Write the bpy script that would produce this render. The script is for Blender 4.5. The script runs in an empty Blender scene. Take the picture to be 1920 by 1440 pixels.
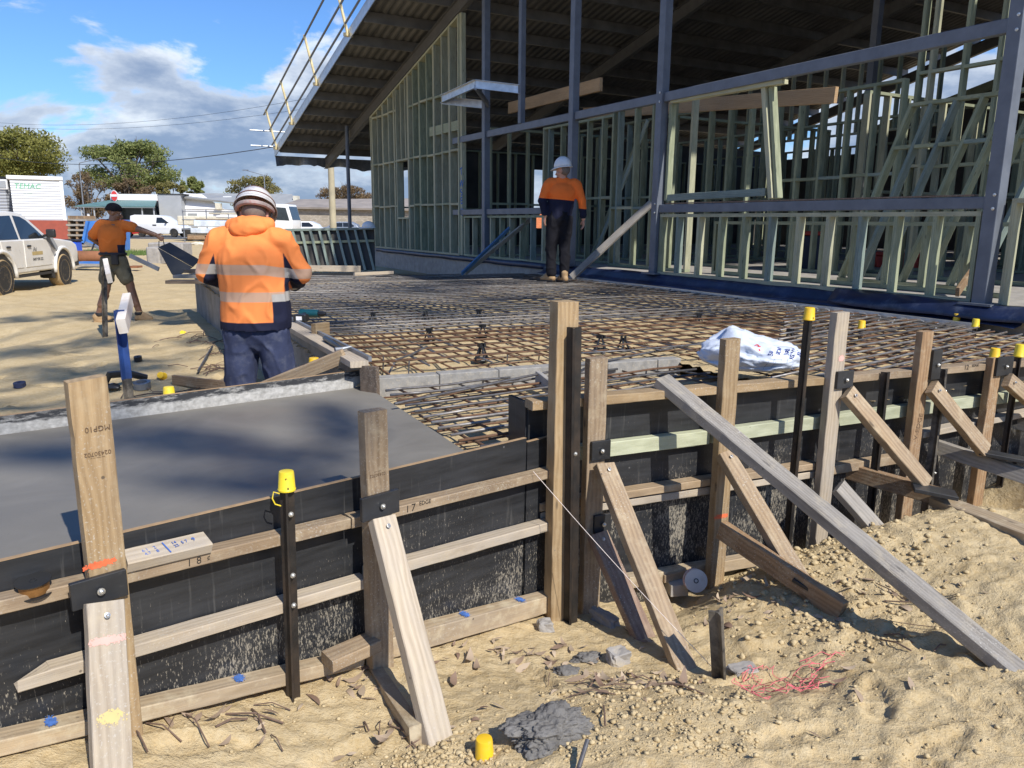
import bpy, bmesh, math, random
import numpy as np
from mathutils import Vector, Matrix, noise as mnoise

random.seed(7); RNG = np.random.default_rng(7)
scene = bpy.context.scene
COL = scene.collection
rad = math.radians

# ---------------------------------------------------------------- camera
PITCH, ROLL, EYE, FPX = rad(11.84), rad(0.5), 1.5, 1440.0
cam_d = bpy.data.cameras.new("camera"); cam = bpy.data.objects.new("camera", cam_d); COL.objects.link(cam)
cam_d.sensor_width = 36.0; cam_d.lens = 27.0; cam_d.clip_start = 0.05; cam_d.clip_end = 3000
CAM_M = Matrix.Translation((0, 0, EYE)) @ Matrix.Rotation(math.pi/2-PITCH, 4, 'X') @ Matrix.Rotation(ROLL, 4, 'Z')
cam.matrix_world = CAM_M
scene.camera = cam

# ---------------------------------------------------------------- sun and sky
SUN_AZ, SUN_EL = 144.0, 44.0
sd = Vector((math.sin(rad(SUN_AZ))*math.cos(rad(SUN_EL)), math.cos(rad(SUN_AZ))*math.cos(rad(SUN_EL)), math.sin(rad(SUN_EL))))
sun_l = bpy.data.lights.new("sun", 'SUN'); sun_l.energy = 4.8; sun_l.angle = rad(0.5); sun_l.color = (1.0, 0.945, 0.86)
sun = bpy.data.objects.new("sun", sun_l); COL.objects.link(sun)
sun.rotation_euler = sd.to_track_quat('Z', 'Y').to_euler()
scene.view_settings.view_transform = 'Standard'; scene.view_settings.look = 'None'
scene.view_settings.exposure = 0.25; scene.view_settings.gamma = 1.0

W = bpy.data.worlds.new("World"); scene.world = W; W.use_nodes = True
nt = W.node_tree; nt.nodes.clear()
def wn(t, **k):
    n = nt.nodes.new(t)
    for a, b in k.items(): setattr(n, a, b)
    return n
wout = wn('ShaderNodeOutputWorld'); bg = wn('ShaderNodeBackground'); bg.inputs[1].default_value = 0.13
sky = wn('ShaderNodeTexSky', sky_type='NISHITA', sun_disc=False)
sky.sun_elevation = rad(SUN_EL); sky.sun_rotation = rad(SUN_AZ); sky.air_density = 1.0; sky.dust_density = 0.3; sky.ozone_density = 2.5
tc = wn('ShaderNodeTexCoord'); sep = wn('ShaderNodeSeparateXYZ'); nt.links.new(tc.outputs['Generated'], sep.inputs[0])
def wm(op, a, b=None, c=None, clamp=False):
    n = wn('ShaderNodeMath', operation=op); n.use_clamp = clamp
    for i, v in enumerate((a, b, c)):
        if v is None: continue
        if isinstance(v, (int, float)): n.inputs[i].default_value = v
        else: nt.links.new(v, n.inputs[i])
    return n.outputs[0]
def wramp(v, a, b):
    n = wn('ShaderNodeMapRange'); n.interpolation_type = 'SMOOTHSTEP'
    nt.links.new(v, n.inputs[0]); n.inputs[1].default_value = a; n.inputs[2].default_value = b
    return n.outputs[0]
X, Y, Z = sep.outputs
azim = wm('ARCTAN2', X, Y)                     # 0 ahead, + right
elev = wm('ARCSINE', Z)
comb = wn('ShaderNodeCombineXYZ')
nt.links.new(wm('MULTIPLY', azim, 1.0), comb.inputs[0]); nt.links.new(wm('MULTIPLY', elev, 2.3), comb.inputs[1]); comb.inputs[2].default_value = 3.4
def wnoise(scale, detail, rough=0.55, off=0.0, dist=0.0):
    mp = wn('ShaderNodeMapping'); nt.links.new(comb.outputs[0], mp.inputs[0]); mp.inputs['Location'].default_value = (off, off*.7, 0)
    n = wn('ShaderNodeTexNoise'); n.inputs['Scale'].default_value = scale; n.inputs['Detail'].default_value = detail
    n.inputs['Roughness'].default_value = rough; n.inputs['Distortion'].default_value = dist
    nt.links.new(mp.outputs[0], n.inputs['Vector']); return n.outputs[0]
n1 = wnoise(4.0, 9, .58, 0, .3); n2 = wnoise(9.0, 8, .6, 5.3); n3 = wnoise(2.2, 4, .5, 2.1)
# cloud bank: everything below a wavy upper edge (about 14 degrees up), broken by noise
edge = wm('ADD', wm('MULTIPLY_ADD', wm('SUBTRACT', n3, .5), .36, 0.185), wm('MULTIPLY', wm('SUBTRACT', n1, .5), .40))
gap = wm('SUBTRACT', edge, elev)
cov = wramp(gap, -.002, .032)
holes = wramp(n2, .56, .70)                    # thin places low down where blue shows
low = wramp(elev, .17, .02)
cov = wm('MULTIPLY', cov, wm('SUBTRACT', 1.0, wm('MULTIPLY', holes, wm('MULTIPLY_ADD', low, .75, .15))))
hi = wm('MULTIPLY', wramp(n2, .55, .75), wramp(n1, .5, .66)); cov = wm('MAXIMUM', cov, wm('MULTIPLY', hi, .28))
cov = wm('MULTIPLY', cov, .93)
# cloud brightness: bright upper rim, grey-blue undersides, mottled
rim = wramp(gap, .085, .005)
mott = wramp(n2, .40, .62)
bright = wm('ADD', wm('MULTIPLY', rim, .55), wm('MULTIPLY', mott, .45), clamp=True)
cmix = wn('ShaderNodeMix', data_type='RGBA'); nt.links.new(bright, cmix.inputs[0])
cmix.inputs[6].default_value = (1.75, 2.35, 3.5, 1); cmix.inputs[7].default_value = (6.6, 7.0, 7.4, 1)
blue = wn('ShaderNodeMix', data_type='RGBA', blend_type='MULTIPLY'); blue.inputs[0].default_value = 1.0
nt.links.new(sky.outputs[0], blue.inputs[6]); blue.inputs[7].default_value = (0.50, 0.74, 1.06, 1)
mixc = wn('ShaderNodeMix', data_type='RGBA'); nt.links.new(cov, mixc.inputs[0])
nt.links.new(blue.outputs[2], mixc.inputs[6]); nt.links.new(cmix.outputs[2], mixc.inputs[7])
nt.links.new(mixc.outputs[2], bg.inputs[0]); nt.links.new(bg.outputs[0], wout.inputs[0])

# ---------------------------------------------------------------- survey helpers: photo pixel (1920x1440) -> point in the place
C0 = Vector((0, 0, EYE))
def ray(px, py): return CAM_M.to_3x3() @ Vector(((px-960)/FPX, -(py-720)/FPX, -1.0))
def at_z(px, py, z): d = ray(px, py); return C0 + d*((z-EYE)/d.z)
def at_y(px, py, y): d = ray(px, py); return C0 + d*(y/d.y)
class Wall:                                     # a vertical plane: point, compass direction; n faces the camera side
    def __init__(s, p, az):
        s.p = Vector(p); s.u = Vector((math.sin(rad(az)), math.cos(rad(az)), 0)); n = Vector((s.u.y, -s.u.x, 0))
        if n.dot(C0-s.p) < 0: n = -n
        s.n = n
    def hit(s, px, py, off=0.0):
        q = s.p + s.n*off; d = ray(px, py); return C0 + d*((q-C0).dot(s.n)/d.dot(s.n))
    def at(s, t, z, off=0.0): q = s.p + s.u*t + s.n*off; return Vector((q.x, q.y, z))
    def t(s, P): return (P-s.p).dot(s.u)
W1 = Wall(at_z(990, 828, .6), 46)               # path formwork, near side
W2 = Wall(at_z(1000, 748, .76), 64)             # slab formwork, right
FA = Wall((2.05, 11.1, 0), -29)                 # front of the building; t grows away from camera
UP = Vector((0, 0, 1))

# ---------------------------------------------------------------- object helpers
ROOTM = {}
def tag(o, label=None, cat=None, group=None, kind=None):
    if label: o['label'] = label
    if cat: o['category'] = cat
    if group: o['group'] = group
    if kind: o['kind'] = kind
    return o
def thing(name, loc, label, cat, group=None, rz=0.0):
    o = bpy.data.objects.new(name, None); COL.objects.link(o); o.empty_display_size = .1
    M = Matrix.Translation(loc) @ Matrix.Rotation(rz, 4, 'Z')
    o.matrix_world = M; ROOTM[o.name] = M
    return tag(o, label, cat, group)
def link(name, me, parent=None, M=None, mats=()):
    o = bpy.data.objects.new(name, me); COL.objects.link(o)
    for m in mats: me.materials.append(m)
    M = M or Matrix.Identity(4)
    if parent is not None:
        o.parent = parent; o.matrix_parent_inverse = Matrix.Identity(4)
        o.matrix_basis = ROOTM[parent.name].inverted() @ M
    else: o.matrix_basis = M
    ROOTM[o.name] = M
    return o
def frame(p0, p1, wdir):                        # x along p0->p1, y near wdir
    x = (p1-p0).normalized(); y = wdir - x*wdir.dot(x); y.normalize(); z = x.cross(y)
    M = Matrix((x, y, z)).transposed().to_4x4(); M.translation = (p0+p1)/2
    return M
class MB:
    def __init__(s): s.v = []; s.f = []; s.mi = []
    def add(s, vs, fs, m=0):
        o = len(s.v); s.v += [tuple(v) for v in vs]; s.f += [tuple(i+o for i in f) for f in fs]; s.mi += [m]*len(fs); return s
    def box(s, sx, sy, sz, M=None, m=0):
        vs = [Vector((a*sx/2, b*sy/2, c*sz/2)) for a in (-1, 1) for b in (-1, 1) for c in (-1, 1)]
        if M is not None: vs = [M @ v for v in vs]
        return s.add(vs, [(0, 1, 3, 2), (4, 6, 7, 5), (0, 4, 5, 1), (2, 3, 7, 6), (0, 2, 6, 4), (1, 5, 7, 3)], m)
    def bar(s, p0, p1, w, t, wdir=UP, m=0):
        p0 = Vector(p0); p1 = Vector(p1)
        return s.box((p1-p0).length, w, t, frame(p0, p1, Vector(wdir)), m)
    def tube(s, pts, r, n=8, m=0, caps=True):
        pts = [Vector(p) for p in pts]; rs = r if isinstance(r, (list, tuple)) else [r]*len(pts)
        vs = []; fs = []; ref = None
        for i, p in enumerate(pts):
            t = (pts[min(i+1, len(pts)-1)]-pts[max(i-1, 0)]).normalized()
            if ref is None:
                ref = t.orthogonal().normalized()
            ref = (ref - t*ref.dot(t)).normalized(); b = t.cross(ref)
            for k in range(n):
                a = 2*math.pi*k/n; vs.append(p + (ref*math.cos(a)+b*math.sin(a))*rs[i])
        for i in range(len(pts)-1):
            for k in range(n):
                fs.append((i*n+k, i*n+(k+1) % n, (i+1)*n+(k+1) % n, (i+1)*n+k))
        if caps: fs.append(tuple(range(n-1, -1, -1))); fs.append(tuple((len(pts)-1)*n+k for k in range(n)))
        return s.add(vs, fs, m)
    def lathe(s, prof, n=24, M=None, m=0):       # profile of (r, z)
        vs = []; fs = []
        for r, z in prof:
            for k in range(n):
                a = 2*math.pi*k/n; v = Vector((r*math.cos(a), r*math.sin(a), z)); vs.append(M @ v if M is not None else v)
        for i in range(len(prof)-1):
            for k in range(n): fs.append((i*n+k, i*n+(k+1) % n, (i+1)*n+(k+1) % n, (i+1)*n+k))
        fs.append(tuple(range(n-1, -1, -1))); fs.append(tuple((len(prof)-1)*n+k for k in range(n)))
        return s.add(vs, fs, m)
    def prism(s, poly, d0, d1, M=None, m=0):     # poly in local xz, extruded along y
        n = len(poly); vs = [Vector((x, d0, z)) for x, z in poly] + [Vector((x, d1, z)) for x, z in poly]
        if M is not None: vs = [M @ v for v in vs]
        fs = [tuple(range(n)), tuple(range(2*n-1, n-1, -1))] + [(i, i+n, (i+1) % n+n, (i+1) % n) for i in range(n)]
        return s.add(vs, fs, m)
    def mesh(s, name, smooth=False, bevel=0.0, seg=1):
        me = bpy.data.meshes.new(name); me.from_pydata(s.v, [], s.f)
        bm = bmesh.new(); bm.from_mesh(me); bmesh.ops.recalc_face_normals(bm, faces=bm.faces)
        if bevel:
            bmesh.ops.bevel(bm, geom=[e for e in bm.edges if len(e.link_faces) == 2 and e.calc_face_angle(0) > .5], offset=bevel, segments=seg, profile=.6, affect='EDGES')
        if any(s.mi) and not bevel:
            for f, i in zip(bm.faces, s.mi): f.material_index = i
        bm.to_mesh(me); bm.free()
        if smooth:
            me.polygons.foreach_set('use_smooth', [True]*len(me.polygons))
            if smooth != 'all': 
                try: me.set_sharp_from_angle(angle=rad(40))
                except Exception: pass
        return me
    def build(s, name, mats, parent=None, M=None, smooth=False, bevel=0.0, seg=1):
        if not isinstance(mats, (list, tuple)): mats = [mats]
        return link(name, s.mesh(name, smooth, bevel, seg), parent, M, mats)
def timber(name, p0, p1, w, t, wdir, mat, parent=None, bevel=.003, jit=0.0):
    """a sawn length: mesh local x runs with the grain"""
    p0 = Vector(p0); p1 = Vector(p1); M = frame(p0, p1, Vector(wdir)); L = (p1-p0).length
    if not bevel: return MB().box(L, w, t).build(name, mat, parent, M)
    n = max(6, min(40, int(L/.035))); V = []; F = []; b = bevel; sd = random.uniform(0, 90); a, c = w/2, t/2
    ring = [(-a+b, -c), (a-b, -c), (a, -c+b), (a, c-b), (a-b, c), (-a+b, c), (-a, c-b), (-a, -c+b)]; cut0, cut1 = random.uniform(-.004, .004), random.uniform(-.004, .004)
    for i in range(n+1):
        x = -L/2+L*i/n
        for k, (y, z) in enumerate(ring):
            e = (k//2)*7.3; q = mnoise.noise(Vector((x*9, e, sd)))*.0013+mnoise.noise(Vector((x*2.2, e+3, sd)))*.0015; ch = max(0, mnoise.noise(Vector((x*14, (k//2)*3.1, sd+5)))-.42)*.016
            s = 1-ch/max(a, .02)*.5; xx = x+(cut0*y/a if i == 0 else cut1*y/a if i == n else 0)
            V.append((xx, y*s+q*(1 if y > 0 else -1), z*s+q*.6*(1 if z > 0 else -1)))
    for i in range(n):
        for k in range(8): F.append((i*8+k, (i+1)*8+k, (i+1)*8+(k+1) % 8, i*8+(k+1) % 8))
    F.append(tuple(range(8))); F.append(tuple(n*8+k for k in range(7, -1, -1)))
    return MB().add(V, F).build(name, mat, parent, M)
def raw(name, V, Fc, mats, parent=None, M=None, smooth=True):
    me = bpy.data.meshes.new(name); V = np.asarray(V, dtype=np.float64)
    me.from_pydata(V.tolist(), [], Fc if isinstance(Fc, list) else Fc.tolist())
    if smooth: me.polygons.foreach_set('use_smooth', [True]*len(me.polygons))
    return link(name, me, parent, M, mats if isinstance(mats, (list, tuple)) else [mats])

# ---------------------------------------------------------------- materials
MATS = {}
class NG:
    def __init__(s, name):
        s.m = bpy.data.materials.new(name); s.m.use_nodes = True; s.t = s.m.node_tree; s.b = s.t.nodes['Principled BSDF']
        s.co = s.n('ShaderNodeTexCoord')
    def n(s, t, **k):
        n = s.t.nodes.new(t)
        for a, b in k.items(): setattr(n, a, b)
        return n
    def set(s, sock, v):
        if hasattr(v, 'is_linked'): s.t.links.new(v, sock)
        elif isinstance(v, (tuple, list)): sock.default_value = (*v, 1) if len(v) == 3 and len(sock.default_value) == 4 else v
        else: sock.default_value = v
    def vec(s, scale=(1, 1, 1), loc=None, src='Object', rot=(0, 0, 0), rnd=True):
        mp = s.n('ShaderNodeMapping'); mp.inputs['Scale'].default_value = scale; mp.inputs['Rotation'].default_value = rot
        v = s.co.outputs[src]
        if rnd:
            oi = s.n('ShaderNodeObjectInfo'); sc = s.n('ShaderNodeVectorMath', operation='SCALE'); sc.inputs[0].default_value = (13.1, 7.7, 5.3)
            s.t.links.new(oi.outputs['Random'], sc.inputs['Scale']); ad = s.n('ShaderNodeVectorMath', operation='ADD')
            s.t.links.new(v, ad.inputs[0]); s.t.links.new(sc.outputs[0], ad.inputs[1]); v = ad.outputs[0]
        s.t.links.new(v, mp.inputs[0])
        return mp.outputs[0]
    def noise(s, vec, scale, detail=4, rough=.55, dist=0.0):
        n = s.n('ShaderNodeTexNoise'); s.set(n.inputs['Vector'], vec); n.inputs['Scale'].default_value = scale
        n.inputs['Detail'].default_value = detail; n.inputs['Roughness'].default_value = rough; n.inputs['Distortion'].default_value = dist
        return n.outputs[0]
    def vor(s, vec, scale, feature='F1', out=0, rnd=1.0):
        n = s.n('ShaderNodeTexVoronoi', feature=feature); s.set(n.inputs['Vector'], vec); n.inputs['Scale'].default_value = scale
        n.inputs['Randomness'].default_value = rnd; return n.outputs[out]
    def map(s, v, a, b, c=0.0, d=1.0, smooth=False):
        n = s.n('ShaderNodeMapRange'); s.set(n.inputs[0], v)
        if smooth: n.interpolation_type = 'SMOOTHSTEP'
        for i, k in enumerate((a, b, c, d)): n.inputs[i+1].default_value = k
        return n.outputs[0]
    def math(s, op, a, b=None, c=None):
        n = s.n('ShaderNodeMath', operation=op); s.set(n.inputs[0], a)
        if b is not None: s.set(n.inputs[1], b)
        if c is not None: s.set(n.inputs[2], c)
        return n.outputs[0]
    def mix(s, f, a, b, mode='MIX'):
        n = s.n('ShaderNodeMix', data_type='RGBA', blend_type=mode); s.set(n.inputs[0], f); s.set(n.inputs[6], a); s.set(n.inputs[7], b)
        return n.outputs[2]
    def rnd(s): return s.n('ShaderNodeObjectInfo').outputs['Random']
    def attr(s, name): 
        n = s.n('ShaderNodeAttribute'); n.attribute_name = name; return n.outputs['Fac']
    def xyz(s, src='Object'):
        n = s.n('ShaderNodeSeparateXYZ'); s.t.links.new(s.co.outputs[src], n.inputs[0]); return n.outputs
    def bump(s, h, strength=.3, dist=.01):
        n = s.n('ShaderNodeBump'); s.set(n.inputs['Height'], h); n.inputs['Strength'].default_value = strength; n.inputs['Distance'].default_value = dist
        s.t.links.new(n.outputs[0], s.b.inputs['Normal'])
    def out(s, col, rough=.7, metal=0.0, spec=None, key=None):
        s.set(s.b.inputs['Base Color'], col); s.set(s.b.inputs['Roughness'], rough); s.set(s.b.inputs['Metallic'], metal)
        if spec is not None: s.b.inputs['Specular IOR Level'].default_value = spec
        MATS[s.m.name] = s.m
        return s.m
def paint(name, col, rough=.5, metal=0.0, var=.12, scale=6.0, bump=0.0, spec=None, dirt=None):
    g = NG(name); v = g.vec(); n = g.noise(v, scale, 5)
    d = tuple(c*(1-var*1.6) for c in col); l = tuple(min(1, c*(1+var)) for c in col)
    c = g.mix(g.map(n, .3, .7), d, l)
    if dirt: c = g.mix(g.map(g.noise(v, scale*2.3, 6, .7), .52, .74, 0, dirt[3] if len(dirt) > 3 else .6), c, dirt[:3])
    if bump: g.bump(g.noise(v, scale*8, 3), bump, .004)
    return g.out(c, g.map(n, .2, .8, rough*.85, min(1, rough*1.15)), metal, spec)
def wood(name, a, b, rough=.75, dust=None, knots=.8, grain=1.0, stain=None, weather=0.0, dustc=(.52, .44, .30), bevel_marks=True):
    g = NG(name); v = g.vec((1.2, 9, 9)); v2 = g.vec((.55, 3.0, 3.0)); vo = g.vec()
    warp = g.noise(v2, 2.0, 3)
    wv = g.n('ShaderNodeTexWave', wave_type='BANDS', bands_direction='Y'); g.set(wv.inputs['Vector'], g.vec((.25, 1, 1)))
    wv.inputs['Scale'].default_value = 15*grain; wv.inputs['Distortion'].default_value = 9.0; wv.inputs['Detail'].default_value = 3; wv.inputs['Detail Scale'].default_value = .8
    fine = g.noise(g.vec((3, 160, 160)), 2.2, 4, .65)
    blot = g.noise(g.vec((2.2, 14, 14)), 3.0, 5, .6)
    k = g.math('ADD', g.math('MULTIPLY', wv.outputs[1], .22), g.math('ADD', g.math('MULTIPLY', fine, .42), g.math('MULTIPLY', blot, .42)))
    col = g.mix(g.map(k, .28, .80), a, b)
    tone = g.map(warp, .3, .7, .78, 1.12); col = g.mix(1.0, col, g.mix(tone, (0, 0, 0), (1, 1, 1)), 'MULTIPLY')
    col = g.mix(1.0, col, g.mix(g.rnd(), (.84, .83, .82), (1.08, 1.06, 1.02)), 'MULTIPLY')
    vk = g.vor(g.vec((1.0, 3.2, 3.2)), 3.1)
    col = g.mix(g.map(vk, .10, .045, 0, knots), col, tuple(c*.28 for c in a))
    if weather: col = g.mix(g.map(g.noise(g.vec((1, 5, 5)), 3, 5, .65), .38, .68, 0, weather), col, (.33, .31, .28))
    if bevel_marks: 
        col = g.mix(g.map(g.vor(vo, 8.5), .045, .03, 0, .75), col, (.05, .04, .035)); col = g.mix(g.math('MULTIPLY', g.map(g.noise(vo, 150, 2, .6), .60, .68, 0, .6), g.map(g.noise(vo, 2.6, 3), .42, .62)), col, (.52, .50, .45))
    if stain: col = g.mix(g.map(g.noise(vo, 7, 5, .7), .5, .72, 0, .75), col, stain)
    if dust: col = g.mix(g.map(g.noise(vo, 11, 6, .7), .50, .66, 0, dust), col, dustc)
    g.bump(g.math('ADD', fine, g.math('MULTIPLY', wv.outputs[1], .25)), .35, .003)
    return g.out(col, rough)
wood('timber_tan', (.225, .155, .092), (.425, .315, .195), dust=.35, weather=.15)
wood('timber_gold', (.26, .172, .083), (.475, .342, .19), knots=.9, dust=.2, weather=.08)
wood('timber_brown', (.19, .115, .06), (.38, .25, .14), dust=.35)
wood('timber_pale', (.36, .29, .21), (.60, .515, .40), dust=.3, weather=.45)
wood('timber_grey', (.16, .145, .125), (.37, .34, .30), weather=.7, dust=.25)
wood('timber_dusty', (.26, .19, .115), (.50, .39, .25), dust=.8, weather=.3)
wood('timber_treated', (.33, .35, .235), (.56, .59, .43), knots=.5)
wood('timber_red', (.15, .095, .07), (.28, .195, .145), dust=.2)
wood('stud_green', (.20, .23, .15), (.37, .40, .275), knots=.7, bevel_marks=False)
wood('stud_blue', (.16, .21, .19), (.28, .345, .31), knots=.5)
wood('stud_pale', (.33, .335, .23), (.50, .50, .35), knots=.6)
wood('lvl_wood', (.38, .24, .12), (.56, .38, .21), knots=.3)
wood('board_dark', (.075, .055, .04), (.17, .13, .10))
def ply(name, splash=1.0):
    g = NG(name); v = g.vec(); x, y, z = g.xyz()
    zz = g.map(z, .05, -.55, 0, 1)                                     # mud splashed up from the bottom edge
    fl = g.noise(g.vec((1, 1, .30)), 190, 3, .75); fl2 = g.noise(v, 3.2, 4)
    thr = g.math('SUBTRACT', .80, g.math('MULTIPLY', zz, g.map(fl2, .3, .7, .10*splash, .36*splash)))
    sp = g.map(g.math('SUBTRACT', fl, thr), -.02, .06, 0, .55)
    base = g.mix(g.map(g.noise(g.vec((.6, 1, 5)), 6, 5, .6), .35, .7), (.017, .018, .020), (.036, .038, .042))
    streak = g.map(g.noise(g.vec((14, 14, .9)), 4, 4, .6), .60, .74, 0, .16*splash)
    base = g.mix(streak, base, (.30, .29, .26))
    scr = g.map(g.vor(v, 5.5, 'F1'), .035, .012, 0, .5); base = g.mix(scr, base, (.3, .3, .3))
    col = g.mix(sp, base, (.47, .42, .33))
    g.bump(fl, .15, .002)
    return g.out(col, g.map(fl2, .3, .7, .30, .5), 0, .4)
ply('form_ply'); ply('gusset_ply', .35)
g = NG('form_ply_slurry'); v = g.vec(); x, y, z = g.xyz()
nz = g.math('ADD', z, g.math('MULTIPLY', g.math('SUBTRACT', g.noise(g.vec((1, 1, 3)), 7, 6, .65), .5), .075))
fl = g.noise(g.vec((.5, 1, 2)), 22, 6, .7)
wet = g.map(nz, -.030, -.044); blot = g.map(fl, .5, .62, 0, 1)
m_ = g.math('MAXIMUM', wet, g.math('MULTIPLY', blot, g.map(nz, .03, -.02, 0, .9)))
col = g.mix(m_, (.03, .031, .034), g.mix(g.map(g.noise(v, 40, 5), .3, .7), (.29, .28, .255), (.52, .505, .47)))
g.bump(g.math('MULTIPLY', m_, fl), .5, .01); g.out(col, .7)
g = NG('form_ply_concrete'); v = g.vec(); col = g.mix(g.map(g.noise(v, 4, 6, .6), .3, .7), (.15, .14, .125), (.30, .285, .26))
col = g.mix(g.map(g.noise(v, 26, 5, .7), .6, .7, 0, .5), col, (.42, .39, .33)); g.bump(g.noise(v, 30, 4), .2, .004); g.out(col, .8)
paint('ply_edge', (.36, .24, .13), .8, scale=40)
def steel(name, a, b, rust=None, rough=.5, metal=.3, sc=24):
    g = NG(name); v = g.vec(); n = g.noise(v, sc, 5, .6); col = g.mix(g.map(n, .3, .7), a, b)
    if rust: col = g.mix(g.map(g.noise(v, 7, 6, .7), .42, .62, 0, rust[3]), col, rust[:3])
    g.bump(g.noise(v, 90, 3), .12, .002); return g.out(col, rough, metal)
steel('picket_black', (.016, .015, .015), (.034, .032, .030), (.09, .06, .04, .4), .45)
steel('picket_dusty', (.03, .028, .026), (.07, .065, .06), (.30, .26, .20, .7), .6)
steel('rebar_rust', (.075, .042, .026), (.165, .09, .05), (.22, .115, .06, .4), .75, .2)
steel('rebar_grey', (.08, .08, .085), (.19, .19, .195), (.12, .075, .05, .3), .45, .5)
steel('rebar_pale', (.17, .165, .165), (.33, .32, .31), (.20, .15, .11, .5), .5, .5)
steel('galvanised', (.42, .45, .48), (.62, .65, .68), None, .38, .75, 9)
steel('gal_dull', (.20, .215, .235), (.31, .33, .36), None, .45, .5, 7)
steel('steel_column', (.115, .13, .16), (.165, .185, .22), None, .48, .15, 5)
steel('bolt_zinc', (.5, .5, .48), (.7, .7, .68), None, .35, .8)
paint('cap_yellow', (.80, .50, .02), .42, var=.06, scale=14, dirt=(.5, .42, .25, .35))
paint('cap_lemon', (.78, .60, .03), .42, var=.06, scale=14, dirt=(.5, .45, .3, .45))
paint('cap_inside', (.1, .08, .02), .7)
paint('ink_black', (.02, .017, .015), .7); paint('ink_blue', (.05, .13, .42), .7); paint('stake_blue', (.02, .06, .22), .55, var=.3); paint('ink_navy', (.025, .05, .24), .6); paint('ink_red', (.62, .05, .05), .6)
paint('ink_brown', (.13, .08, .045), .8); paint('spray_blue', (.07, .17, .48), .8, var=.3, scale=60); paint('spray_orange', (.85, .16, .06), .7, var=.2, scale=40); paint('spray_yellow', (.62, .50, .22), .8); paint('spray_pink', (.72, .42, .36), .8)
# sand
g = NG('sand'); v = g.vec(rnd=False); big = g.noise(v, .55, 5, .6); mid = g.noise(v, 3.5, 6, .65); fin = g.noise(v, 38, 5, .7); grit = g.noise(v, 150, 3, .7)
col = g.mix(g.map(mid, .3, .72), (.385, .278, .132), (.57, .45, .26)); col = g.mix(g.map(big, .35, .66, 0, .55), col, (.56, .42, .225))
col = g.mix(g.map(fin, .36, .68, 0, .55), col, (.62, .52, .34)); col = g.mix(g.map(grit, .60, .74, 0, .5), col, (.29, .20, .10))
col = g.mix(g.map(g.noise(v, 1.3, 5, .7), .56, .74, 0, .5), col, (.37, .27, .14))
h = g.math('ADD', g.math('MULTIPLY', fin, .7), g.math('ADD', g.math('MULTIPLY', grit, .3), g.math('MULTIPLY', g.noise(v, 12, 5, .65), 1.2)))
g.bump(h, .75, .02); g.out(col, .95, 0, .15)
g = NG('clod'); v = g.vec(rnd=False); col = g.mix(g.map(g.noise(v, 18, 5, .7), .3, .7), (.41, .31, .165), (.60, .49, .30))
g.bump(g.noise(v, 120, 4, .7), .6, .006); g.out(col, .95, 0, .1)
g = NG('wet_concrete'); v = g.vec(rnd=False); n = g.noise(g.vec((1, 1, 1), rnd=False), 1.6, 5, .55)
col = g.mix(g.map(n, .3, .7), (.162, .150, .129), (.215, .202, .175)); tr = g.noise(g.vec((1, 1, 1), rnd=False), 2.4, 5, .6, 1.5)
col = g.mix(g.map(tr, .45, .7, 0, .45), col, (.255, .24, .21)); col = g.mix(g.map(g.noise(v, 60, 4, .7), .60, .72, 0, .35), col, (.13, .125, .12))
g.bump(g.math('ADD', g.noise(v, 3, 3), g.math('MULTIPLY', g.noise(v, 120, 3), .25)), .10, .006); g.out(col, g.map(n, .3, .7, .5, .7), 0, .2)
g = NG('mortar'); v = g.vec(rnd=False); col = g.mix(g.map(g.noise(v, 22, 5, .6), .3, .7), (.11, .103, .095), (.21, .20, .185)); g.bump(g.noise(v, 70, 5, .7), .8, .01); g.out(col, .7)
paint('concrete_grey', (.33, .31, .285), .85, scale=7, var=.16, bump=.3, dirt=(.5, .42, .28, .6))
paint('block_grey', (.28, .27, .25), .9, scale=18, var=.16, bump=.5, dirt=(.52, .45, .32, .5))
g = NG('dead_leaf'); v = g.vec(); at = g.attr('tint'); col = g.mix(at, (.17, .105, .07), (.46, .36, .25)); g.out(col, .7)
paint('twig', (.16, .105, .075), .85, scale=40)
paint('string_pink', (.78, .17, .20), .7); paint('string_white', (.75, .66, .6), .7)
paint('black_plastic', (.018, .019, .021), .38, scale=5); paint('membrane_blue', (.012, .021, .06), .42, var=.3, scale=3, dirt=(.16, .19, .25, .35))
# ================================================================ ground
def vnoise(x, y, seed):
    r = np.random.default_rng(seed); T = r.random((256, 256)); xi = np.floor(x).astype(int); yi = np.floor(y).astype(int)
    fx = x-xi; fy = y-yi; fx = fx*fx*(3-2*fx); fy = fy*fy*(3-2*fy); a = lambda i, j: T[i % 256, j % 256]
    return (a(xi, yi)*(1-fx)+a(xi+1, yi)*fx)*(1-fy)+(a(xi, yi+1)*(1-fx)+a(xi+1, yi+1)*fx)*fy-.5
def fbm(x, y, f, o, seed, g=.5):
    s = 0; a = 1.0
    for i in range(o): s = s+a*vnoise(x*f+i*17.3, y*f+i*9.1, seed+i); f *= 2.03; a *= g
    return s
CP = []
def cp(P, sg=.3): CP.append((P.x, P.y, P.z, sg))
for a in ((-150, 1450), (0, 1419), (246, 1359), (533, 1288), (683, 1250), (860, 1200), (1037, 1150)): cp(W1.hit(*a, .05), .22)
for a in ((1110, 1150), (1220, 1150), (1340, 1112), (1440, 1085), (1535, 1060), (1640, 1030), (1740, 960)): cp(W2.hit(*a, .05), .2)
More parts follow.
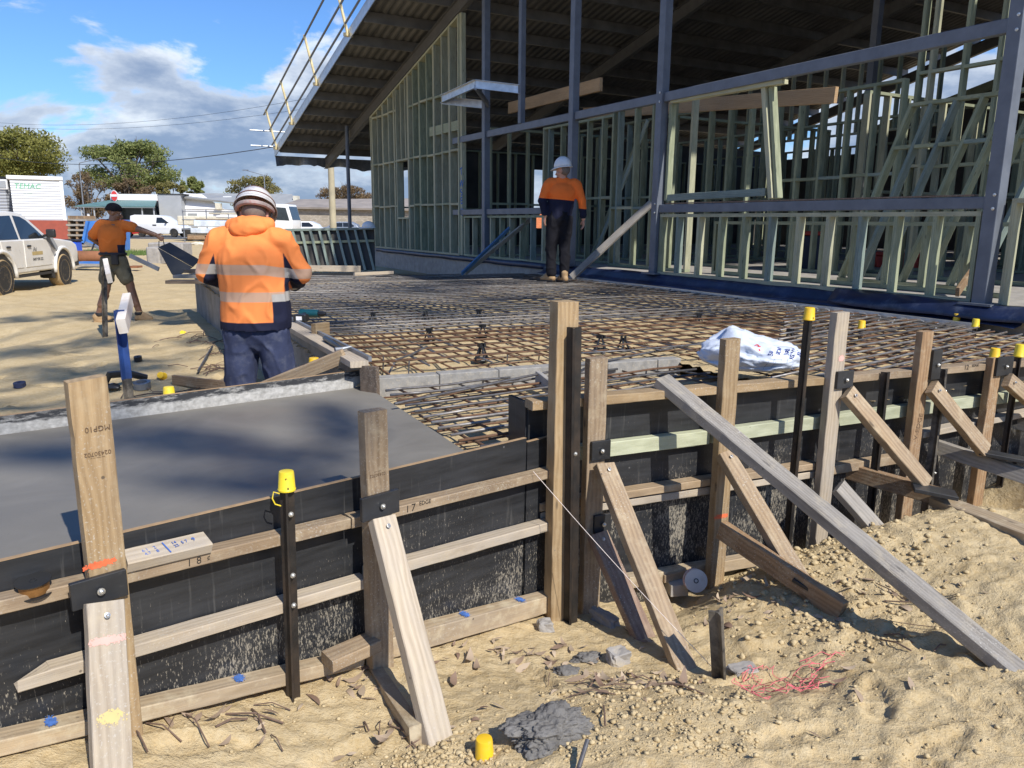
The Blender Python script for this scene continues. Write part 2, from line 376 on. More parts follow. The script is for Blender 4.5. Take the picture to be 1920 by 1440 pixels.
for a, z in (((300, 1440), .04), ((700, 1440), -.03), ((900, 1350), -.08), ((820, 1390), -.06), ((960, 1250), -.15), ((1150, 1230), -.2),
             ((1290, 1270), -.16), ((1180, 1300), -.06), ((1220, 1340), .02), ((1130, 1420), .06), ((1300, 1420), .05), ((1450, 1420), .01), ((1650, 1420), .0), ((1880, 1400), .05),
             ((1450, 1200), -.15), ((1600, 1190), -.12), ((1700, 1210), -.05), ((1850, 1270), .02),
             ((1480, 1075), -.06), ((1570, 1030), .08), ((1640, 985), .12), ((1750, 1010), .14), ((1850, 960), .14), ((1900, 1080), .12), ((1720, 1110), .06), ((1600, 1120), -.06)):
    cp(at_z(*a, z), .24)
cp(at_z(1815, 918, -.3), .2); cp(at_z(1740, 905, -.3), .16); cp(Vector((2.75, 4.1, -.38)), .2); cp(Vector((4.2, 4.6, .15)), .4); cp(Vector((4.0, 4.0, .2)), .4)
CPA = np.array(CP)
def gz(X, Y, fine=True):
    X = np.asarray(X, float); Y = np.asarray(Y, float); num = np.zeros_like(X); den = np.full_like(X, .02)
    for x, y, z, sg in CPA:
        w = np.exp(-((X-x)**2+(Y-y)**2)/(2*sg*sg)); num += w*z; den += w
    z = num/den
    d = np.hypot(X, Y); yard = np.clip((d-4)/3, 0, 1)*np.clip((60-d)/30, 0, 1)
    z = z + yard*(fbm(X, Y, .45, 3, 31)*.10+fbm(X, Y, 2.2, 3, 41)*.055)
    near = np.clip((7-d)/3, 0, 1); rough = np.clip((X-.2)/.6, .25, 1)
    if fine:
        z = z + near*(fbm(X, Y, 1.9, 3, 51)*.03+rough*np.clip(fbm(X, Y, 13, 3, 61)-.05, 0, 1)*.045+fbm(X, Y, 26, 2, 71)*.014)
    for x, y, a, s in PRINTS:
        ca, sa = math.cos(a), math.sin(a); u = (X-x)*ca+(Y-y)*sa; v = -(X-x)*sa+(Y-y)*ca; w = .048-.012*np.sin(u*9); e = (u/.15)**2+(v/w)**2
        z = z+s*(-.02*np.clip(1.25-e, 0, .5)*2*(1+.25*np.sin(u*150))+.010*np.exp(-((e-1.7)/.5)**2))
    return z
PRINTS = []
for i in range(70): PRINTS.append((random.uniform(-5.2, -1.4), random.uniform(4.3, 10.5), random.uniform(0, 3.14), random.uniform(.8, 1.8)))
for px, py, a in ((1500, 1380, .3), (1640, 1310, 1.2), (1760, 1420, .6), (1850, 1340, 2.0), (1420, 1230, .2), (640, 1400, .9), (1000, 1215, 1.9), (380, 1425, .4)): P = at_z(px, py, 0); PRINTS.append((P.x, P.y, a, .8))
def gzs(x, y): return float(gz(np.array([x]), np.array([y]))[0])
def on_ground(px, py, h=.0):
    z = 0.0
    for _ in range(6): P = at_z(px, py, z); z = gzs(P.x, P.y)+h
    return Vector((P.x, P.y, z))
def seat(px, py, z, h=.02):
    P = at_z(px, py, z)
    return on_ground(px, py, h) if gzs(P.x, P.y)+h > z else P
def axis(lo, hi, d, ratio, end_lo, end_hi):
    core = list(np.arange(lo, hi, d)); a = []; s = d; p = core[-1]
    while p < end_hi: s *= ratio if s < 3 else 1.12; p += s; a.append(p)
    b = []; s = d; p = lo
    while p > end_lo: s *= ratio if s < 3 else 1.12; p -= s; b.append(p)
    return np.array(b[::-1]+core+a)
gx = axis(-1.5, 3.4, .017, 1.017, -420, 420); gy = axis(1.5, 4.7, .017, 1.0125, -60, 700)
GX, GY = np.meshgrid(gx, gy); GZ = gz(GX, GY); nx, ny = len(gx), len(gy)
idx = np.arange(nx*ny).reshape(ny, nx); q = np.stack([idx[:-1, :-1], idx[:-1, 1:], idx[1:, 1:], idx[1:, :-1]], -1).reshape(-1, 4)
def bigmesh(name, V, Q, mats, smooth=True):
    me = bpy.data.meshes.new(name); me.vertices.add(len(V)); me.vertices.foreach_set('co', np.asarray(V, np.float32).ravel())
    k = Q.shape[1]; me.loops.add(Q.size); me.loops.foreach_set('vertex_index', Q.ravel().astype(np.int32)); me.polygons.add(len(Q))
    me.polygons.foreach_set('loop_start', np.arange(0, Q.size, k, dtype=np.int32)); me.update(calc_edges=True)
    if smooth: me.polygons.foreach_set('use_smooth', [True]*len(Q))
    return link(name, me, None, None, mats)
tag(bigmesh('sand_ground', np.stack([GX, GY, GZ], -1).reshape(-1, 3), q, [MATS['sand']]), kind='structure')

# clods of dug sand: stuff
def ico(sub=1):
    bm = bmesh.new(); bmesh.ops.create_icosphere(bm, subdivisions=sub, radius=1); V = np.array([v.co[:] for v in bm.verts]); Q = np.array([[v.index for v in f.verts] for f in bm.faces]); bm.free(); return V, Q
IV, IF = ico(1); IV2, IF2 = ico(2)
def lumps(name, pts, mats, seed=1, base=(IV, IF), flat=.75, sink=.25):
    r = np.random.default_rng(seed); Vs = []; Fs = []; o = 0; bv, bf = base
    for x, y, z, s in pts:
        v = bv*(1+r.uniform(-.42, .36, (len(bv), 1)))*np.array([r.uniform(.8, 1.25), r.uniform(.8, 1.25), flat*r.uniform(.8, 1.2)])*s
        a = r.uniform(0, 6.28); ca, sa = math.cos(a), math.sin(a); v = np.stack([v[:, 0]*ca-v[:, 1]*sa, v[:, 0]*sa+v[:, 1]*ca, v[:, 2]], -1)
        Vs.append(v+np.array([x, y, z+s*(flat-sink*1.6)])); Fs.append(bf+o); o += len(bv)
    return bigmesh(name, np.concatenate(Vs), np.concatenate(Fs), mats, smooth=False)
pts = []
def scatter(n, f, s0, s1, pw=2.2):
    k = 0
    while k < n:
        px, py = f()
        P = at_z(px, py, 0.0); x, y = P.x, P.y
        if W1.n.dot(P-W1.p) < .02 and x < .1: continue
        if W2.n.dot(P-W2.p) < .02 and x > .0: continue
        pts.append((x, y, gzs(x, y), s0+(s1-s0)*random.random()**pw)); k += 1
U = random.uniform; NG_ = random.gauss
scatter(800, lambda: (U(1050, 1420), U(1270, 1440)), .0025, .011, 3.5)
scatter(420, lambda: (NG_(820, 70), NG_(1400, 25)), .003, .011, 3)
scatter(800, lambda: (NG_(1600, 120), NG_(1070, 55)), .003, .016, 3)
scatter(600, lambda: (NG_(1480, 60), NG_(1010, 40)), .003, .018, 3)
scatter(350, lambda: (U(1250, 1920), U(1150, 1440)), .002, .009, 3)
scatter(350, lambda: (U(250, 1100), U(1200, 1440)), .002, .008, 3)
scatter(200, lambda: (NG_(1250, 60), NG_(1240, 30)), .003, .014, 3)
scatter(160, lambda: (U(1500, 1700), U(1130, 1200)), .003, .014, 3)
tag(lumps('sand_clods', pts, [MATS['clod']]), kind='stuff', label=None)

# dead gum leaves and twigs: litter nobody would count
def leaf_litter(spots, name):
    V = []; Q = []; T = []
    for (px, py, sx, sy, n) in spots:
        for i in range(int(n*.62)):
            P = at_z(NG_(px, sx), NG_(py, sy), -.05); x, y = P.x, P.y
            if W1.n.dot(P-W1.p) < .06 and x < .1: continue
            if W2.n.dot(P-W2.p) < .06 and x > 0: continue
            z = gzs(x, y)+U(.0, .014); L = random.choice((U(.02, .04), U(.035, .06), U(.05, .09))); w = L*U(.09, .19); a = U(0, 6.28); tilt = U(-.5, .5); curl = U(-1.2, 1.6); o = len(V); tn = random.random()
            for k in range(5):
                s = k/4-.5; ww = w*(1-(2*s)**2)*1.0+.0006; bx = s*L; bz = curl*L*(s*s)+tilt*s*L*.5; by = .35*L*s*s
                for e in (-1, 1):
                    lx, ly, lz = bx, by+e*ww, bz+abs(e)*0+e*ww*tilt
                    V.append((x+lx*math.cos(a)-ly*math.sin(a), y+lx*math.sin(a)+ly*math.cos(a), z+lz+.004)); T.append(tn)
            for k in range(4): Q.append((o+2*k, o+2*k+1, o+2*k+3, o+2*k+2))
    o = raw(name, V, Q, MATS['dead_leaf']); at = o.data.attributes.new('tint', 'FLOAT', 'POINT'); at.data.foreach_set('value', T)
    return tag(o, kind='stuff')
leaf_litter([(930, 1190, 60, 16, 60), (1060, 1175, 35, 16, 22), (1180, 1260, 55, 12, 40), (660, 1290, 40, 25, 24), (480, 1395, 100, 30, 20), (720, 1390, 60, 25, 20),
             (1390, 1100, 30, 12, 34), (1270, 1150, 60, 20, 30), (1560, 1130, 60, 15, 36), (1120, 1300, 80, 30, 20), (1700, 1140, 80, 20, 20), (330, 1400, 40, 25, 12), (1720, 960, 60, 15, 14), (1500, 1300, 200, 60, 14), (860, 1330, 80, 40, 16)], 'leaf_litter')
mbt = MB()
for i in range(34):
    px, py = random.choice([(480, 1400), (640, 1300), (700, 1380), (1180, 1270), (1620, 1140), (1720, 1190), (330, 1420), (1100, 1290)]); P = at_z(NG_(px, 50), NG_(py, 22), -.05); a = U(0, 3.14); L = U(.05, .2)
    if W1.n.dot(P-W1.p) < .08 and P.x < .1: continue
    pp = []
    for s in (-.5, 0, .5):
        x, y = P.x+math.cos(a)*L*s, P.y+math.sin(a)*L*s; pp.append((x, y, gzs(x, y)+.008+(.012 if s == 0 else 0)))
    mbt.tube(pp, U(.0016, .0035), 5)
tag(mbt.build('twig_litter', MATS['twig']), kind='stuff')

# ================================================================ path slab, landing, fill
def top1(px): return W1.hit(px, 1043-.2165*px if px < 700 else 892-.2135*(px-700))
FFa, FFb = at_z(0, 777, .655), at_z(690, 698, .60)            # far form, top edge
FFd = (FFb-FFa)
far0 = FFa-FFd*.35
nr0 = top1(-350); nr1 = top1(988)
S = [nr0+Vector((0, 0, -.075))-W1.n*.022, W1.hit(915, 846)+Vector((0, 0, -.07))-W1.n*.022, at_z(868, 843, .53)+Vector((0, 0, 0)), at_z(700, 733, .515), FFb+Vector((-.02, 0, -.085)), far0+Vector((0, 0, -.095))]
mb = MB()
n = len(S); mb.add(S+[Vector((p.x, p.y, p.z-.13)) for p in S], [tuple(range(n)), tuple(range(2*n-1, n-1, -1))]+[(i, i+n, (i+1) % n+n, (i+1) % n) for i in range(n)])
tag(mb.build('path_slab', MATS['wet_concrete']), kind='structure')
# sand fill under the steel
def fill(name, poly, z, amp=.02, step=.05):
    xs = [p[0] for p in poly]; ys = [p[1] for p in poly]
    ax = np.arange(min(xs)-.05, max(xs)+.06, step); ay = np.arange(min(ys)-.05, max(ys)+.06, step); A, B = np.meshgrid(ax, ay)
    ins = np.zeros(A.shape, bool); m = len(poly)
    for i in range(m):
        x0, y0 = poly[i]; x1, y1 = poly[(i+1) % m]; c = ((y0 > B) != (y1 > B)) & (A < (x1-x0)*(B-y0)/((y1-y0) or 1e-9)+x0); ins ^= c
    H = (z(A, B) if callable(z) else z)+fbm(A, B, 2.2, 3, 91)*amp*1.6+fbm(A, B, 11, 2, 95)*amp*.7
    V = np.stack([A, B, H], -1).reshape(-1, 3); I = np.arange(A.size).reshape(A.shape)
    k = ins[:-1, :-1] | ins[1:, 1:] | ins[:-1, 1:] | ins[1:, :-1]
    Q = np.stack([I[:-1, :-1], I[:-1, 1:], I[1:, 1:], I[1:, :-1]], -1)[k]
    return tag(bigmesh(name, V, Q, [MATS['sand']]), kind='structure')
ZB = .63                                                        # level of the upper steel
LW = Wall(at_z(688, 690, .66), -28)                             # left edge form of the slab
stepA, stepB = at_z(699, 704, .585), at_z(1262, 668, .585)      # top of the block step
LE = LW.p+LW.u*.02; LF = LW.at(8.8, 0)
pl = [W2.hit(1030, 800, -.03), nr1+Vector((-.0, .04, 0))]
W2f = lambda t: W2.at(t, 0, -.04)
fill('landing_sand', [(S[3].x-.06, S[3].y), (S[1].x-.03, S[1].y+.02), (nr1.x-.02, nr1.y+.05), (W2f(.05).x, W2f(.05).y), (W2f(2.2).x, W2f(2.2).y), (stepB.x+.5, stepB.y-.02), (stepA.x, stepA.y-.04)], .475, .018, .03)
fill('slab_sand', [(stepA.x+.01, stepA.y), (stepB.x, stepB.y), (W2f(1.9).x, W2f(1.9).y), (W2f(4.6).x, W2f(4.6).y), (FA.at(-5, 0).x, FA.at(-5, 0).y), (FA.at(2.6, 0).x, FA.at(2.6, 0).y), (LF.x, LF.y), (LW.at(.05, 0, -.02).x, LW.at(.05, 0, -.02).y)], .555, .02, .05)
# block step between landing and slab: a row of single blocks
d = (stepB-stepA); dl = d.length; dn = d.normalized(); side = Vector((-dn.y, dn.x, 0)); k = 0; t = 0.0
while t < dl-.1:
    L = min(.39, dl-t); c = stepA+dn*(t+L/2)+side*(-.055+U(-.004, .004)); M = frame(c-dn*(L-.012)/2, c+dn*(L-.012)/2, side)
    M.translation.z = .495+U(-.003, .003)
    o = MB().box(L-.004, .10, .185).build('concrete_block', MATS['block_grey'], None, M, bevel=.004)
    tag(o, ['grey block at the path end of the step, against the form corner', 'second grey block of the step from the wet path', 'third grey block of the step, sunlit patch beside it', 'fourth grey block of the step between path and post', 'grey block of the step just left of the tall post', 'grey block of the step behind the paired tall posts', 'grey block of the step right of the tall post', 'last grey block of the step near the white bag', 'end piece of the block step'][min(k, 8)], 'concrete block', 'blocks of the low step'); t += L; k += 1
# ================================================================ formwork
def panel(name, wall, a, b, depth_z, mat, label, t=.017, back=0.0, cat='form panel', edge='ply_edge', grp=None):
    """sheet whose top edge runs a->b, face on the wall plane"""
    x = (b-a).normalized(); M = Matrix((x, -wall.n if x.cross(-wall.n).z > 0 else wall.n, UP)).transposed().to_4x4(); M.translation = (a+b)/2
    L = (b-a).length; s = -1 if (M.to_3x3() @ Vector((0, 1, 0))).dot(wall.n) > 0 else 1
    mb = MB().prism([(-L/2, 0), (L/2, 0), (L/2, -depth_z), (-L/2, -depth_z)], 0, s*t)
    mb.box(L, t*.98, .0016, Matrix.Translation((0, s*t/2, .0011)), 1)
    o = mb.build(name, [MATS[mat], MATS[edge]], None, M)
    return tag(o, label, cat, grp)
panel('form_plywood', W1, top1(-330), top1(987), .95, 'form_ply', 'long black form ply along the near side of the wet path')
panel('form_plywood', W1, top1(989)+Vector((0, 0, .002)), W1.at(W1.t(top1(989))+.16, top1(989).z), .9, 'form_ply', 'narrow black form ply behind the tall paired posts at the path corner')
P2a, P2b = W2.hit(992, 756), W2.hit(1960, 690)
panel('form_plywood', W2, P2a, P2b, 1.25, 'form_ply', 'long black form ply of the raised slab, behind the right hand posts')
mb = MB(); c = P2a-W2.n*.10
o = mb.box(.018, .17, .30, None).build('form_end_board', MATS['form_ply'], None, frame(c-W2.u*.009+UP*-.15, c+W2.u*.009+UP*-.15, W2.n)); tag(o, 'short black end board closing the right slab form at the path corner', 'form panel')
fp = panel('form_plywood', Wall(FFa, math.degrees(math.atan2(FFd.x, FFd.y))), FFa-FFd*.35, FFb+Vector((-.02, -.02, 0)), .32, 'form_ply_slurry', 'far path form ply smeared with pale cement slurry under its black rim')
def wrail(name, wall, a, b, depth, h, mat, label, cat='form rail', grp='rails along the formwork', cut=0, dz=0.0):
    p0 = wall.hit(*a, depth); p1 = wall.hit(*b, depth); off = UP*(h/2+dz)-wall.n*(depth/2-.0015)
    o = timber(name, p0+off, p1+off, depth-.003, h, wall.n, MATS[mat])
    return tag(o, label, cat, grp)
wrail('form_rail', W1, (-130, 1186), (657, 992), .062, .037, 'timber_tan', 'top rail of the path form left of the second post, marked 18')
wrail('form_rail', W1, (662, 991), (1041, 895), .062, .037, 'timber_tan', 'top rail of the path form right of the second post, marked 17 EDGE')
r = wrail('form_rail', W1, (36, 1300), (690, 1103), .064, .038, 'timber_pale', 'pale middle rail of the path form with a slanted left end and splintered right end')
bm = bmesh.new(); bm.from_mesh(r.data)
xm = min(v.co.x for v in bm.verts)
sgn = 1 if (r.matrix_basis @ Vector((xm, 0, 0))).x < r.matrix_basis.translation.x else -1
for v in bm.verts:
    if sgn*v.co.x < -0.35*(max(w.co.x for w in bm.verts)-xm) and (r.matrix_basis.to_3x3() @ Vector((0, v.co.y, v.co.z))).dot(UP-W1.n*.6) > 0: v.co.x += sgn*.075
bm.to_mesh(r.data); bm.free()
wrail('form_rail', W1, (700, 1090), (1038, 994), .066, .040, 'timber_pale', 'pale concrete-spattered middle rail right of the second post')
wrail('form_rail', W1, (-120, 1450), (684, 1250), .068, .045, 'timber_dusty', 'sand-dusted bottom rail of the path form left, blue spray on it')
wrail('form_rail', W1, (698, 1246), (1042, 1146), .072, .080, 'timber_dusty', 'deep sand-dusted bottom rail right of the second post with two blue spray spots')
b0 = W1.hit(655, 1238, .10); tag(timber('packing_block', b0-W1.u*.085+UP*.03, b0+W1.u*.10+UP*.03, .085, .042, W1.n, MATS['timber_tan']), 'short brown packing block on the bottom rail beside the second post', 'timber block')
wrail('form_rail', W2, (1000, 771), (1550, 722), .088, .040, 'timber_gold', 'golden top plank of the slab form from its left corner to the grey post')
wrail('form_rail', W2, (1552, 722), (1960, 685), .088, .040, 'timber_tan', 'golden top plank of the slab form right of the grey post, marked 12 EDGE')
wrail('form_rail', W2, (992, 876), (1331, 833), .05, .068, 'timber_treated', 'green treated rail of the slab form between path corner and knotty post')
wrail('form_rail', W2, (1336, 832), (1960, 746), .05, .068, 'timber_treated', 'long green treated rail of the slab form right of the knotty post')
wrail('form_rail', W2, (1012, 976), (1535, 895), .058, .036, 'timber_pale', 'lower board of the doubled bottom rail of the slab form')
wrail('form_rail', W2, (1012, 960), (1535, 880), .07, .036, 'timber_tan', 'upper board of the doubled bottom rail of the slab form')
wrail('form_rail', W2, (1548, 893), (1712, 865), .06, .05, 'timber_tan', 'short brown rail of the slab form between grey post and next post')
wrail('form_rail', W2, (1730, 822), (1960, 775), .07, .035, 'timber_pale', 'pale rail at the far right under the green rail')
wrail('form_rail', W2, (1180, 1105), (1420, 1062), .06, .06, 'timber_dusty', 'dusty bottom rail of the slab form behind the reel of wire')

def bolt(wall_n, P, parent, s=.008):
    M = frame(P, P+wall_n*.02, UP); mb = MB(); mb.lathe([(s*1.25, -.002), (s*1.25, .0015), (s*.8, .002), (s*.75, .006), (s*.45, .008)], 10, Matrix.Rotation(math.pi/2, 4, 'Y'))
    return mb.build('bolt', MATS['bolt_zinc'], parent, M, smooth=True)
def prop(wall, top, off, mat, label, w=.09, t=.045, base=None, gus=(), braces=(), struts=(), ztop=None, depth=.18, name='formwork_prop', grp='timber props of the formwork', lean=0):
    """upright + ply plates + raking brace + ground strut, nailed together"""
    pt = wall.hit(*top, off)
    if base: pb = wall.hit(*base, off)
    else: pb = Vector((pt.x, pt.y, gzs(pt.x, pt.y)-depth))
    root = thing(name, (pt.x, pt.y, pb.z+depth), label, 'timber prop', grp)
    timber('post', pb-wall.n*t/2, pt-wall.n*t/2, w, t, wall.u, MATS[mat], root)
    for (cx, cy, gw, gh, go, gm) in gus:
        c = wall.hit(cx, cy, off+go); g_ = MB().box(gw, gh, .016).build('ply_plate', MATS[gm], root, frame(c-wall.u*gw/2+wall.n*.008, c+wall.u*gw/2+wall.n*.008, UP), bevel=.0015)
        if (g_.matrix_basis.to_3x3() @ Vector((1, 0, 0))).length > 0: bolt(wall.n, c+wall.n*.0165, g_)
    for (a, ao, b, bz, bw, bt, bm_, wd) in braces:
        p0 = wall.hit(*a, ao); p1 = at_z(*b, bz); o = timber('brace', p0, p1, bw, bt, wd if wd else wall.u, MATS[bm_], root)
        x = (p1-p0).normalized(); nn = x.cross(Vector(wd) if wd else wall.u); nn.normalize()
        if nn.dot(C0-p0) < 0: nn = -nn
        bolt(nn, p0+x*.035+nn*(bt/2), o, .006)
    for (a, az_, b, bz, bw, bt, bm_) in struts:
        timber('ground_strut', at_z(*a, az_), seat(*b, bz), bw, bt, UP, MATS[bm_], root)
    return root
r1 = prop(W1, (165, 712), .107, 'timber_gold', 'leftmost timber prop, tan upright with black plate above a pale brace', gus=[(184, 1103, .135, .074, .001, 'gusset_ply')],
          braces=[((194, 1128), .135, (214, 1520), .06, .09, .043, 'timber_pale', None)])
r2 = prop(W1, (706, 771), .107, 'timber_tan', 'second timber prop from the left, pale raking brace standing in the sand', gus=[(710, 946, .15, .082, .001, 'gusset_ply')],
          braces=[((716, 972), .145, (822, 1392), -.06, .09, .043, 'timber_pale', None)], struts=[((700, 1262), -.09, (782, 1385), -.06, .085, .045, 'timber_dusty')])
r3 = prop(W2, (1066, 566), .17, 'timber_gold', 'tallest post, doubled timber at the path corner with a black picket on its face', w=.1, t=.07, name='formwork_post')
r3['category'] = 'timber post'
r4 = prop(W2, (1124, 672), .14, 'timber_tan', 'timber prop right of the tallest post with two braces and two black plates', gus=[(1124, 843, .095, .085, .001, 'gusset_ply'), (1127, 980, .085, .085, .001, 'gusset_ply')],
          braces=[((1132, 872), .17, (1286, 1262), -.17, .09, .043, 'timber_tan', None), ((1120, 1002), .165, (1212, 1208), -.2, .09, .043, 'timber_red', None)])
r5 = prop(W2, (1376, 636), .125, 'timber_gold', 'timber prop in front of the white bag, knotty upright with an orange painted band', gus=(),
          braces=[((1358, 850), .15, (1502, 1092), -.02, .09, .043, 'timber_tan', None)], struts=[((1352, 992), .12, (1580, 1146), -.12, .09, .043, 'timber_brown')])
r6 = prop(W2, (1582, 586), .125, 'timber_pale', 'grey-white prop right of the capped picket, with black plate and brace', gus=[(1581, 711, .115, .09, .001, 'gusset_ply')],
          braces=[((1588, 735), .15, (1736, 908), .20, .09, .043, 'timber_tan', None)], struts=[((1553, 872), .17, (1775, 935), .13, .09, .045, 'timber_brown')])
r7 = prop(W2, (1742, 622), .125, 'timber_brown', 'brown prop second from the right with a tall narrow black plate', gus=[(1752, 683, .075, .165, .001, 'gusset_ply')],
          braces=[((1746, 725), .15, (1846, 845), .26, .09, .043, 'timber_tan', None)], struts=[((1722, 826), .24, (1960, 905), .12, .085, .045, 'timber_grey')])
r8 = prop(W2, (1872, 672), .125, 'timber_brown', 'rightmost prop with a broad dusty black plate, brace leaving the picture', gus=[(1880, 686, .15, .11, .001, 'gusset_ply')],
          braces=[((1888, 712), .15, (1990, 800), .30, .09, .043, 'timber_tan', None)], struts=[((1852, 776), .30, (1990, 815), .25, .085, .045, 'timber_grey')])
# foot plates under the braces
def slab_piece(name, px, z, L, w, t, ang, mat, label, cat, grp=None, tilt=0.0):
    P = at_z(*px, z)
    if name == 'ply_offcut': P = seat(*px, z, .05)
    M = Matrix.Translation(P) @ Matrix.Rotation(rad(ang), 4, 'Z') @ Matrix.Rotation(rad(tilt), 4, 'Y')
    return tag(MB().box(L, w, t).build(name, MATS[mat], None, M, bevel=.002), label, cat, grp)
slab_piece('ply_offcut', (1534, 1105), -.03, .20, .10, .016, -38, 'gusset_ply', 'black ply offcut under the brace foot of the orange-banded prop', 'ply offcut', None, 18)
slab_piece('ply_offcut', (1752, 921), .19, .20, .12, .02, -20, 'gusset_ply', 'black ply offcut under the brace foot of the grey-white prop', 'ply offcut', None, 6)
slab_piece('ply_offcut', (1885, 856), .235, .28, .10, .02, -20, 'gusset_ply', 'black ply offcut on the grey strut at the right edge', 'ply offcut', None, 6)
tag(timber('ground_board', seat(1758, 938, .115, .03), seat(1960, 1015, .075, .03), .10, .045, (Vector((.4, .9, 0))), MATS['timber_dusty']), 'sandy board lying on the mound beyond the grey-white prop, blue mark on it', 'timber board')
tag(timber('raking_beam', W2.hit(1240, 713, .02)+UP*.0, at_z(1950, 1297, -.03), .10, .05, W2.u*.9+Vector((.2, .5, .1)), MATS['timber_grey'], bevel=.005), 'long weathered grey beam slanting from the slab edge down to the sand', 'timber beam')
slab_piece('timber_offcut', (1262, 1075), -.19, .16, .07, .04, 28, 'timber_tan', 'small timber block on a stone beside the wire reel', 'timber block')
slab_piece('stone_lump', (1268, 1100), -.24, .09, .09, .06, 10, 'concrete_grey', 'pale stone under the small timber block', 'stone')
slab_piece('timber_offcut', (1772, 806), .16, .12, .09, .05, 20, 'timber_tan', 'short block under the strut of the rightmost prop', 'timber block')
tag(timber('timber_stub', W2.hit(1572, 905, .30)+UP*-.02, at_z(1650, 1000, .02), .09, .04, W2.u, MATS['timber_grey']), 'dark wedge-ended board leaning behind the long grey beam', 'timber board')

# star pickets: Y-section steel stakes
def ysec(mb, p0, p1, s, wdir):
    M = frame(p0, p1, wdir); L = (p1-p0).length
    for k in range(3):
        a = math.pi/2+k*2*math.pi/3; R = Matrix.Rotation(a, 4, 'X'); mb.box(L, s*.62, s*.17, M @ R @ Matrix.Translation((0, s*.31+.0005*k, 0)))
    mb.tube([M @ Vector((-L/2, 0, 0)), M @ Vector((L/2, 0, 0))], s*.16, 6)
def cap_mesh(r, h):
    mb = MB(); mb.lathe([(r*1.0, 0), (r*1.03, h*.08), (r*.97, h*.12), (r*.86, h*.9), (r*.80, h*.985), (r*.70, h), (r*.1, h*1.0)], 22)
    mb.box(r*.16, r*.08, h*.12, Matrix.Translation((0, -r*.97, h*.2)), 1)
    return mb
def picket(top, bot, label, mat='picket_black', s=.037, cap=None, bolts=(), capr=.027, caph=.062, grp='star pickets', n=None, cat='star picket'):
    root = thing('star_picket', bot, label, cat, grp)
    mb = MB(); ysec(mb, bot, top, s, (n if n else W1.n)); st = mb.build('stake', MATS[mat], root)
    ax = (top-bot).normalized()
    if cap:
        M = Matrix.Translation(top-ax*caph*.72) @ UP.rotation_difference(ax).to_matrix().to_4x4() @ Matrix.Rotation(rad(25), 4, 'Z')
        cap_mesh(capr, caph).build('safety_cap', [MATS[cap], MATS['cap_inside']], root, M, smooth=True)
    for f in bolts: bolt((n if n else W1.n), bot+(top-bot)*f+(n if n else W1.n)*s*.3, st, .007)
    return root
def vpost(wall, px, off, depth=.25): 
    t = wall.hit(*px, off); return t, Vector((t.x, t.y, gzs(t.x, t.y)-depth))
t = W1.hit(537, 893, .092); bt = W1.hit(549, 1302, .092); pk = picket(t, bt-UP*.1, 'black picket with lemon safety cap between the two left props', cap='cap_lemon', bolts=(.5, .62, .86))
mb = MB(); q = t-UP*.03; L_ = -W1.u
mb.tube([q+L_*.026-UP*.02, q+L_*.045-UP*.01, q+L_*.05+UP*-.03, q+L_*.042-UP*.05, q+L_*.024-UP*.06], .0022, 6); mb.build('cap_strap', MATS['cap_lemon'], pk)
t = W2.hit(1518, 583, .16); b_ = W2.hit(1478, 1010, .13); picket(t, b_-(t-b_)*.2, 'tall black picket with yellow cap left of the grey-white prop', cap='cap_yellow', capr=.028, caph=.06, n=W2.n)
t = W2.hit(1076, 614, .195); b_ = W2.hit(1070, 1150, .195); picket(t, b_-UP*.12, 'uncapped black picket fixed to the tallest post', n=W2.n, bolts=(.62,), s=.055)
t, b_ = vpost(W2, (1662, 698), .115); picket(t, b_, 'uncapped black picket between the grey-white prop and the brown prop', n=W2.n, s=.042)
t, b_ = vpost(W2, (1770, 692), .115); picket(t, b_, 'dusty holed picket close behind the brown prop', mat='picket_dusty', n=W2.n, s=.046, bolts=(.5, .9))
t, b_ = vpost(W2, (1866, 658), .02); picket(t, b_, 'picket with yellow cap showing above the rightmost plate', cap='cap_yellow', n=W2.n, capr=.03, caph=.06)
t, b_ = vpost(W2, (1913, 652), .09); picket(t, b_, 'picket with lemon cap at the right edge of the picture', cap='cap_lemon', n=W2.n, capr=.031, caph=.075)
b_ = at_z(1352, 1284, -.16); t = at_y(1345, 1146, b_.y-.03); picket(t, b_-(t-b_)*.3, 'short dusty picket stub standing in the sand at the string end', mat='picket_dusty', s=.05)
t = at_y(908, 1396, 1.98); picket(t, Vector((t.x+.01, t.y, -.35)), 'picket with amber cap at the bottom edge of the picture', cap='cap_yellow', capr=.029, caph=.075)
for px, z, c, lb in (((1613, 636), .66, 'cap_yellow', 'small yellow cap among the bars right of the grey-white prop'), ((1791, 620), .66, 'cap_yellow', 'yellow cap among the bars near the column foot'), ((1826, 632), .66, 'cap_lemon', 'pale lemon cap nearest the right edge among the bars')):
    b_ = at_z(*px, z-.1); picket(b_+UP*.14, b_, lb, cap=c, capr=.032, caph=.07, s=.03)
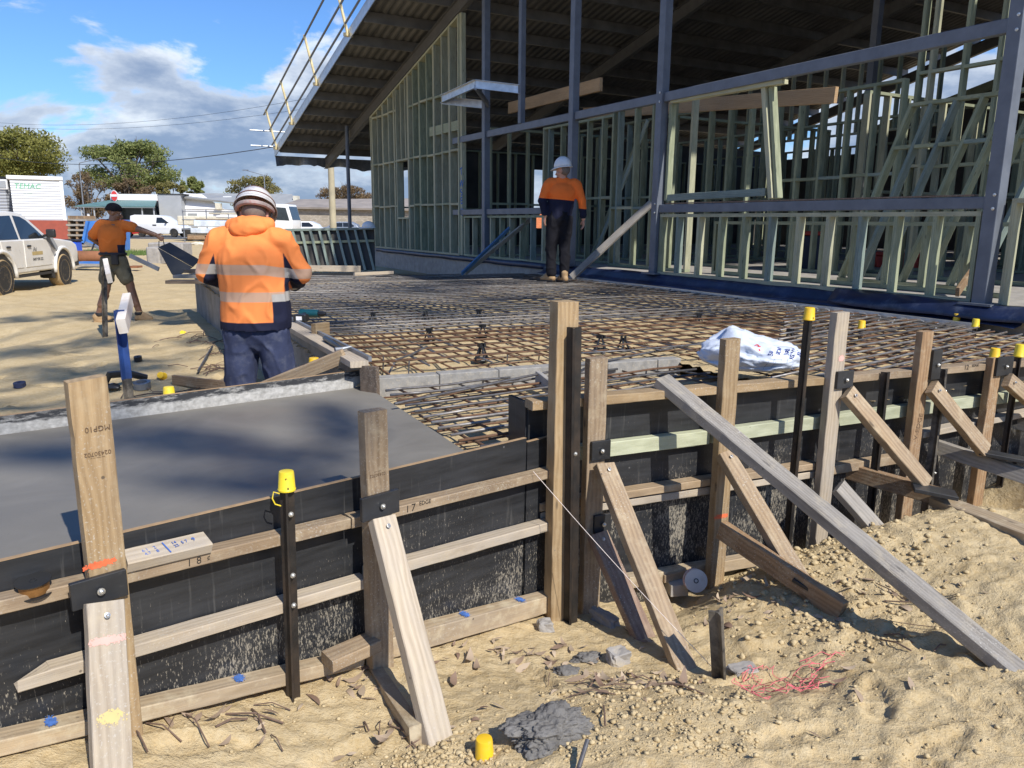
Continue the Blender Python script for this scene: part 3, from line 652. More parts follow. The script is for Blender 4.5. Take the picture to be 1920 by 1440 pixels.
# writing and paint on the timber
def text_mesh(txt, size, ext=.0004, bold=0.0, shear=0.0):
    cu = bpy.data.curves.new('txt', 'FONT'); cu.body = txt; cu.size = size; cu.extrude = ext; cu.align_x = 'CENTER'; cu.align_y = 'CENTER'; cu.offset = bold; cu.shear = shear; cu.resolution_u = 3
    o = bpy.data.objects.new('txt', cu); COL.objects.link(o); dg = bpy.context.evaluated_depsgraph_get(); dg.update()
    me = bpy.data.meshes.new_from_object(o.evaluated_get(dg)); bpy.data.objects.remove(o); return me
def mark(txt, P, n, up, size, mat, parent, name='writing', rot=0.0, bold=0.0, shear=0.0):
    n = Vector(n).normalized(); up = Vector(up); up = (up-n*up.dot(n)).normalized(); x = up.cross(n); M = Matrix((x, up, n)).transposed().to_4x4() @ Matrix.Rotation(rot, 4, 'Z'); M.translation = P+n*.0009
    return link(name, text_mesh(txt, size, bold=bold, shear=shear), parent, M, [MATS[mat]])
RAILS = {o['label']: o for o in COL.objects if o.get('label')}
def rl(s): return next(o for k, o in RAILS.items() if s in k)
upw = UP
sl = (W1.hit(657, 992, .062)-W1.hit(-130, 1186, .062)).normalized()
upw1 = (UP-sl*UP.dot(sl)).normalized()
for txt, px, sz in (('1', (355, 1056), .031), ('8', (373, 1051), .031), ('\u00a2', (391, 1045), .022)): mark(txt, W1.hit(*px, .062), W1.n, upw1, sz, 'ink_black', rl('marked 18'), bold=-.0002)
for txt, px, sz in (('1', (764, 955), .036), ('7', (775, 952), .040), ('EDGE', (797, 942), .022)): mark(txt, W1.hit(*px, .062), W1.n, upw1, sz, 'ink_black', rl('17 EDGE'))
for txt, px, sz in (('12', (1812, 689), .042), ('EDGE', (1829, 685), .024)): mark(txt, W2.hit(*px, .088), W2.n, UP, sz, 'ink_black', rl('12 EDGE'))
def stamp(root, wall, off, items, mat='ink_brown'):
    for txt, px, sz, rot in items: mark(txt, wall.hit(*px, off), wall.n, UP, sz, mat, root, 'stamp', rot)
stamp(r1, W1, .107, [('MGP10', (183, 803), .020, math.pi), ('02430702', (183, 850), .016, math.pi), ('--- ---- -- --', (183, 858), .008, math.pi)])
stamp(r2, W1, .107, [('02430702', (708, 890), .016, math.pi), ('----- ----', (708, 884), .009, math.pi)])
stamp(r7, W2, .125, [('V-EDGE', (1722, 800), .045, rad(80))])
def blot(wall, px, off, sx, sy, mat, parent, name='paint_mark', n=None, seed=1, P=None, up=UP):
    rr = random.Random(seed); N = n or wall.n; P = P if P is not None else wall.hit(*px, off); up = (up-N*up.dot(N)).normalized(); x = up.cross(N); mb = MB()
    for q in range(230):                             # a burst of paint droplets, dense in the middle
        if sx/sy > 2.4: ox = rr.uniform(-1, 1)*sx; oy = rr.gauss(0, .42)*sy
        else: ox = rr.gauss(0, .48)*sx; oy = rr.gauss(0, .48)*sy
        if abs(ox) > .0435 and abs(N.z) < .6: continue
        r0 = rr.uniform(.0012, .0062)*(1.15-min(1, math.hypot(ox/sx, oy/sy)*.75)); c = P+N*(.0009+.0000025*q)+x*ox+up*oy; el = rr.uniform(.6, 1.4)
        mb.add([c+x*math.cos(k*.7854)*r0*el+up*math.sin(k*.7854)*r0 for k in range(8)], [tuple(range(8))])
    return mb.build(name, MATS[mat], parent)
ra = rl('blue spray on it'); rb = rl('deep sand-dusted')
blot(W1, (105, 1362), .064, .026, .014, 'spray_blue', ra, n=UP, up=W1.u, P=W1.hit(105, 1394, .068)+UP*.050-W1.n*.03); blot(W1, (460, 1270), .064, .024, .016, 'spray_blue', ra, n=UP, up=W1.u, P=W1.hit(458, 1306, .068)+UP*.050-W1.n*.03, seed=4)
blot(W1, (0, 0), 0, .03, .017, 'spray_blue', rb, n=UP, up=W1.u, P=W1.hit(880, 1193, .072)+UP*.085-W1.n*.03, seed=2); blot(W1, (0, 0), 0, .03, .018, 'spray_blue', rb, n=UP, up=W1.u, P=W1.hit(984, 1163, .072)+UP*.085-W1.n*.03, seed=3)
blot(W1, (187, 1058), .107, .040, .010, 'spray_orange', r1, seed=8); blot(W2, (1352, 968), .125, .043, .014, 'spray_orange', r5, seed=5); blot(W2, (1577, 672), .125, .02, .016, 'spray_pink', r6, seed=6)
def face_blot(root, part, fx, sx, sy, mat, seed):
    o = next(c for c in root.children if c.name.split('.')[0] == part); M = o.matrix_basis if o.parent is None else ROOTM[o.name]; n = (M.to_3x3() @ Vector((0, 0, 1))); n = n if n.dot(C0-M.translation) > 0 else -n
    L = max(v.co.x for v in o.data.vertices); x = M.to_3x3() @ Vector((1, 0, 0)); blot(None, None, 0, sx, sy, mat, root, n=n, P=M.translation+x*fx*L+n*.0225, seed=seed, up=x)
face_blot(r1, 'brace', -.62, .044, .012, 'spray_pink', 11); face_blot(r1, 'brace', .12, .035, .02, 'spray_yellow', 12)
# offcut with blue figures on the top rail
c = W1.hit(315, 1045, .05)+UP*.022; oc = tag(timber('timber_offcut', c-W1.u*.113-UP*-.002, c+W1.u*.113-UP*.009, .060, .036, -W1.n*.9+UP*.38, MATS['timber_pale']), 'pale timber offcut with blue handwritten figures lying on the top rail', 'timber offcut')
Mo = oc.matrix_basis.to_3x3(); zn = Mo @ Vector((0, 0, 1)); zn = zn if zn.z > 0 else -zn
yn = Mo @ Vector((0, 1, 0)); yn = -yn if yn.z < 0 else yn
for i, (tx, sz) in enumerate((('3\n5\n1', .014), ('6.1\n4.7', .015), ('2\n8', .016), ('|', .05), ('14\n22', .014), ('5 7', .015), ('9', .02))):
    mark(tx, oc.matrix_basis.translation+W1.u*(-.085+.026*i)+zn*.0195, zn, yn, sz, 'ink_blue', oc, rot=.2)
# tie-wire reels
def reel(loc, M3, label, wire, rim, R=.042, h=.034):
    root = thing('wire_reel', loc, label, 'wire reel', 'wire reels'); M = Matrix.Translation(loc) @ M3
    for k, z in enumerate((0, h)): MB().lathe([(R*.28, z-.0015), (R, z-.0015), (R, z+.0015), (R*.28, z+.0015)], 26, M).build('flange', MATS[rim], root, smooth=True)
    MB().lathe([(R*.3, .002), (R*.8, .003), (R*.84, h*.5), (R*.8, h-.003), (R*.3, h-.002)], 26, M).build('wire_coil', MATS[wire], root, smooth=True)
    MB().lathe([(R*.22, -.002), (R*.22, h+.003), (R*.14, h+.003), (R*.14, -.002)], 16, M).build('hub', MATS['black_plastic'], root)
    return root
paint('wire_copper', (.30, .15, .05), .4, .5, scale=60)
reel(W1.hit(66, 1112, .035)+UP*.002, Matrix.Rotation(rad(5), 4, 'X'), 'black reel of copper tie wire lying on the top rail at the left', 'wire_copper', 'black_plastic')
paint('reel_white', (.55, .52, .48), .5, dirt=(.3, .2, .1, .7))
P = at_z(1300, 1105, -.22); reel(P+UP*.05, Vector((0, 0, 1)).rotation_difference(Vector((.05, -.93, .3))).to_matrix().to_4x4(), 'white rimmed reel of tie wire standing on edge by the orange-banded prop', 'spray_orange', 'reel_white', R=.055, h=.035)
# builder's line
mb = MB(); a, b = W1.hit(1000, 884, .07), at_z(1346, 1262, -.12); mb.tube([a+(b-a)*(k/10)-UP*.012*math.sin(math.pi*k/10) for k in range(11)], .0012, 5); tag(mb.build('string_line', MATS['string_white']), 'thin pale string stretched from the path form down to the picket stub', 'string')
mb = MB(); rr = random.Random(5)
def squig(cx, cy, sx, sy, n, step=.035, z0=.012):
    P = at_z(cx, cy, -.08); p = [P.x, P.y]; a = rr.uniform(0, 6.28); out = []
    for i in range(n):
        a += rr.uniform(-1.1, 1.1); p = [p[0]+math.cos(a)*step, p[1]+math.sin(a)*step]; p[0] += (P.x-p[0])*.12*sx; p[1] += (P.y-p[1])*.16*sy
        out.append((p[0], p[1], gzs(*p)+z0+abs(rr.gauss(0, .008))))
    return out
for cx, cy, s in ((1465, 1292, 1), (1490, 1288, 1), (1510, 1282, 1), (1440, 1292, 1), (1580, 1320, .6), (1570, 1300, .6), (1525, 1270, .7)): mb.tube(squig(cx, cy, s, s, 26), .0013, 5)
tag(mb.build('string_tangle', MATS['string_pink']), 'tangle of pink builder string on the sand by the picket stub', 'string')
# rubble
def rock(name, px, z, s, mat, label, cat, seed=1, scl=(1, 1, .7), rot=0.0, amp=.35, sub=3, grp=None, cut=False):
    bm = bmesh.new()
    if cut: 
        bmesh.ops.create_cube(bm, size=1.5); bmesh.ops.bevel(bm, geom=bm.edges[:], offset=.12, segments=1, affect='EDGES'); bmesh.ops.subdivide_edges(bm, edges=bm.edges[:], cuts=3, use_grid_fill=True)
    else: bmesh.ops.create_icosphere(bm, subdivisions=sub, radius=1)
    for v in bm.verts:
        k = 1+amp*(mnoise.noise(v.co*1.3+Vector((seed, 0, 0)))*1.0+mnoise.noise(v.co*4+Vector((0, seed, 0)))*.5+mnoise.noise(v.co*9+Vector((0, 0, seed)))*.3+(mnoise.noise(v.co*24)*.16+mnoise.noise(v.co*50)*.08 if sub > 3 else 0))
        v.co = Vector((v.co.x*k*s*scl[0], v.co.y*k*s*scl[1], v.co.z*k*s*scl[2]))
    me = bpy.data.meshes.new(name); bm.to_mesh(me); bm.free()
    if not cut: me.polygons.foreach_set('use_smooth', [True]*len(me.polygons))
    P = at_z(*px, z); zz = gzs(P.x, P.y) if P.y < 5 and z < .3 else z
    return tag(link(name, me, None, Matrix.Translation((P.x, P.y, zz+s*scl[2]*.35)) @ Matrix.Rotation(rot, 4, 'Z'), [MATS[mat]]), label, cat, grp)
rock('mortar_heap', (1030, 1390), -.02, .10, 'mortar', 'large dark lump of wet mortar beside the amber cap', 'mortar lump', 3, (1.25, .75, .58), .5, .42, 6)
rock('mortar_heap', (1100, 1236), -.16, .045, 'mortar', 'upper of the two small mortar lumps left of the pale concrete chunk', 'mortar lump', 5, (1.2, .8, .45), .2, .5, 5)
rock('mortar_heap', (1062, 1268), -.14, .04, 'mortar', 'lower left of the two small mortar lumps', 'mortar lump', 8, (1.2, .8, .45), -.3, .5, 4)
rock('concrete_chunk', (1158, 1240), -.15, .052, 'concrete_grey', 'pale broken concrete chunk lying before the long brace', 'concrete chunk', 4, (1, .8, .8), .5, .3, 3, None, True)
rock('concrete_chunk', (1022, 1178), -.18, .045, 'concrete_grey', 'pale chunk against the deep bottom rail near the tallest post', 'concrete chunk', 6, (.9, .8, .8), .2, .3, 3, None, True)
rock('concrete_chunk', (1133, 1168), -.22, .06, 'concrete_grey', 'long concrete piece wedged behind the reddish brace', 'concrete chunk', 9, (.6, 1.6, .6), .6, .3, 3, None, True)
rock('concrete_chunk', (1392, 1272), -.15, .05, 'concrete_grey', 'flat grey slab piece right of the picket stub', 'concrete chunk', 12, (1.3, .9, .25), .3, .2, 3, None, True)
slab_piece('ply_scrap', (1640, 1148), -.12, .18, .09, .012, -25, 'concrete_grey', 'grey flat scrap half buried beyond the ply foot', 'scrap')
mb = MB(); P0 = at_z(1085, 1440, .04); mb.tube([P0+Vector((-.01, -.1, -.02)), P0+Vector((.0, 0, .0)), P0+Vector((.03, .07, .035))], .007, 10); tag(mb.build('rebar_offcut', MATS['rebar_grey']), 'short grey bar end poking from the sand at the bottom edge', 'steel bar')
# ================================================================ steel reinforcement
def clip_line(p, d, poly):
    ts = []; m = len(poly)
    for i in range(m):
        a = poly[i]; b = poly[(i+1) % m]; e = (b[0]-a[0], b[1]-a[1]); den = d.x*e[1]-d.y*e[0]
        if abs(den) < 1e-9: continue
        t = ((a[0]-p.x)*e[1]-(a[1]-p.y)*e[0])/den; s = ((a[0]-p.x)*d.y-(a[1]-p.y)*d.x)/den
        if 0 <= s <= 1: ts.append(t)
    ts.sort(); return [(ts[i], ts[i+1]) for i in range(0, len(ts)-1, 2)]
def rebar_mat(root, poly, u, sp, z, mats, r=.006, jit=.006, start=0.0, nseg=8, limit=99):
    v = Vector((-u.y, u.x, 0)); k0 = min(Vector((*p, 0)).dot(v) for p in poly); k1 = max(Vector((*p, 0)).dot(v) for p in poly); k = k0+.05+start; n = 0
    while k < k1:
        p = v*k
        for a, b in clip_line(p, u, poly):
            if b-a < .15: continue
            a -= U(0, .03); b += U(-.02, .03); pts = [p+u*(a+(b-a)*i/nseg)+v*U(-jit, jit)+UP*(z+U(-.004, .004)) for i in range(nseg+1)]
            MB().tube(pts, r*U(.95, 1.05), 6).build('bar', MATS[random.choice(mats(p) if callable(mats) else mats)], root, smooth='all'); n += 1
        k += sp*U(.93, 1.07)
    return n
PU = [(stepA.x+.06, stepA.y+.03), (stepB.x+.02, stepB.y+.02), (W2f(2.0).x, W2f(2.0).y), (W2f(4.6).x, W2f(4.6).y), (FA.at(-4.6, 0, .35).x, FA.at(-4.6, 0, .35).y), (FA.at(2.9, 0, .35).x, FA.at(2.9, 0, .35).y), (LW.at(8.6, 0, -.1).x, LW.at(8.6, 0, -.1).y), (LW.at(.1, 0, -.07).x, LW.at(.1, 0, -.07).y)]
ru = W2.u.copy(); rv = Vector((-ru.y, ru.x, 0))
t1 = thing('rebar_mat', (0, 7, .6), 'upper mat of steel bars covering the raised slab, rusty in front, painted-shade grey behind', 'rebar mat')
rebar_mat(t1, PU, ru, .205, .642, lambda p: ['rebar_rust', 'rebar_rust', 'rebar_rust', 'rebar_grey'] if p.dot(rv) < LW.p.dot(rv)+1.5+U(-.3, .3) else ['rebar_grey', 'rebar_grey', 'rebar_pale', 'rebar_grey']); rebar_mat(t1, PU, rv, .215, .630, ['rebar_rust', 'rebar_grey', 'rebar_grey'])  # far rows turn grey: shade and sky sheen put into the bar colour
t2 = thing('rebar_mat', (0, 7, .58), 'lower mat of steel bars just above the sand of the raised slab', 'rebar mat')
rebar_mat(t2, PU, ru, .20, .600, lambda p: ['rebar_rust'] if p.dot(rv) < LW.p.dot(rv)+1.8 else ['rebar_grey'], start=.09); rebar_mat(t2, PU, rv, .21, .588, ['rebar_rust'], start=.1)  # same painted-in shade: lower bars go grey past the near rows
# heavier pale starter bars towards the right edge
PR = [(W2f(1.4).x, W2f(1.4).y+.03), (W2f(4.6).x, W2f(4.6).y), (FA.at(-4.6, 0, .5).x, FA.at(-4.6, 0, .5).y), (FA.at(-3.2, 0, .9).x, FA.at(-3.2, 0, .9).y)]
t3 = thing('rebar_mat', (2.5, 5, .66), 'pale straight bars fanned over the steel at the right edge of the slab', 'rebar mat')
rebar_mat(t3, PR, Vector((math.sin(rad(50)), math.cos(rad(50)), 0)), .13, .668, ['rebar_pale', 'rebar_grey', 'rebar_pale'], r=.008)
PL = [(S[3].x+.05, S[3].y-.01), (S[2].x+.02, S[2].y+.03), (nr1.x-.03, nr1.y+.03), (W2f(.06).x, W2f(.06).y), (W2f(2.0).x, W2f(2.0).y), (stepB.x, stepB.y-.12), (stepA.x+.05, stepA.y-.14)]
t4 = thing('rebar_mat', (0, 4, .5), 'steel mat over sunlit sand in the landing between wet path and block step', 'rebar mat')
lu = Vector((math.sin(rad(58)), math.cos(rad(58)), 0)); lv = Vector((math.sin(rad(-33)), math.cos(rad(-33)), 0))
rebar_mat(t4, PL, lu, .125, .545, ['rebar_grey', 'rebar_grey', 'rebar_pale', 'rebar_rust'], r=.008); rebar_mat(t4, PL, lv, .19, .528, ['rebar_rust', 'rebar_grey'], r=.007)
rebar_mat(t4, PL, lu, .21, .508, ['rebar_rust'], r=.006, start=.04)
# plastic chairs under the bars
def chair_mesh():
    mb = MB(); mb.lathe([(.045, 0), (.05, .004), (.045, .012), (.030, .014), (.028, .004)], 14)
    for k in range(4):
        a = k*math.pi/2; mb.tube([(.04*math.cos(a), .04*math.sin(a), .008), (.022*math.cos(a), .022*math.sin(a), .05), (.010*math.cos(a), .010*math.sin(a), .085)], [.007, .006, .006], 6)
    for k in (0, 1): mb.box(.05, .012, .022, Matrix.Translation((0, .012*(-1 if k else 1), .088)))
    return mb.mesh('bar_chair')
cm = chair_mesh(); cm.materials.append(MATS['black_plastic'])
for i, px in enumerate([(1168, 660), (1126, 658), (903, 676), (805, 640), (905, 632), (700, 606), (798, 604), (898, 600), (1310, 608), (1480, 640)]):
    o = bpy.data.objects.new('bar_chair', cm); COL.objects.link(o); P = at_z(*px, .575); o.matrix_basis = Matrix.Translation((P.x, P.y, .58)) @ Matrix.Rotation(U(0, 3), 4, 'Z') @ Matrix.Scale(1.0 if i > 2 else 1.15, 4)
    tag(o, ['black bar chair standing on the sand nearest the white bag', 'black bar chair just left of the pair near the white bag', 'black bar chair on bright sand behind the block step', 'black bar chair left of the middle in sunlit steel', 'black bar chair in the middle of the rusty steel', 'black bar chair near the drill among grey bars', 'black bar chair right of the drill at the edge of the rusty bars', 'black bar chair between drill and tall post in the rusty bars', 'black bar chair just above the white bag', 'black bar chair between white bag and capped picket'][i], 'bar chair', 'plastic chairs under the steel')
mb = MB()
for px, h in (((718, 702), .12), ((766, 706), .1), ((950, 684), .07), ((1010, 676), .07), ((690, 720), .1)):
    P = at_z(*px, .56); mb2 = MB().tube([P, P+UP*h+Vector((.006, 0, 0))], .005, 6); tag(mb2.build('steel_peg', MATS['rebar_grey']), {718: 'thin steel peg nearest the left form corner behind the step', 766: 'thin steel peg rising from bright sand behind the second block', 950: 'thin steel peg left of the tall post behind the step', 1010: 'thin steel peg close left of the tall post', 690: 'steel peg at the form corner by the wet path'}[px[0]], 'steel peg', 'steel pegs in the sand')
P = at_z(728, 702, .57); Q_ = at_z(800, 655, .66); mbb = MB().tube([P, P+UP*.06+(Q_-P)*.2, P+(Q_-P)*.6+UP*.03, Q_+UP*.02], .007, 8); tag(mbb.build('bent_bar', MATS['rebar_grey']), 'bent grey bar lying over the rusty steel behind the block step', 'steel bar')
# thick bar along the step and timber/steel strip
a, b = at_z(740, 757, .56), at_z(1330, 640, .62); tag(MB().tube([a, a+(b-a)*.5+UP*.01, b], .008, 8).build('edge_bar', MATS['rebar_grey']), 'long grey bar running along the foot of the block step', 'steel bar')
tag(timber('concrete_strip', at_z(1008, 708, .56), at_z(1046, 738, .53), .09, .03, UP, MATS['concrete_grey']), 'short grey strip standing in the landing left of the tallest post', 'concrete strip')
# left form of the slab
M_ = 'form_ply_concrete'
pn = panel('form_plywood', LW, LW.at(0, .655), LW.at(9.2, .655), .75, M_, 'grey concrete-stained form along the left side of the raised slab', cat='form panel')
tag(timber('form_plate', LW.at(.03, .680, .035), LW.at(2.2, .680, .035), .105, .04, LW.n, MATS['timber_pale']), 'pale timber plate on top of the left slab form, front length', 'timber plate')
tag(timber('form_plate', LW.at(2.22, .680, .035), LW.at(9.2, .680, .035), .105, .04, LW.n, MATS['timber_dusty']), 'timber plate on top of the left slab form, rear length behind the drill', 'timber plate')
tag(MB().bar(LW.at(.03, .706, -.03), LW.at(5.2, .706, -.03), .03, .02).build('form_strip', MATS['gal_dull']), 'thin grey steel strip along the inner edge of the left slab form', 'steel strip')
c = LW.at(0, .46, -.015); tag(MB().box(.03, .12, .42, Matrix.Translation(c) @ Matrix.Rotation(rad(62), 4, 'Z')).build('form_end_board', MATS['board_dark']), 'dark upright end board at the corner of the left slab form', 'form panel')
tag(timber('form_brace', LW.hit(646, 667, .06), at_y(495, 728, 4.75), .085, .042, Vector((.3, -.2, 1)), MATS['timber_tan']), 'tan timber leaning against the left slab form beside the bending worker', 'timber brace')
tag(MB().bar(at_z(350, 517, .66), at_z(735, 513, .66), .05, .03).build('rear_form', MATS['black_plastic']), 'black form edge across the back of the raised slab', 'form panel')
tag(timber('rear_board', at_z(664, 514, .71), at_z(737, 511, .71), .05, .04, UP, MATS['timber_pale']), 'short pale board on the rear edge of the steel before the tall wall frame', 'timber board')
# ================================================================ building
FLOOR = .80
def zr(t): return 7.25-.243*t
def fp_(t, s, z): return FA.at(t, z, -s)              # s is distance into the building
tag(MB().prism([(0, 0), (1, 0), (1, 1), (0, 1)], 0, 1).build('floor_slab', MATS['concrete_grey']), kind='structure')
fs = COL.objects['floor_slab']; V = [fp_(-8, -.02, .3), fp_(12.3, -.02, .3), fp_(12.3, 15.6, .3), fp_(-8, 15.6, .3)]
me = bpy.data.meshes.new('floor_slab'); me.from_pydata([tuple(v) for v in V]+[(v.x, v.y, FLOOR-.006) for v in V], [], [(3, 2, 1, 0), (4, 5, 6, 7), (0, 1, 5, 4), (1, 2, 6, 5), (2, 3, 7, 6), (3, 0, 4, 7)]); me.materials.append(MATS['concrete_grey']); fs.data = me
def drape(name, prof, t0, t1, n, mat, label, cat, amp=.012, seed=3):
    V = []; Q = []; m = len(prof)
    for i in range(n+1):
        t = t0+(t1-t0)*i/n
        for j, (s, z) in enumerate(prof): w = (vnoise(np.array(t*2.3+j), np.array(j*3.1+seed), seed)*2*amp); V.append(fp_(t, s+w*.8, z+w)[:])
    for i in range(n):
        for j in range(m-1): Q.append((i*m+j, i*m+j+1, (i+1)*m+j+1, (i+1)*m+j))
    o = raw(name, V, Q, MATS[mat]); o.modifiers.new('thick', 'SOLIDIFY').thickness = .004; return tag(o, label, cat)
drape('blue_membrane', [(-.01, FLOOR+.004), (-.035, FLOOR-.02), (-.05, FLOOR-.07), (-.09, .67), (-.20, .648)], -5.05, 3.0, 60, 'membrane_blue', 'dark blue damp membrane lapped over the floor edge along the low wall frame', 'membrane', .018)
drape('blue_membrane', [(.06, FLOOR+.002), (-.03, FLOOR+.0), (-.05, FLOOR-.05), (-.045, FLOOR-.10)], 3.0, 12.0, 60, 'membrane_blue', 'blue membrane strip under the tall left wall frame', 'membrane', .012)
drape('blue_membrane', [(-.02, FLOOR+.03), (-.08, FLOOR+.02), (-.16, .74), (-.2, .69)], -5.3, -3.1, 20, 'membrane_blue', 'loose blue membrane lapping the foot of the right column', 'membrane', .022, 9)
mb = MB(); mb.bar(fp_(-4.75, -.24, .628), fp_(2.6, -.24, .628), .055, .05); mb.bar(fp_(-4.75, -.268, .60), fp_(2.6, -.268, .60), .09, .004, UP)
tag(mb.build('edge_angle', MATS['galvanised']), 'galvanised edge angle along the slab joint below the blue membrane', 'steel angle')
ea = MB()
for k in range(46):
    t = -4.4+k*.15; c = fp_(t, -.33+U(-.01, .01), .60); ea.tube([c+FA.u*.05*math.cos(a)+UP*.035*math.sin(a)+FA.n*.02*math.sin(a*2) for a in [x*.6 for x in range(10)]], .010, 6)
tag(ea.build('dowel_sleeves', MATS['gal_dull']), 'row of grey dowel sleeves hanging below the galvanised edge angle', 'dowel row')
# steel frame
sf = thing('steel_skeleton', FA.at(0, FLOOR), 'blue-grey steel columns and rails along the open front of the building', 'steel frame')
def tcol(px, py): return FA.t(FA.hit(px, py))
def sq(mb, a, b, w): mb.bar(a, b, w, w, FA.u if abs((b-a).normalized().z) > .9 else UP); return mb
cols = {'a': tcol(911, 300), 'b': tcol(1076, 200), 'c': tcol(1239, 250), 'd': tcol(1876, 300)}
for k, t in cols.items():
    o = sq(MB(), fp_(t, .0, FLOOR), fp_(t, .0, zr(t)), .125).build('column', MATS['steel_column'], sf, bevel=.008, seg=2)
    MB().box(.24, .30, .02, Matrix.Translation(fp_(t, 0, FLOOR+.011)) @ Matrix.Rotation(rad(29), 4, 'Z')).build('base_plate', MATS['steel_column'], sf)
    for z in (1.66, 1.78, 3.14, 3.26): 
        if k in 'cd': bolt(FA.n, fp_(t, -.063, z)+FA.u*-.03, o, .012)
t = tcol(979, 100); sq(MB(), fp_(t, 0, 3.26), fp_(t, 0, zr(t)), .10).build('hanger_post', MATS['steel_column'], sf, bevel=.006)
tl = tcol(850, 268)
ks = [cols['d'], cols['c'], cols['b'], cols['a'], tl]
for a, b in zip(ks, ks[1:]):
    g0 = .064 if b != tl else .064
    MB().bar(fp_(a+.064, .01, 3.20), fp_(b-(.064 if b != tl else 0), .01, 3.20), .125, .075, UP).build('head_rail', MATS['steel_column'], sf, bevel=.006)
for a, b in zip(ks, ks[1:]):
    if a == cols['c']: continue
    MB().bar(fp_(a+.064, .01, 1.715), fp_(b-(.064 if b != tl else 0), .01, 1.715), .11, .075, UP).build('sill_rail', MATS['steel_column'], sf, bevel=.006)
tag(MB().bar(fp_(-4.45, .012, 1.783), fp_(-.15, .012, 1.783), .014, .07, UP).build('sill_strip', MATS['timber_red']), 'thin reddish packing strip on the right sill rail', 'timber strip')
# canopy bracket
zc = FA.hit(911, 178).z
A_, B_, C_ = at_z(829, 186, zc), at_z(892, 158, zc), FA.hit(977, 168); D_ = FA.hit(905, 196)
cb = thing('canopy_bracket', fp_(cols['a'], 0, zc), 'galvanised bracket frame bolted out from the columns at mid height', 'steel bracket')
def cchan(a, b, h=.15, w=.05):
    mb = MB(); y = UP; mb.bar(a, b, h, .006); x = (b-a).normalized(); nn = x.cross(UP).normalized()
    for s in (-1, 1): mb.bar(a+UP*s*(h/2-.003)+nn*w/2, b+UP*s*(h/2-.003)+nn*w/2, .006, w)
    return mb
cchan(A_, B_).build('channel', MATS['galvanised'], cb); cchan(B_, C_).build('channel', MATS['galvanised'], cb); cchan(A_+UP*-.02, D_).build('channel', MATS['galvanised'], cb)
MB().bar(B_+UP*-.05, FA.hit(915, 196), .09, .05).build('strut', MATS['gal_dull'], cb)
# stud frames
def zf(z): return z if callable(z) else (lambda k: z)
def wall_frame(label, P0, P1, z0, z1, sp, mats, nog=(), opening=None, w=.105, t=.042, double=False, group='timber wall frames of the building', name='wall_frame', lean=None, jitter=True, top=True):
    P0 = Vector(P0); P1 = Vector(P1); L = (P1-P0).length; u = (P1-P0).normalized(); nn = Vector((u.y, -u.x, 0)); f1 = zf(z1)
    root = thing(name, (P0.x, P0.y, z0), label, 'wall frame', group)
    def pt(d, z): 
        q = P0+u*d; q = Vector((q.x, q.y, z)); 
        if lean: q += lean*(z-z0)
        return q
    timber('bottom_plate', pt(0, z0+t/2), pt(L, z0+t/2), w, t, nn, MATS[mats[0]], root, bevel=0)
    if top: timber('top_plate', pt(0, f1(0)-t/2), pt(L, f1(L)-t/2), w, t, nn, MATS[mats[0]], root, bevel=0)
    ds = []; d = t/2
    while d < L: ds.append(d); d += sp
    if L-t/2-ds[-1] > .05: ds.append(L-t/2)
    if opening:
        o0, o1, oz0, oz1 = opening; ds = [d for d in ds if not (o0-.05 < d < o1+.05)]
        for dd in (o0, o1): ds += [dd]
        for dd in np.arange(o0+.2, o1-.1, .3):
            timber('cripple_stud', pt(dd, z0+t), pt(dd, oz0-t), t, w, u, MATS[mats[0]], root, bevel=0); timber('cripple_stud', pt(dd, oz1+t), pt(dd, f1(dd)-t), t, w, u, MATS[mats[0]], root, bevel=0)
        timber('sill', pt(o0+t/2, oz0-t/2), pt(o1-t/2, oz0-t/2), w, t, nn, MATS[mats[0]], root, bevel=0); timber('lintel', pt(o0+t/2, oz1+t/2), pt(o1-t/2, oz1+t/2), w, t, nn, MATS[mats[0]], root, bevel=0)
    for i, d in enumerate(sorted(ds)):
        m = random.choice(mats)
        timber('stud', pt(d, z0+t), pt(d+(U(-.006, .006) if jitter else 0), f1(d)-t), t, w, u, MATS[m], root, bevel=0)
        if double and i % 2 == 1: timber('stud', pt(d+t+.002, z0+t), pt(d+t+.002, f1(d+t)-t), t, w, u, MATS[m], root, bevel=0)
    ds = sorted(ds)
    for zn in nog:
        for a, b in zip(ds, ds[1:]):
            if b-a < .1 or (opening and a >= opening[0]-.02 and b <= opening[1]+.02): continue
            if zn+.1 > f1(a): continue
            z = zn+U(-.015, .015); timber('nogging', pt(a+t/2+.001, z), pt(b-t/2-.001, z), w, t, nn, MATS[random.choice(mats)], root, bevel=0)
    return root
SG, SB, SP = 'stud_green', 'stud_blue', 'stud_pale'
tE, tS = tcol(703, 470), tcol(864, 300); sI = .03
op0, op1 = tcol(771, 360)-tS, tcol(748, 360)-tS
wf = wall_frame('tall raked wall frame under the left roof slope with a window opening', fp_(tS, sI, 0), fp_(tE, sI, 0), FLOOR, lambda d: zr(tS+d)-.02, .42, [SP, SG, SP], nog=(1.9, 3.0, 4.2), opening=(op0, op1, 1.62, 2.98), double=True, w=.16, t=.045)
timber('corner_post', fp_(tS-.03, sI, FLOOR), fp_(tS-.03, sI, zr(tS)), .14, .10, FA.u, MATS[SP], wf)
timber('band_rail', fp_(tS+.1, sI-.05, 3.5), fp_(tS+1.6, sI-.05, 3.5), .20, .02, UP, MATS[SG], wf)
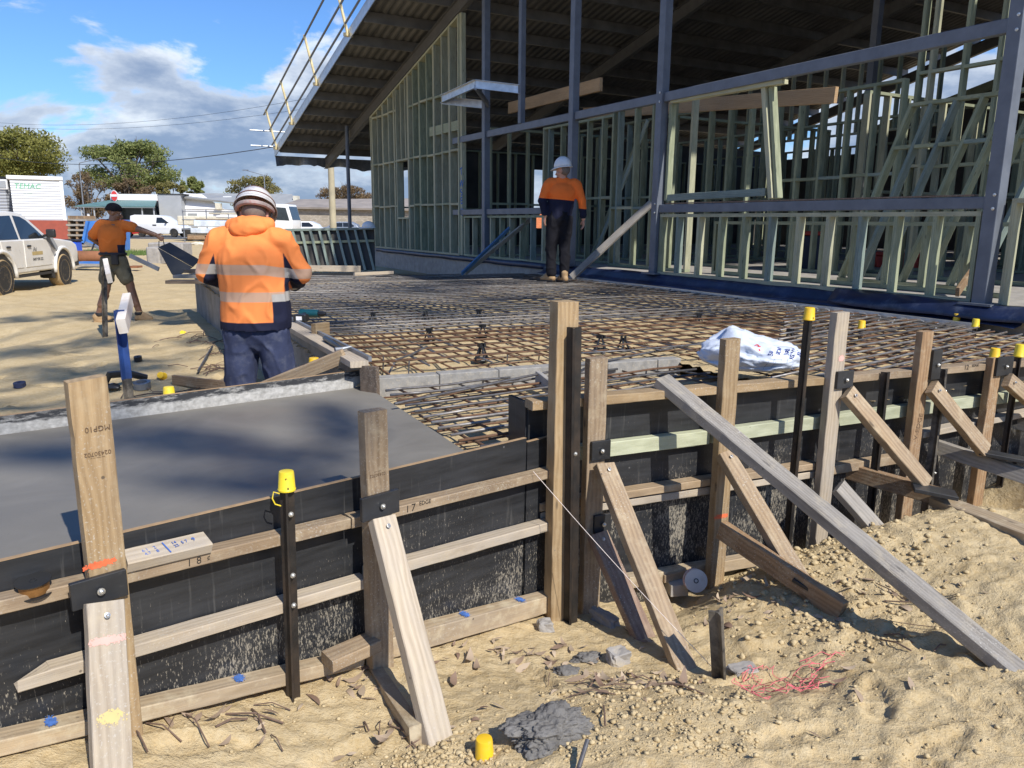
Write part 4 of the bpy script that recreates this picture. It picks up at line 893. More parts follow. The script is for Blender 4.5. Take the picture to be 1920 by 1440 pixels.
for i, (zz, L, r) in enumerate(((2.55, .16, .2), (2.3, .2, -.1), (2.12, .13, .4), (1.95, .18, .1), (1.72, .15, -.3))):
    mark('LWSEK'[i] if i else 'T', fp_(tS-.05, sI-.052, zz)+FA.u*-.02, FA.n, UP, .2, 'spray_blue', wf, 'spray_mark', r, bold=.006)
wall_frame('low stud frame below the left sill rail, behind the white-hatted worker', fp_(cols['b']+.1, .05, 0), fp_(tS-.12, .05, 0), FLOOR, 1.64, .40, [SG, SP, SB], nog=())
wall_frame('low stud frame below the right sill rail, sunlit green studs', fp_(cols['d']+.1, .04, 0), fp_(cols['c']-.08, .04, 0), FLOOR, 1.64, .41, [SP, SG, SB], nog=())
wall_frame('second low frame standing behind the right low stud frame', fp_(cols['d']+.3, .95, 0), fp_(cols['c']-.2, .95, 0), FLOOR, 1.55, .45, [SG, SG])
wall_frame('stud frame just right of the right column at the picture edge', fp_(cols['d']-.12, .10, 0), fp_(cols['d']-1.6, .10, 0), FLOOR-.05, 1.75, .28, [SP, SG, SP])
wall_frame('full height stud frame close behind the bay between third and fourth columns', fp_(cols['c']+.15, .75, 0), fp_(cols['b']-.1, .75, 0), FLOOR, FLOOR+2.55, .44, [SG, SB, SP], nog=(1.75,))
wall_frame('full height stud frame close behind the white-hatted worker and second column', fp_(cols['b']+.2, 1.1, 0), fp_(tS-1.6, 1.1, 0), FLOOR, FLOOR+2.55, .45, [SG, SB, SP], nog=(1.95,))
# inside walls
H1 = FLOOR+2.62
wall_frame('inner stud wall behind the white-hatted worker', fp_(.6, 2.3, 0), fp_(5.6, 2.3, 0), FLOOR, H1, .45, [SG, SG, SB], nog=(2.0,))
wall_frame('inner stud wall seen through the middle opening', fp_(-1.8, 2.6, 0), fp_(.4, 2.6, 0), FLOOR, H1, .42, [SG, SG, SB], nog=(2.2,))
wall_frame('tall inner stud wall reaching the roof behind the right opening', fp_(-4.6, 2.9, 0), fp_(-1.75, 2.9, 0), FLOOR, lambda d: min(zr(-4.6+d)-.1, 6.2), .44, [SG, SP, SG], nog=(2.3, 3.5))
wall_frame('inner cross wall in the middle of the building', fp_(2.6, 2.4, 0), fp_(2.6, 6.5, 0), FLOOR, H1, .45, [SG, SG], nog=(2.0,))
wall_frame('inner cross wall beside the doorway on the left', fp_(6.0, .4, 0), fp_(6.0, 5.2, 0), FLOOR, H1, .45, [SG, SG], nog=(1.9,))
wall_frame('inner cross wall in the shadow behind the right opening', fp_(-.9, 3.0, 0), fp_(-.9, 8.0, 0), FLOOR, H1, .45, [SG, SP], nog=(2.0,))
wall_frame('deep inner wall parallel to the front', fp_(-3.8, 5.6, 0), fp_(8.0, 5.6, 0), FLOOR, H1, .45, [SG, SG], nog=(2.0,))
wall_frame('deepest inner wall before the dark back wall', fp_(-4.5, 9.6, 0), fp_(9.5, 9.6, 0), FLOOR, H1, .5, [SG, SG], nog=(2.0,))
wall_frame('raked high wall frame deep under the roof above the middle opening', fp_(1.0, 7.6, 0), fp_(6.5, 7.6, 0), H1, lambda d: min(zr(1.0+d)-.5, 5.0), .45, [SP, SG])
wall_frame('end wall frame at the low side of the building with open bays', fp_(12.1, .2, 0), fp_(12.1, 11, 0), FLOOR, 3.55, .6, [SG, SG], nog=(1.9,))
wall_frame('outer end frame on the low side, seen through the left bays', fp_(12.1, 11.3, 0), fp_(12.1, 15, 0), FLOOR, 3.55, .5, [SG, SG], nog=(1.9,))
# frame leaning inside the right opening
q0 = fp_(-3.7, 1.5, 0); q1 = fp_(-1.9, 1.5, 0)
wall_frame('loose stud frame leaning back inside the right opening', q0, q1, FLOOR, 2.95, .3, [SG, SG, SB], nog=(2.45,), lean=(FA.u*-.28+(-FA.n)*.12))
# head and jamb pieces in the middle opening
wn_ = thing('window_frame', FA.at(-.9, 2), 'loose timber window frame with paired jamb studs in the middle opening', 'window frame')
timber('head', FA.hit(1262, 190, -.05), FA.hit(1472, 153, -.05), .05, .10, UP, MATS[SP], wn_)
timber('jamb_stud', FA.hit(1436, 164, -.08), FA.hit(1449, 372, -.08), .065, .10, FA.u, MATS[SP], wn_); timber('jamb_stud', FA.hit(1449, 164, -.10), FA.hit(1460, 372, -.10), .05, .09, FA.u, MATS[SG], wn_)
timber('sill_board', FA.hit(1251, 371, -.06), FA.hit(1436, 360, -.06), .09, .03, UP, MATS[SB], wn_)
timber('jamb_stud', FA.hit(1262, 196, -.08), FA.hit(1252, 376, -.08), .05, .09, FA.u, MATS[SG], wn_)
tag(timber('lvl_beam', FA.hit(955, 203, -.9), FA.hit(1127, 158, -.9), .22, .06, UP, MATS['lvl_wood']), 'tan laminated beam end resting between the second and third columns', 'timber beam')
tag(timber('lvl_beam', FA.hit(1095, 213, -1.5), FA.hit(1568, 178, -1.5), .20, .06, UP, MATS['lvl_wood']), 'long laminated beam running inside behind the head rail', 'timber beam')
# diagonal props
tag(timber('leaning_prop', at_z(872, 512, .66), FA.hit(1055, 362, -1.3), .09, .035, Vector((.4, .3, 1)), MATS['timber_pale']), 'pale timber prop leaning through the left sill opening', 'timber prop')
paint('level_blue', (.10, .22, .38), .4); tag(MB().bar(at_z(866, 513, .67), FA.hit(955, 428, .45), .07, .03, Vector((.4, .3, 1))).build('spirit_level', MATS['level_blue'], bevel=.004), 'long blue spirit level leaning with the pale prop', 'spirit level')
tag(timber('leaning_prop', at_z(1072, 520, .66), FA.hit(1222, 380, -.6), .12, .04, Vector((.4, .3, 1)), MATS['timber_grey']), 'weathered grey-brown plank leaning into the building beside the white-hatted worker', 'timber prop')
tag(timber('diagonal_brace', FA.hit(1105, 505, -.8), FA.hit(1215, 225, -.8), .07, .03, FA.u, MATS[SB]), 'blue-green diagonal brace between the third and fourth columns', 'timber brace')
tag(timber('diagonal_brace', FA.hit(1085, 540, -1.6), FA.hit(1200, 250, -2.2), .07, .03, FA.u, MATS[SG]), 'inner green diagonal brace behind the worker', 'timber brace')
tag(timber('leaning_prop', FA.hit(1795, 548, -.2), FA.hit(1850, 470, -1.2), .09, .035, UP, MATS['timber_brown']), 'brown plank leaning at the foot of the right column', 'timber prop')
# roof
paint('roof_steel', (.15, .145, .14), .6, .0, var=.25, scale=1.5); paint('purlin_steel', (.17, .165, .16), .5, .2, var=.2, scale=3); paint('rafter_steel', (.13, .128, .128), .55, .1)
rf = thing('roof', fp_(5, 5, 5), 'big sloping steel roof with purlins over the open timber frame', 'roof')
def rp(t, s, dz): return fp_(t, s, zr(t)+dz)
T0, T1, S0, S1 = -7.0, 17.0, -1.55, 15.0
mb = MB(); n = 360
V = []; Q = []
for i in range(n+1):
    s = S0+(S1-S0)*i/n; h = .525+(.024 if (i % 4) < 2 else 0)
    V += [rp(T0, s, h)[:], rp(T1, s, h)[:]]
Q = [(2*i, 2*i+1, 2*i+3, 2*i+2) for i in range(n)]
o = raw('roof_sheet', V, Q, MATS['roof_steel'], rf, smooth=False); o.modifiers.new('thick', 'SOLIDIFY').thickness = .012
t = T0+.3; 
while t < T1:
    mb = MB(); mb.bar(rp(t, S0+.02, .42), rp(t, S1-.03, .42), .20, .006); mb.bar(rp(t+.035, S0+.02, .515), rp(t+.035, S1-.03, .515), .006, .075); mb.bar(rp(t+.035, S0+.02, .325), rp(t+.035, S1-.03, .325), .006, .075); mb.build('purlin', MATS['purlin_steel'], rf); t += 1.05
for s in (.0, 4.9, 9.8, 14.7):
    mb = MB(); mb.bar(rp(T0, s, .15), rp(T1-.2, s, .15), .30, .012); 
    for dz in (.006, .294): mb.bar(rp(T0, s, dz), rp(T1-.2, s, dz), .012, .12)
    mb.build('rafter', MATS['rafter_steel'], rf)
for s in (4.9, 9.8): MB().bar(fp_(.5, s, FLOOR), rp(.5, s, -.01), .12, .12, FA.u).build('inner_post', MATS['rafter_steel'], rf)
MB().bar(rp(T0, S0-.01, .47), rp(T1, S0-.01, .47), .22, .02).build('verge_flashing', MATS['galvanised'], rf); MB().bar(rp(T0, S0+.06, .590), rp(T1, S0+.06, .590), .012, .16).build('verge_capping', MATS['galvanised'], rf)
# torn sarking hanging at the eave
V = []; Q = []; n = 60
for i in range(n+1):
    s = S0+(6.5)*i/n; w = vnoise(np.array(s*1.9), np.array(.5), 3); L = .30+.30*float(vnoise(np.array(s*3.1), np.array(2.5), 8))+.12*float(vnoise(np.array(s*9), np.array(1.5), 9))
    for j in range(4): V.append((fp_(T1-.02+.06*float(w)+.04*j*math.sin(s*5), s, zr(T1)+.40-L*j/3))[:])
for i in range(n):
    for j in range(3): Q.append((i*4+j, i*4+j+1, i*4+j+5, i*4+j+4))
o = raw('torn_sarking', V, Q, MATS['gal_dull'], rf, smooth=False); o.modifiers.new('thick', 'SOLIDIFY').thickness = .005
te, se = T1-.8, .25
q = at_y(652, 300, 23.2); MB().tube([(q.x, q.y, 1.3), (q.x, q.y, 4.2)], .055, 14).build('eave_post', MATS['steel_column'], rf)
# guard rail along the verge
gr = thing('guard_rail', rp(12, S0, .5), 'temporary edge guard rail with pale posts along the sloping roof verge', 'guard rail')
paint('guard_post', (.72, .60, .33), .5, .1, var=.12); paint('guard_pipe', (.13, .15, .19), .45, .3)
VW = Wall(fp_(0, S0, 0), -29)
tv = [VW.t(VW.hit(*px)) for px in ((521, 283), (550, 229), (596, 145), (654, 44))]
tv.append(tv[-1]-2.4)
for t in tv:
    b = rp(t, S0-.02, .45); tp = rp(t, S0-.30, 1.62); o = MB().tube([b, tp], .032, 8).build('post', MATS['guard_post'], gr); MB().box(.22, .10, .07, Matrix.Translation(b+UP*.03) @ Matrix.Rotation(rad(61), 4, 'Z')).build('clamp', MATS['guard_post'], o)
for f, ex in ((.97, .35), (.55, .3), (.22, .5)):
    a = rp(tv[0]+ex, S0-.02-.28*f, .45+1.17*f); b = rp(T0, S0-.02-.28*f, .45+1.17*f); MB().tube([a, b], .026, 8).build('rail', MATS['guard_pipe'], gr)
for dz, l in ((1.0, .9), (.55, .7)):
    c = rp(tv[0]+.05, S0-.25, dz); MB().tube([c-FA.n*-.55, c+FA.n*-.6], .02, 8).build('return_pipe', MATS['galvanised'], gr)
# back and end walls: dark sheets added to deepen the interior shade
paint('wrap_shade_dark', (.06, .055, .05), .8, var=.3, scale=2)  # building wrap on the loose panel, painted interior shade on back and end walls
for a, b, lb in ((-7.5, .5, 'back wall behind the right opening, dark sheet added as interior shade'), (.55, 8.5, 'back wall deep in the middle of the building, dark sheet added as interior shade')):
    root = thing('back_wall', fp_(a, 15.2, FLOOR), lb, 'wall', 'dark back walls'); V = [fp_(a, 15.2, FLOOR), fp_(b, 15.2, FLOOR), fp_(b, 15.2, zr(b)-.75), fp_(a, 15.2, zr(a)-.75)]
    mb = MB().add(V+[v-FA.n*.1 for v in V], [(0, 1, 2, 3), (7, 6, 5, 4), (0, 4, 5, 1), (1, 5, 6, 2), (2, 6, 7, 3), (3, 7, 4, 0)]); mb.build('wall_sheet', MATS['wrap_shade_dark'], root)
    MB().bar(fp_(a, 15.1, zr(a)-.85), fp_(b, 15.1, zr(b)-.85), .25, .06).build('header', MATS[SG], root)
rw = thing('side_wall', fp_(-7.3, 5, FLOOR), 'dark side wall closing the building on the high right side', 'wall'); a, b = fp_(-7.3, 3.5, FLOOR), fp_(-7.3, 15, FLOOR)
V = [a, b, fp_(-7.3, 15, zr(-7.3)), fp_(-7.3, 3.5, zr(-7.3))]; MB().add(V+[v-FA.u*.1 for v in V], [(0, 1, 2, 3), (7, 6, 5, 4), (0, 4, 5, 1), (1, 5, 6, 2), (2, 6, 7, 3), (3, 7, 4, 0)]).build('wall_sheet', MATS['wrap_shade_dark'], rw)
EWl = Wall(fp_(12.25, 0, 0), 61)
def ews(px, py): return (EWl.hit(px, py)-fp_(12.25, 0, 0)).dot(-FA.n)
wo0, wo1, do0, do1 = ews(742, 360), ews(774, 360), ews(1000, 400), ews(1064, 400)
root = thing('end_wall', fp_(12.25, 5, FLOOR), 'end wall on the low side, dark sheets added as shade, open bays showing sky', 'wall', 'dark back walls')
def eseg(a, b, z0, z1): MB().bar(fp_(12.25, a, (z0+z1)/2), fp_(12.25, b, (z0+z1)/2), z1-z0, .03).build('wall_sheet', MATS['wrap_shade_dark'], root)  # dark sheet added between the bays to darken the interior
eseg(.1, wo0, FLOOR, 3.6); eseg(wo0+.001, wo1, FLOOR, 1.5); eseg(wo0+.001, wo1, 3.0, 3.6); eseg(wo1+.001, do0, FLOOR, 3.6); eseg(do0+.001, do1, FLOOR, 1.35); eseg(do0+.001, do1, 3.1, 3.6); eseg(do1+.001, 15.2, FLOOR, 4.1)
MB().bar(fp_(8.55, 15.2, 2.3), fp_(12.2, 15.2, 2.3), 3.0, .03).build('wall_sheet', MATS['wrap_shade_dark'], root)
# clutter inside
paint('bin_red', (.55, .06, .04), .5); paint('bin_dark', (.03, .035, .06), .5)
for px, lb, c in (((1515, 505), 'dark wheelie bin with red lid behind the low green studs', 'bin_dark'), ((1655, 500), 'red toolbox on the floor behind the right low studs', 'bin_red'), ((1722, 505), 'small red box near the right column inside', 'bin_red')):
    P = at_z(*px, FLOOR); root = thing('storage_bin', P, lb, 'bin'); h = .55 if c == 'bin_dark' else .2
    MB().prism([(-.19, 0), (.19, 0), (.23, h), (-.23, h)], -.2, .2, Matrix.Translation(P)).build('body', MATS[c], root, bevel=.015); MB().box(.5, .46, .06, Matrix.Translation(P+UP*(h+.03))).build('lid', MATS['bin_red'], root, bevel=.015)
# ================================================================ people
def prim_mesh(prims):
    mb = MB()
    for p in prims:
        if p[0] == 'c':
            _, a, ra, b, rb = p[:5]; a = Vector(a); b = Vector(b); fl = p[5] if len(p) > 5 else None
            ax = (b-a); L = ax.length; ax.normalize(); pts = []; rs = []
            for k in (-1, -.8, -.5, -.2): pts.append(a+ax*ra*k); rs.append(ra*math.sqrt(max(1e-4, 1-k*k)))
            for k in range(7): f = k/6; pts.append(a+(b-a)*f); rs.append(ra+(rb-ra)*f)
            for k in (.2, .5, .8, 1): pts.append(b+ax*rb*k); rs.append(rb*math.sqrt(max(1e-4, 1-k*k)))
            n0 = len(mb.v); mb.tube(pts, rs, 20)
            if fl:
                d = Vector(fl[0]).normalized()
                for i in range(n0, len(mb.v)):
                    v = Vector(mb.v[i]); f = max(0, min(1, (v-a).dot(ax)/max(L, 1e-6))); c = a+(b-a)*f; mb.v[i] = tuple(v+d*((v-c).dot(d)*(fl[1]-1)))
        else:
            _, c, r = p[:3]; M = Matrix.Translation(c) @ (p[3] if len(p) > 3 else Matrix.Identity(4))
            pr = [(math.sin(math.pi*k/14), -math.cos(math.pi*k/14)) for k in range(15)]; pr[0] = (.02, -1); pr[-1] = (.02, 1)
            mb.lathe(pr, 22, M @ Matrix.Diagonal((*r, 1)))
    return mb.mesh('tmp')
def flesh(name, prims, vox, mats, parent, M, smooth=3, fold=None, masks=None, keep=None):
    me = prim_mesh(prims); o = bpy.data.objects.new('tmp', me); COL.objects.link(o)
    m = o.modifiers.new('r', 'REMESH'); m.mode = 'VOXEL'; m.voxel_size = vox; m2 = o.modifiers.new('s', 'SMOOTH'); m2.iterations = smooth; m2.factor = .5
    dg = bpy.context.evaluated_depsgraph_get(); dg.update(); me2 = bpy.data.meshes.new_from_object(o.evaluated_get(dg)); bpy.data.objects.remove(o); bpy.data.meshes.remove(me)
    me2.name = name
    if keep:
        bm = bmesh.new(); bm.from_mesh(me2); bmesh.ops.delete(bm, geom=[v for v in bm.verts if not keep(v.co)], context='VERTS'); bm.to_mesh(me2); bm.free()
    if fold:
        ns = [v.normal.copy() for v in me2.vertices]
        for v, nn in zip(me2.vertices, ns): v.co += nn*fold(v.co)
    if masks:
        for k, f in masks.items():
            at = me2.attributes.new(k, 'FLOAT', 'POINT'); at.data.foreach_set('value', [f(v.co) for v in me2.vertices])
    me2.polygons.foreach_set('use_smooth', [True]*len(me2.polygons))
    return link(name, me2, parent, M, mats)
def V3(*a): return Vector(a)
def hand(w, d, nrm, side, curl=.5):
    """palm and five fingers: w wrist, d pointing direction, nrm palm normal, side vector towards thumb"""
    d = d.normalized(); s = (side-d*side.dot(d)).normalized(); n = d.cross(s); n = n if n.dot(nrm) > 0 else -n
    P = [('c', w+d*.02, .026, w+d*.075, .034, (n, .55))]
    for i, (off, L) in enumerate(((.028, .070), (.010, .078), (-.009, .072), (-.027, .056))):
        a = w+d*.085+s*off; p = a; dr = d.copy(); r = .0092
        for k in range(3):
            dr = (dr+n*curl*(.5+.3*k)).normalized(); q = p+dr*L*(.45, .32, .23)[k]; P.append(('c', p, r, q, r*.93)); p = q; r *= .93
    a = w+d*.03+s*.024; b = a+(d*.6+s*.7+n*.25).normalized()*.042; c = b+(d*.9+s*.2+n*.4).normalized()*.032; P += [('c', a, .0125, b, .0105), ('c', b, .0105, c, .009)]
    return P
def head(c, f, up, sc=1.0):
    f = f.normalized(); up = (up-f*up.dot(f)).normalized(); r = f.cross(up); M = Matrix((r, f, up)).transposed().to_4x4(); q = lambda x, y, z: c+(r*x+f*y+up*z)*sc
    return [('e', q(0, -.012, .03), (.076*sc, .096*sc, .092*sc), M), ('e', q(0, .03, -.035), (.062*sc, .068*sc, .085*sc), M), ('e', q(0, .062, -.088), (.033*sc, .028*sc, .024*sc), M),
            ('c', q(0, .088, .004), .010*sc, q(0, .112, -.036), .015*sc), ('c', q(-.045, .073, .022), .014*sc, q(.045, .073, .022), .014*sc), ('c', q(-.02, .092, -.063), .009*sc, q(.02, .092, -.063), .009*sc),
            ('e', q(.078, -.01, -.008), (.012*sc, .022*sc, .033*sc), M), ('e', q(-.078, -.01, -.008), (.012*sc, .022*sc, .033*sc), M), ('e', q(.048, .058, -.03), (.02*sc, .022*sc, .025*sc), M), ('e', q(-.048, .058, -.03), (.02*sc, .022*sc, .025*sc), M)], M, q
def eyes(q, parent, M):
    for s in (-1, 1):
        mb = MB(); c = q(.031*s, .083, .004); mb.lathe([(.002, -.011), (.008, -.008), (.0112, 0), (.008, .008), (.002, .011)], 10, Matrix.Translation(c)); mb.build('eye', MATS['eye_white'], parent, M, smooth='all')
paint('eye_white', (.7, .68, .64), .3); paint('skin_tan', (.50, .27, .18), .55, var=.12, scale=20); paint('skin_ruddy', (.56, .29, .20), .55, var=.14, scale=20); paint('skin_brown', (.20, .105, .065), .5, var=.12, scale=20); paint('hair_grey', (.17, .14, .12), .8, scale=90); paint('hair_dark', (.02, .017, .016), .7, scale=90)
def hivis(name, org, navy=(.012, .014, .035), tape=(.42, .40, .37), tapeo=(.50, .32, .22)):
    g = NG(name); v = g.vec(); n = g.noise(v, 5, 4); w = g.noise(v, 300, 2)
    c = g.mix(g.map(n, .3, .7), tuple(x*.86 for x in org), org); c = g.mix(g.map(g.noise(v, 2.6, 5, .65), .55, .75, 0, .4), c, tuple(x*.7 for x in org))
    nv = g.map(g.attr('navy'), -.0025, .0025); tp = g.map(g.attr('tape'), -.0025, .0025)
    c = g.mix(nv, c, navy); t = g.mix(nv, tapeo, tape); hatch = g.map(g.noise(g.vec((1, 1, 1)), 180, 2), .4, .6, .85, 1.05); c = g.mix(tp, c, t)
    g.bump(g.math('ADD', g.math('MULTIPLY', w, .35), n), .35, .006); return g.out(c, g.map(tp, 0, 1, .85, .42), 0, .25)
hivis('hivis_fleece', (.90, .27, .075)); hivis('hivis_shirt', (1.0, .20, .035)); hivis('hivis_tee', (.62, .165, .03), tapeo=(.62, .165, .03))
def cloth(name, c, dirt=None):
    g = NG(name); v = g.vec(); n = g.noise(v, 7, 5, .6); col = g.mix(g.map(n, .3, .7), tuple(x*.72 for x in c), tuple(x*1.15 for x in c))
    if dirt: col = g.mix(g.map(g.noise(v, 11, 6, .7), .5, .7, 0, .5), col, dirt)
    g.bump(g.math('ADD', g.noise(v, 260, 2), g.math('MULTIPLY', n, 2)), .3, .005); return g.out(col, .9, 0, .15)
cloth('trouser_navy', (.045, .055, .105), (.13, .14, .18)); cloth('trouser_black', (.012, .012, .016)); cloth('shorts_khaki', (.13, .12, .085)); cloth('band_navy', (.028, .034, .055)); cloth('beanie_black', (.010, .010, .014))
paint('boot_tan', (.36, .235, .12), .75, var=.2, dirt=(.5, .38, .2, .5)); paint('helmet_white', (.74, .74, .72), .3, var=.04); paint('helmet_worn', (.60, .585, .58), .4, var=.12, scale=9, dirt=(.28, .17, .14, .5)); paint('helmet_stripe', (.20, .095, .075), .5); paint('band_red', (.36, .29, .27), .7, var=.2, scale=9, dirt=(.42, .08, .06, .6)); paint('belt_black', (.012, .012, .014), .6)
def fold_fn(a, f, seed, zs=1.0):
    def fn(c): 
        p = Vector((c.x*f, c.y*f, c.z*f*zs+seed)); r = 1-abs(mnoise.noise(p))*2; return a*(mnoise.noise(p*.6)*1.2+max(0, r-.55)*1.6-.25)
    return fn
def boots(root, M, feet, mat='boot_tan'):
    for (x, y, z, yaw, pit) in feet:
        fd = V3(math.sin(yaw), math.cos(yaw), 0); a = V3(x, y, z)
        P = [('c', a+V3(0, 0, .13), .052, a+V3(0, 0, .06), .05), ('c', a+V3(0, 0, .05)-fd*.03, .045, a+fd*.15+V3(0, 0, .042), .043, (V3(0, 0, 1), .95)), ('c', a+fd*.05+V3(0, 0, .10), .045, a+fd*.13+V3(0, 0, .055), .04)]
        if pit: 
            Rm = Matrix.Translation(a+fd*.16) @ Matrix.Rotation(pit, 4, fd.cross(UP)) @ Matrix.Translation(-(a+fd*.16)); P = [(p[0], Rm @ p[1], p[2], Rm @ p[3], *p[4:]) for p in P]
        b = flesh('boot', P, .009, [MATS[mat]], root, M, 3); s = MB().prism([(-.05, -.01), (.20, -.01), (.205, .022), (-.055, .022)], -.045, .045, Matrix.Rotation(math.pi/2-yaw, 4, 'Z')); 
        for i, v in enumerate(s.v): w = Vector(v)+a; s.v[i] = tuple(Rm @ w) if pit else tuple(w)
        s.build('sole', MATS['belt_black'], b, M, bevel=.006)
def helmet(root, M, c, f, up, mat, r=(.118, .142, .125), stripes=False, peak=True):
    f = f.normalized(); up = (up-f*up.dot(f)).normalized(); rr = f.cross(up); Mh = Matrix((rr, f, up)).transposed().to_4x4(); Mh.translation = c; V = []; Q = []; n = 36; m = 12
    for i in range(m+1):
        th = math.pi/2*i/m
        for k in range(n):
            a = 2*math.pi*k/n; x, y = math.cos(a), math.sin(a); s = math.cos(th)
            rid = 1+.03*max(0, math.cos(th*2.0))*(1 if abs(x) < .3 else 0)*(1-s*.2) if i > 2 else 1
            V.append((Mh @ V3(r[0]*x*s, r[1]*y*s, r[2]*math.sin(th)*rid)))
    for i in range(m):
        for k in range(n): Q.append((i*n+k, i*n+(k+1) % n, (i+1)*n+(k+1) % n, (i+1)*n+k))
    o0 = len(V)
    for lev, (e, z) in enumerate(((1.0, 0), (1.06, -.012), (1.07, -.018))):
        for k in range(n):
            a = 2*math.pi*k/n; x, y = math.cos(a), math.sin(a); pk = .055*max(0, y)**2.2*lev/2 if peak else 0
            V.append(Mh @ V3(r[0]*x*e, r[1]*y*e+pk, z-(.012*max(0, y) if peak else 0)*lev/2))
    for l in range(2):
        for k in range(n): Q.append((o0+l*n+k, o0+l*n+(k+1) % n, o0+(l+1)*n+(k+1) % n, o0+(l+1)*n+k))
    h = raw('hard_hat', [tuple(v) for v in V], Q, MATS[mat], root, M); h.modifiers.new('t', 'SOLIDIFY').thickness = .004
    if stripes:
        for el, wd in ((.22, .008), (.80, .006)):
            mb = MB(); mb.tube([Mh @ V3(r[0]*1.005*math.cos(el)*math.cos(a), r[1]*1.005*math.cos(el)*math.sin(a), r[2]*1.005*math.sin(el)) for a in [math.pi*2*k/36 for k in range(37)]], wd*.5, 6); mb.build('stripe', MATS['helmet_stripe'], h, M)
    return h, Mh
# --- bending worker, close by on the left
X0, Y0 = at_y(478, 600, 5.0).x, 5.0; Z0 = gzs(X0, Y0)
nw = thing('person', (X0, Y0, Z0), 'worker in orange fleece and worn hard hat, seen from behind with his head bent', 'person'); Mw = Matrix.Translation((X0, Y0, Z0)) @ Matrix.Rotation(rad(5), 4, 'Z') @ Matrix.Scale(1.02, 4)
hd, Mhd, qh = head(V3(.01, .13, 1.525), V3(-.05, .75, -.62), V3(0, .62, .75))
hl = hand(V3(-.16, .36, 1.04), V3(.5, .7, -.2), V3(0, 0, -1), V3(.6, -.3, .3), .7); hr = hand(V3(.19, .36, 1.06), V3(-.5, .7, -.1), V3(0, 0, -1), V3(-.6, -.3, .3), .7)
body = flesh('body', hd+[('c', V3(.0, .045, 1.40), .06, V3(.005, .10, 1.50), .058), ('c', V3(-.29, .05, 1.15), .045, V3(-.16, .36, 1.04), .03), ('c', V3(.29, .05, 1.15), .045, V3(.19, .36, 1.06), .03), ('c', V3(-.19, .02, 1.36), .05, V3(-.29, .05, 1.15), .045), ('c', V3(.19, .02, 1.36), .05, V3(.29, .05, 1.15), .045),
     ('c', V3(0, .03, .9), .13, V3(0, .03, 1.33), .15, (V3(0, 1, 0), .6)), ('c', V3(-.1, .02, .88), .085, V3(-.12, .05, .46), .055), ('c', V3(-.12, .05, .46), .055, V3(-.12, 0, .09), .04), ('c', V3(.1, .02, .88), .085, V3(.12, .05, .46), .055), ('c', V3(.12, .05, .46), .055, V3(.12, 0, .09), .04)]+hl+hr, .0065, [MATS['skin_ruddy']], nw, Mw, 2)
eyes(qh, nw, Mw)
flesh('hair', [('e', qh(0, -.03, .0), (.078, .085, .085), Mhd)], .009, [MATS['hair_grey']], nw, Mw, 2, keep=lambda c: (c-qh(0, 0, -.07)).dot(Mhd.to_3x3() @ V3(0, -.2, 1)) > 0)
def line(c, x0, z0, x1, z1): return c.x-(x0+(x1-x0)*(c.z-z0)/(z1-z0))
def nv_near(c):
    s = [.852-c.z]                                                        # hem band
    if c.x > .19: s.append(min(c.x-.205, -line(c, .205, 1.29, .31, 1.075), 1.3-c.z))
    if c.x < -.19: s.append(min(-.215-c.x, line(c, -.205, 1.30, -.315, 1.09), 1.3-c.z))
    if c.x > 0: s.append(min(c.x-.135, 1.03-c.z, .24-c.x))
    return max(s)
def tp_near(c):
    dz = -.03*max(0, min(1, (c.x-.1)/.15)); b1 = min(1.213+dz-c.z, c.z-(1.150+dz)); b2 = min(1.043-c.z, c.z-.982) if abs(c.x) < .235 and c.y < .25 else -1
    return max(b1, b2)
jk = [('c', V3(0, .03, .845), .222, V3(0, .03, 1.18), .22, (V3(0, 1, 0), .70)), ('e', V3(0, .02, 1.22), (.222, .15, .20)), ('c', V3(-.165, .03, 1.36), .085, V3(.165, .03, 1.36), .085), ('e', V3(0, .05, 1.40), (.16, .105, .085)),
      ('c', V3(-.195, .03, 1.35), .086, V3(-.295, .05, 1.15), .070), ('c', V3(-.295, .05, 1.15), .070, V3(-.18, .31, 1.055), .05), ('c', V3(.195, .03, 1.35), .086, V3(.295, .05, 1.15), .070), ('c', V3(.295, .05, 1.15), .070, V3(.20, .31, 1.07), .05)]
fleece = flesh('fleece_jacket', jk, .0085, [MATS['hivis_fleece']], nw, Mw, 4, fold_fn(.013, 7.5, 2.0, .75), {'navy': nv_near, 'tape': tp_near}, keep=lambda c: c.z > .795)
flesh('hood', [('c', V3(-.10, .03, 1.45), .048, V3(0, -.045, 1.425), .046), ('c', V3(.10, .03, 1.45), .048, V3(0, -.045, 1.425), .046), ('e', V3(0, -.035, 1.435), (.115, .05, .055)), ('e', V3(0, .0, 1.47), (.108, .078, .045)), ('c', V3(-.10, .03, 1.45), .05, V3(-.06, .14, 1.40), .04), ('c', V3(.10, .03, 1.45), .05, V3(.06, .14, 1.40), .04)], .0085, [MATS['hivis_fleece']], fleece, Mw, 3, fold_fn(.011, 11, 5.0), {'navy': lambda c: -1.0, 'tape': lambda c: -1.0})
tr = [('c', V3(0, .03, .80), .172, V3(0, .03, .84), .15, (V3(0, 1, 0), .72)), ('c', V3(-.10, .03, .77), .114, V3(-.125, .05, .46), .098), ('c', V3(-.125, .05, .46), .098, V3(-.125, .01, .10), .085), ('c', V3(.10, .03, .77), .114, V3(.135, .05, .46), .098), ('c', V3(.135, .05, .46), .098, V3(.135, .01, .10), .085)]
flesh('trousers', tr, .009, [MATS['trouser_navy']], nw, Mw, 3, fold_fn(.011, 11, 1.0, .55))
boots(nw, Mw, [(-.13, 0, 0, -.15, 0), (.135, 0, 0, .2, 0)])
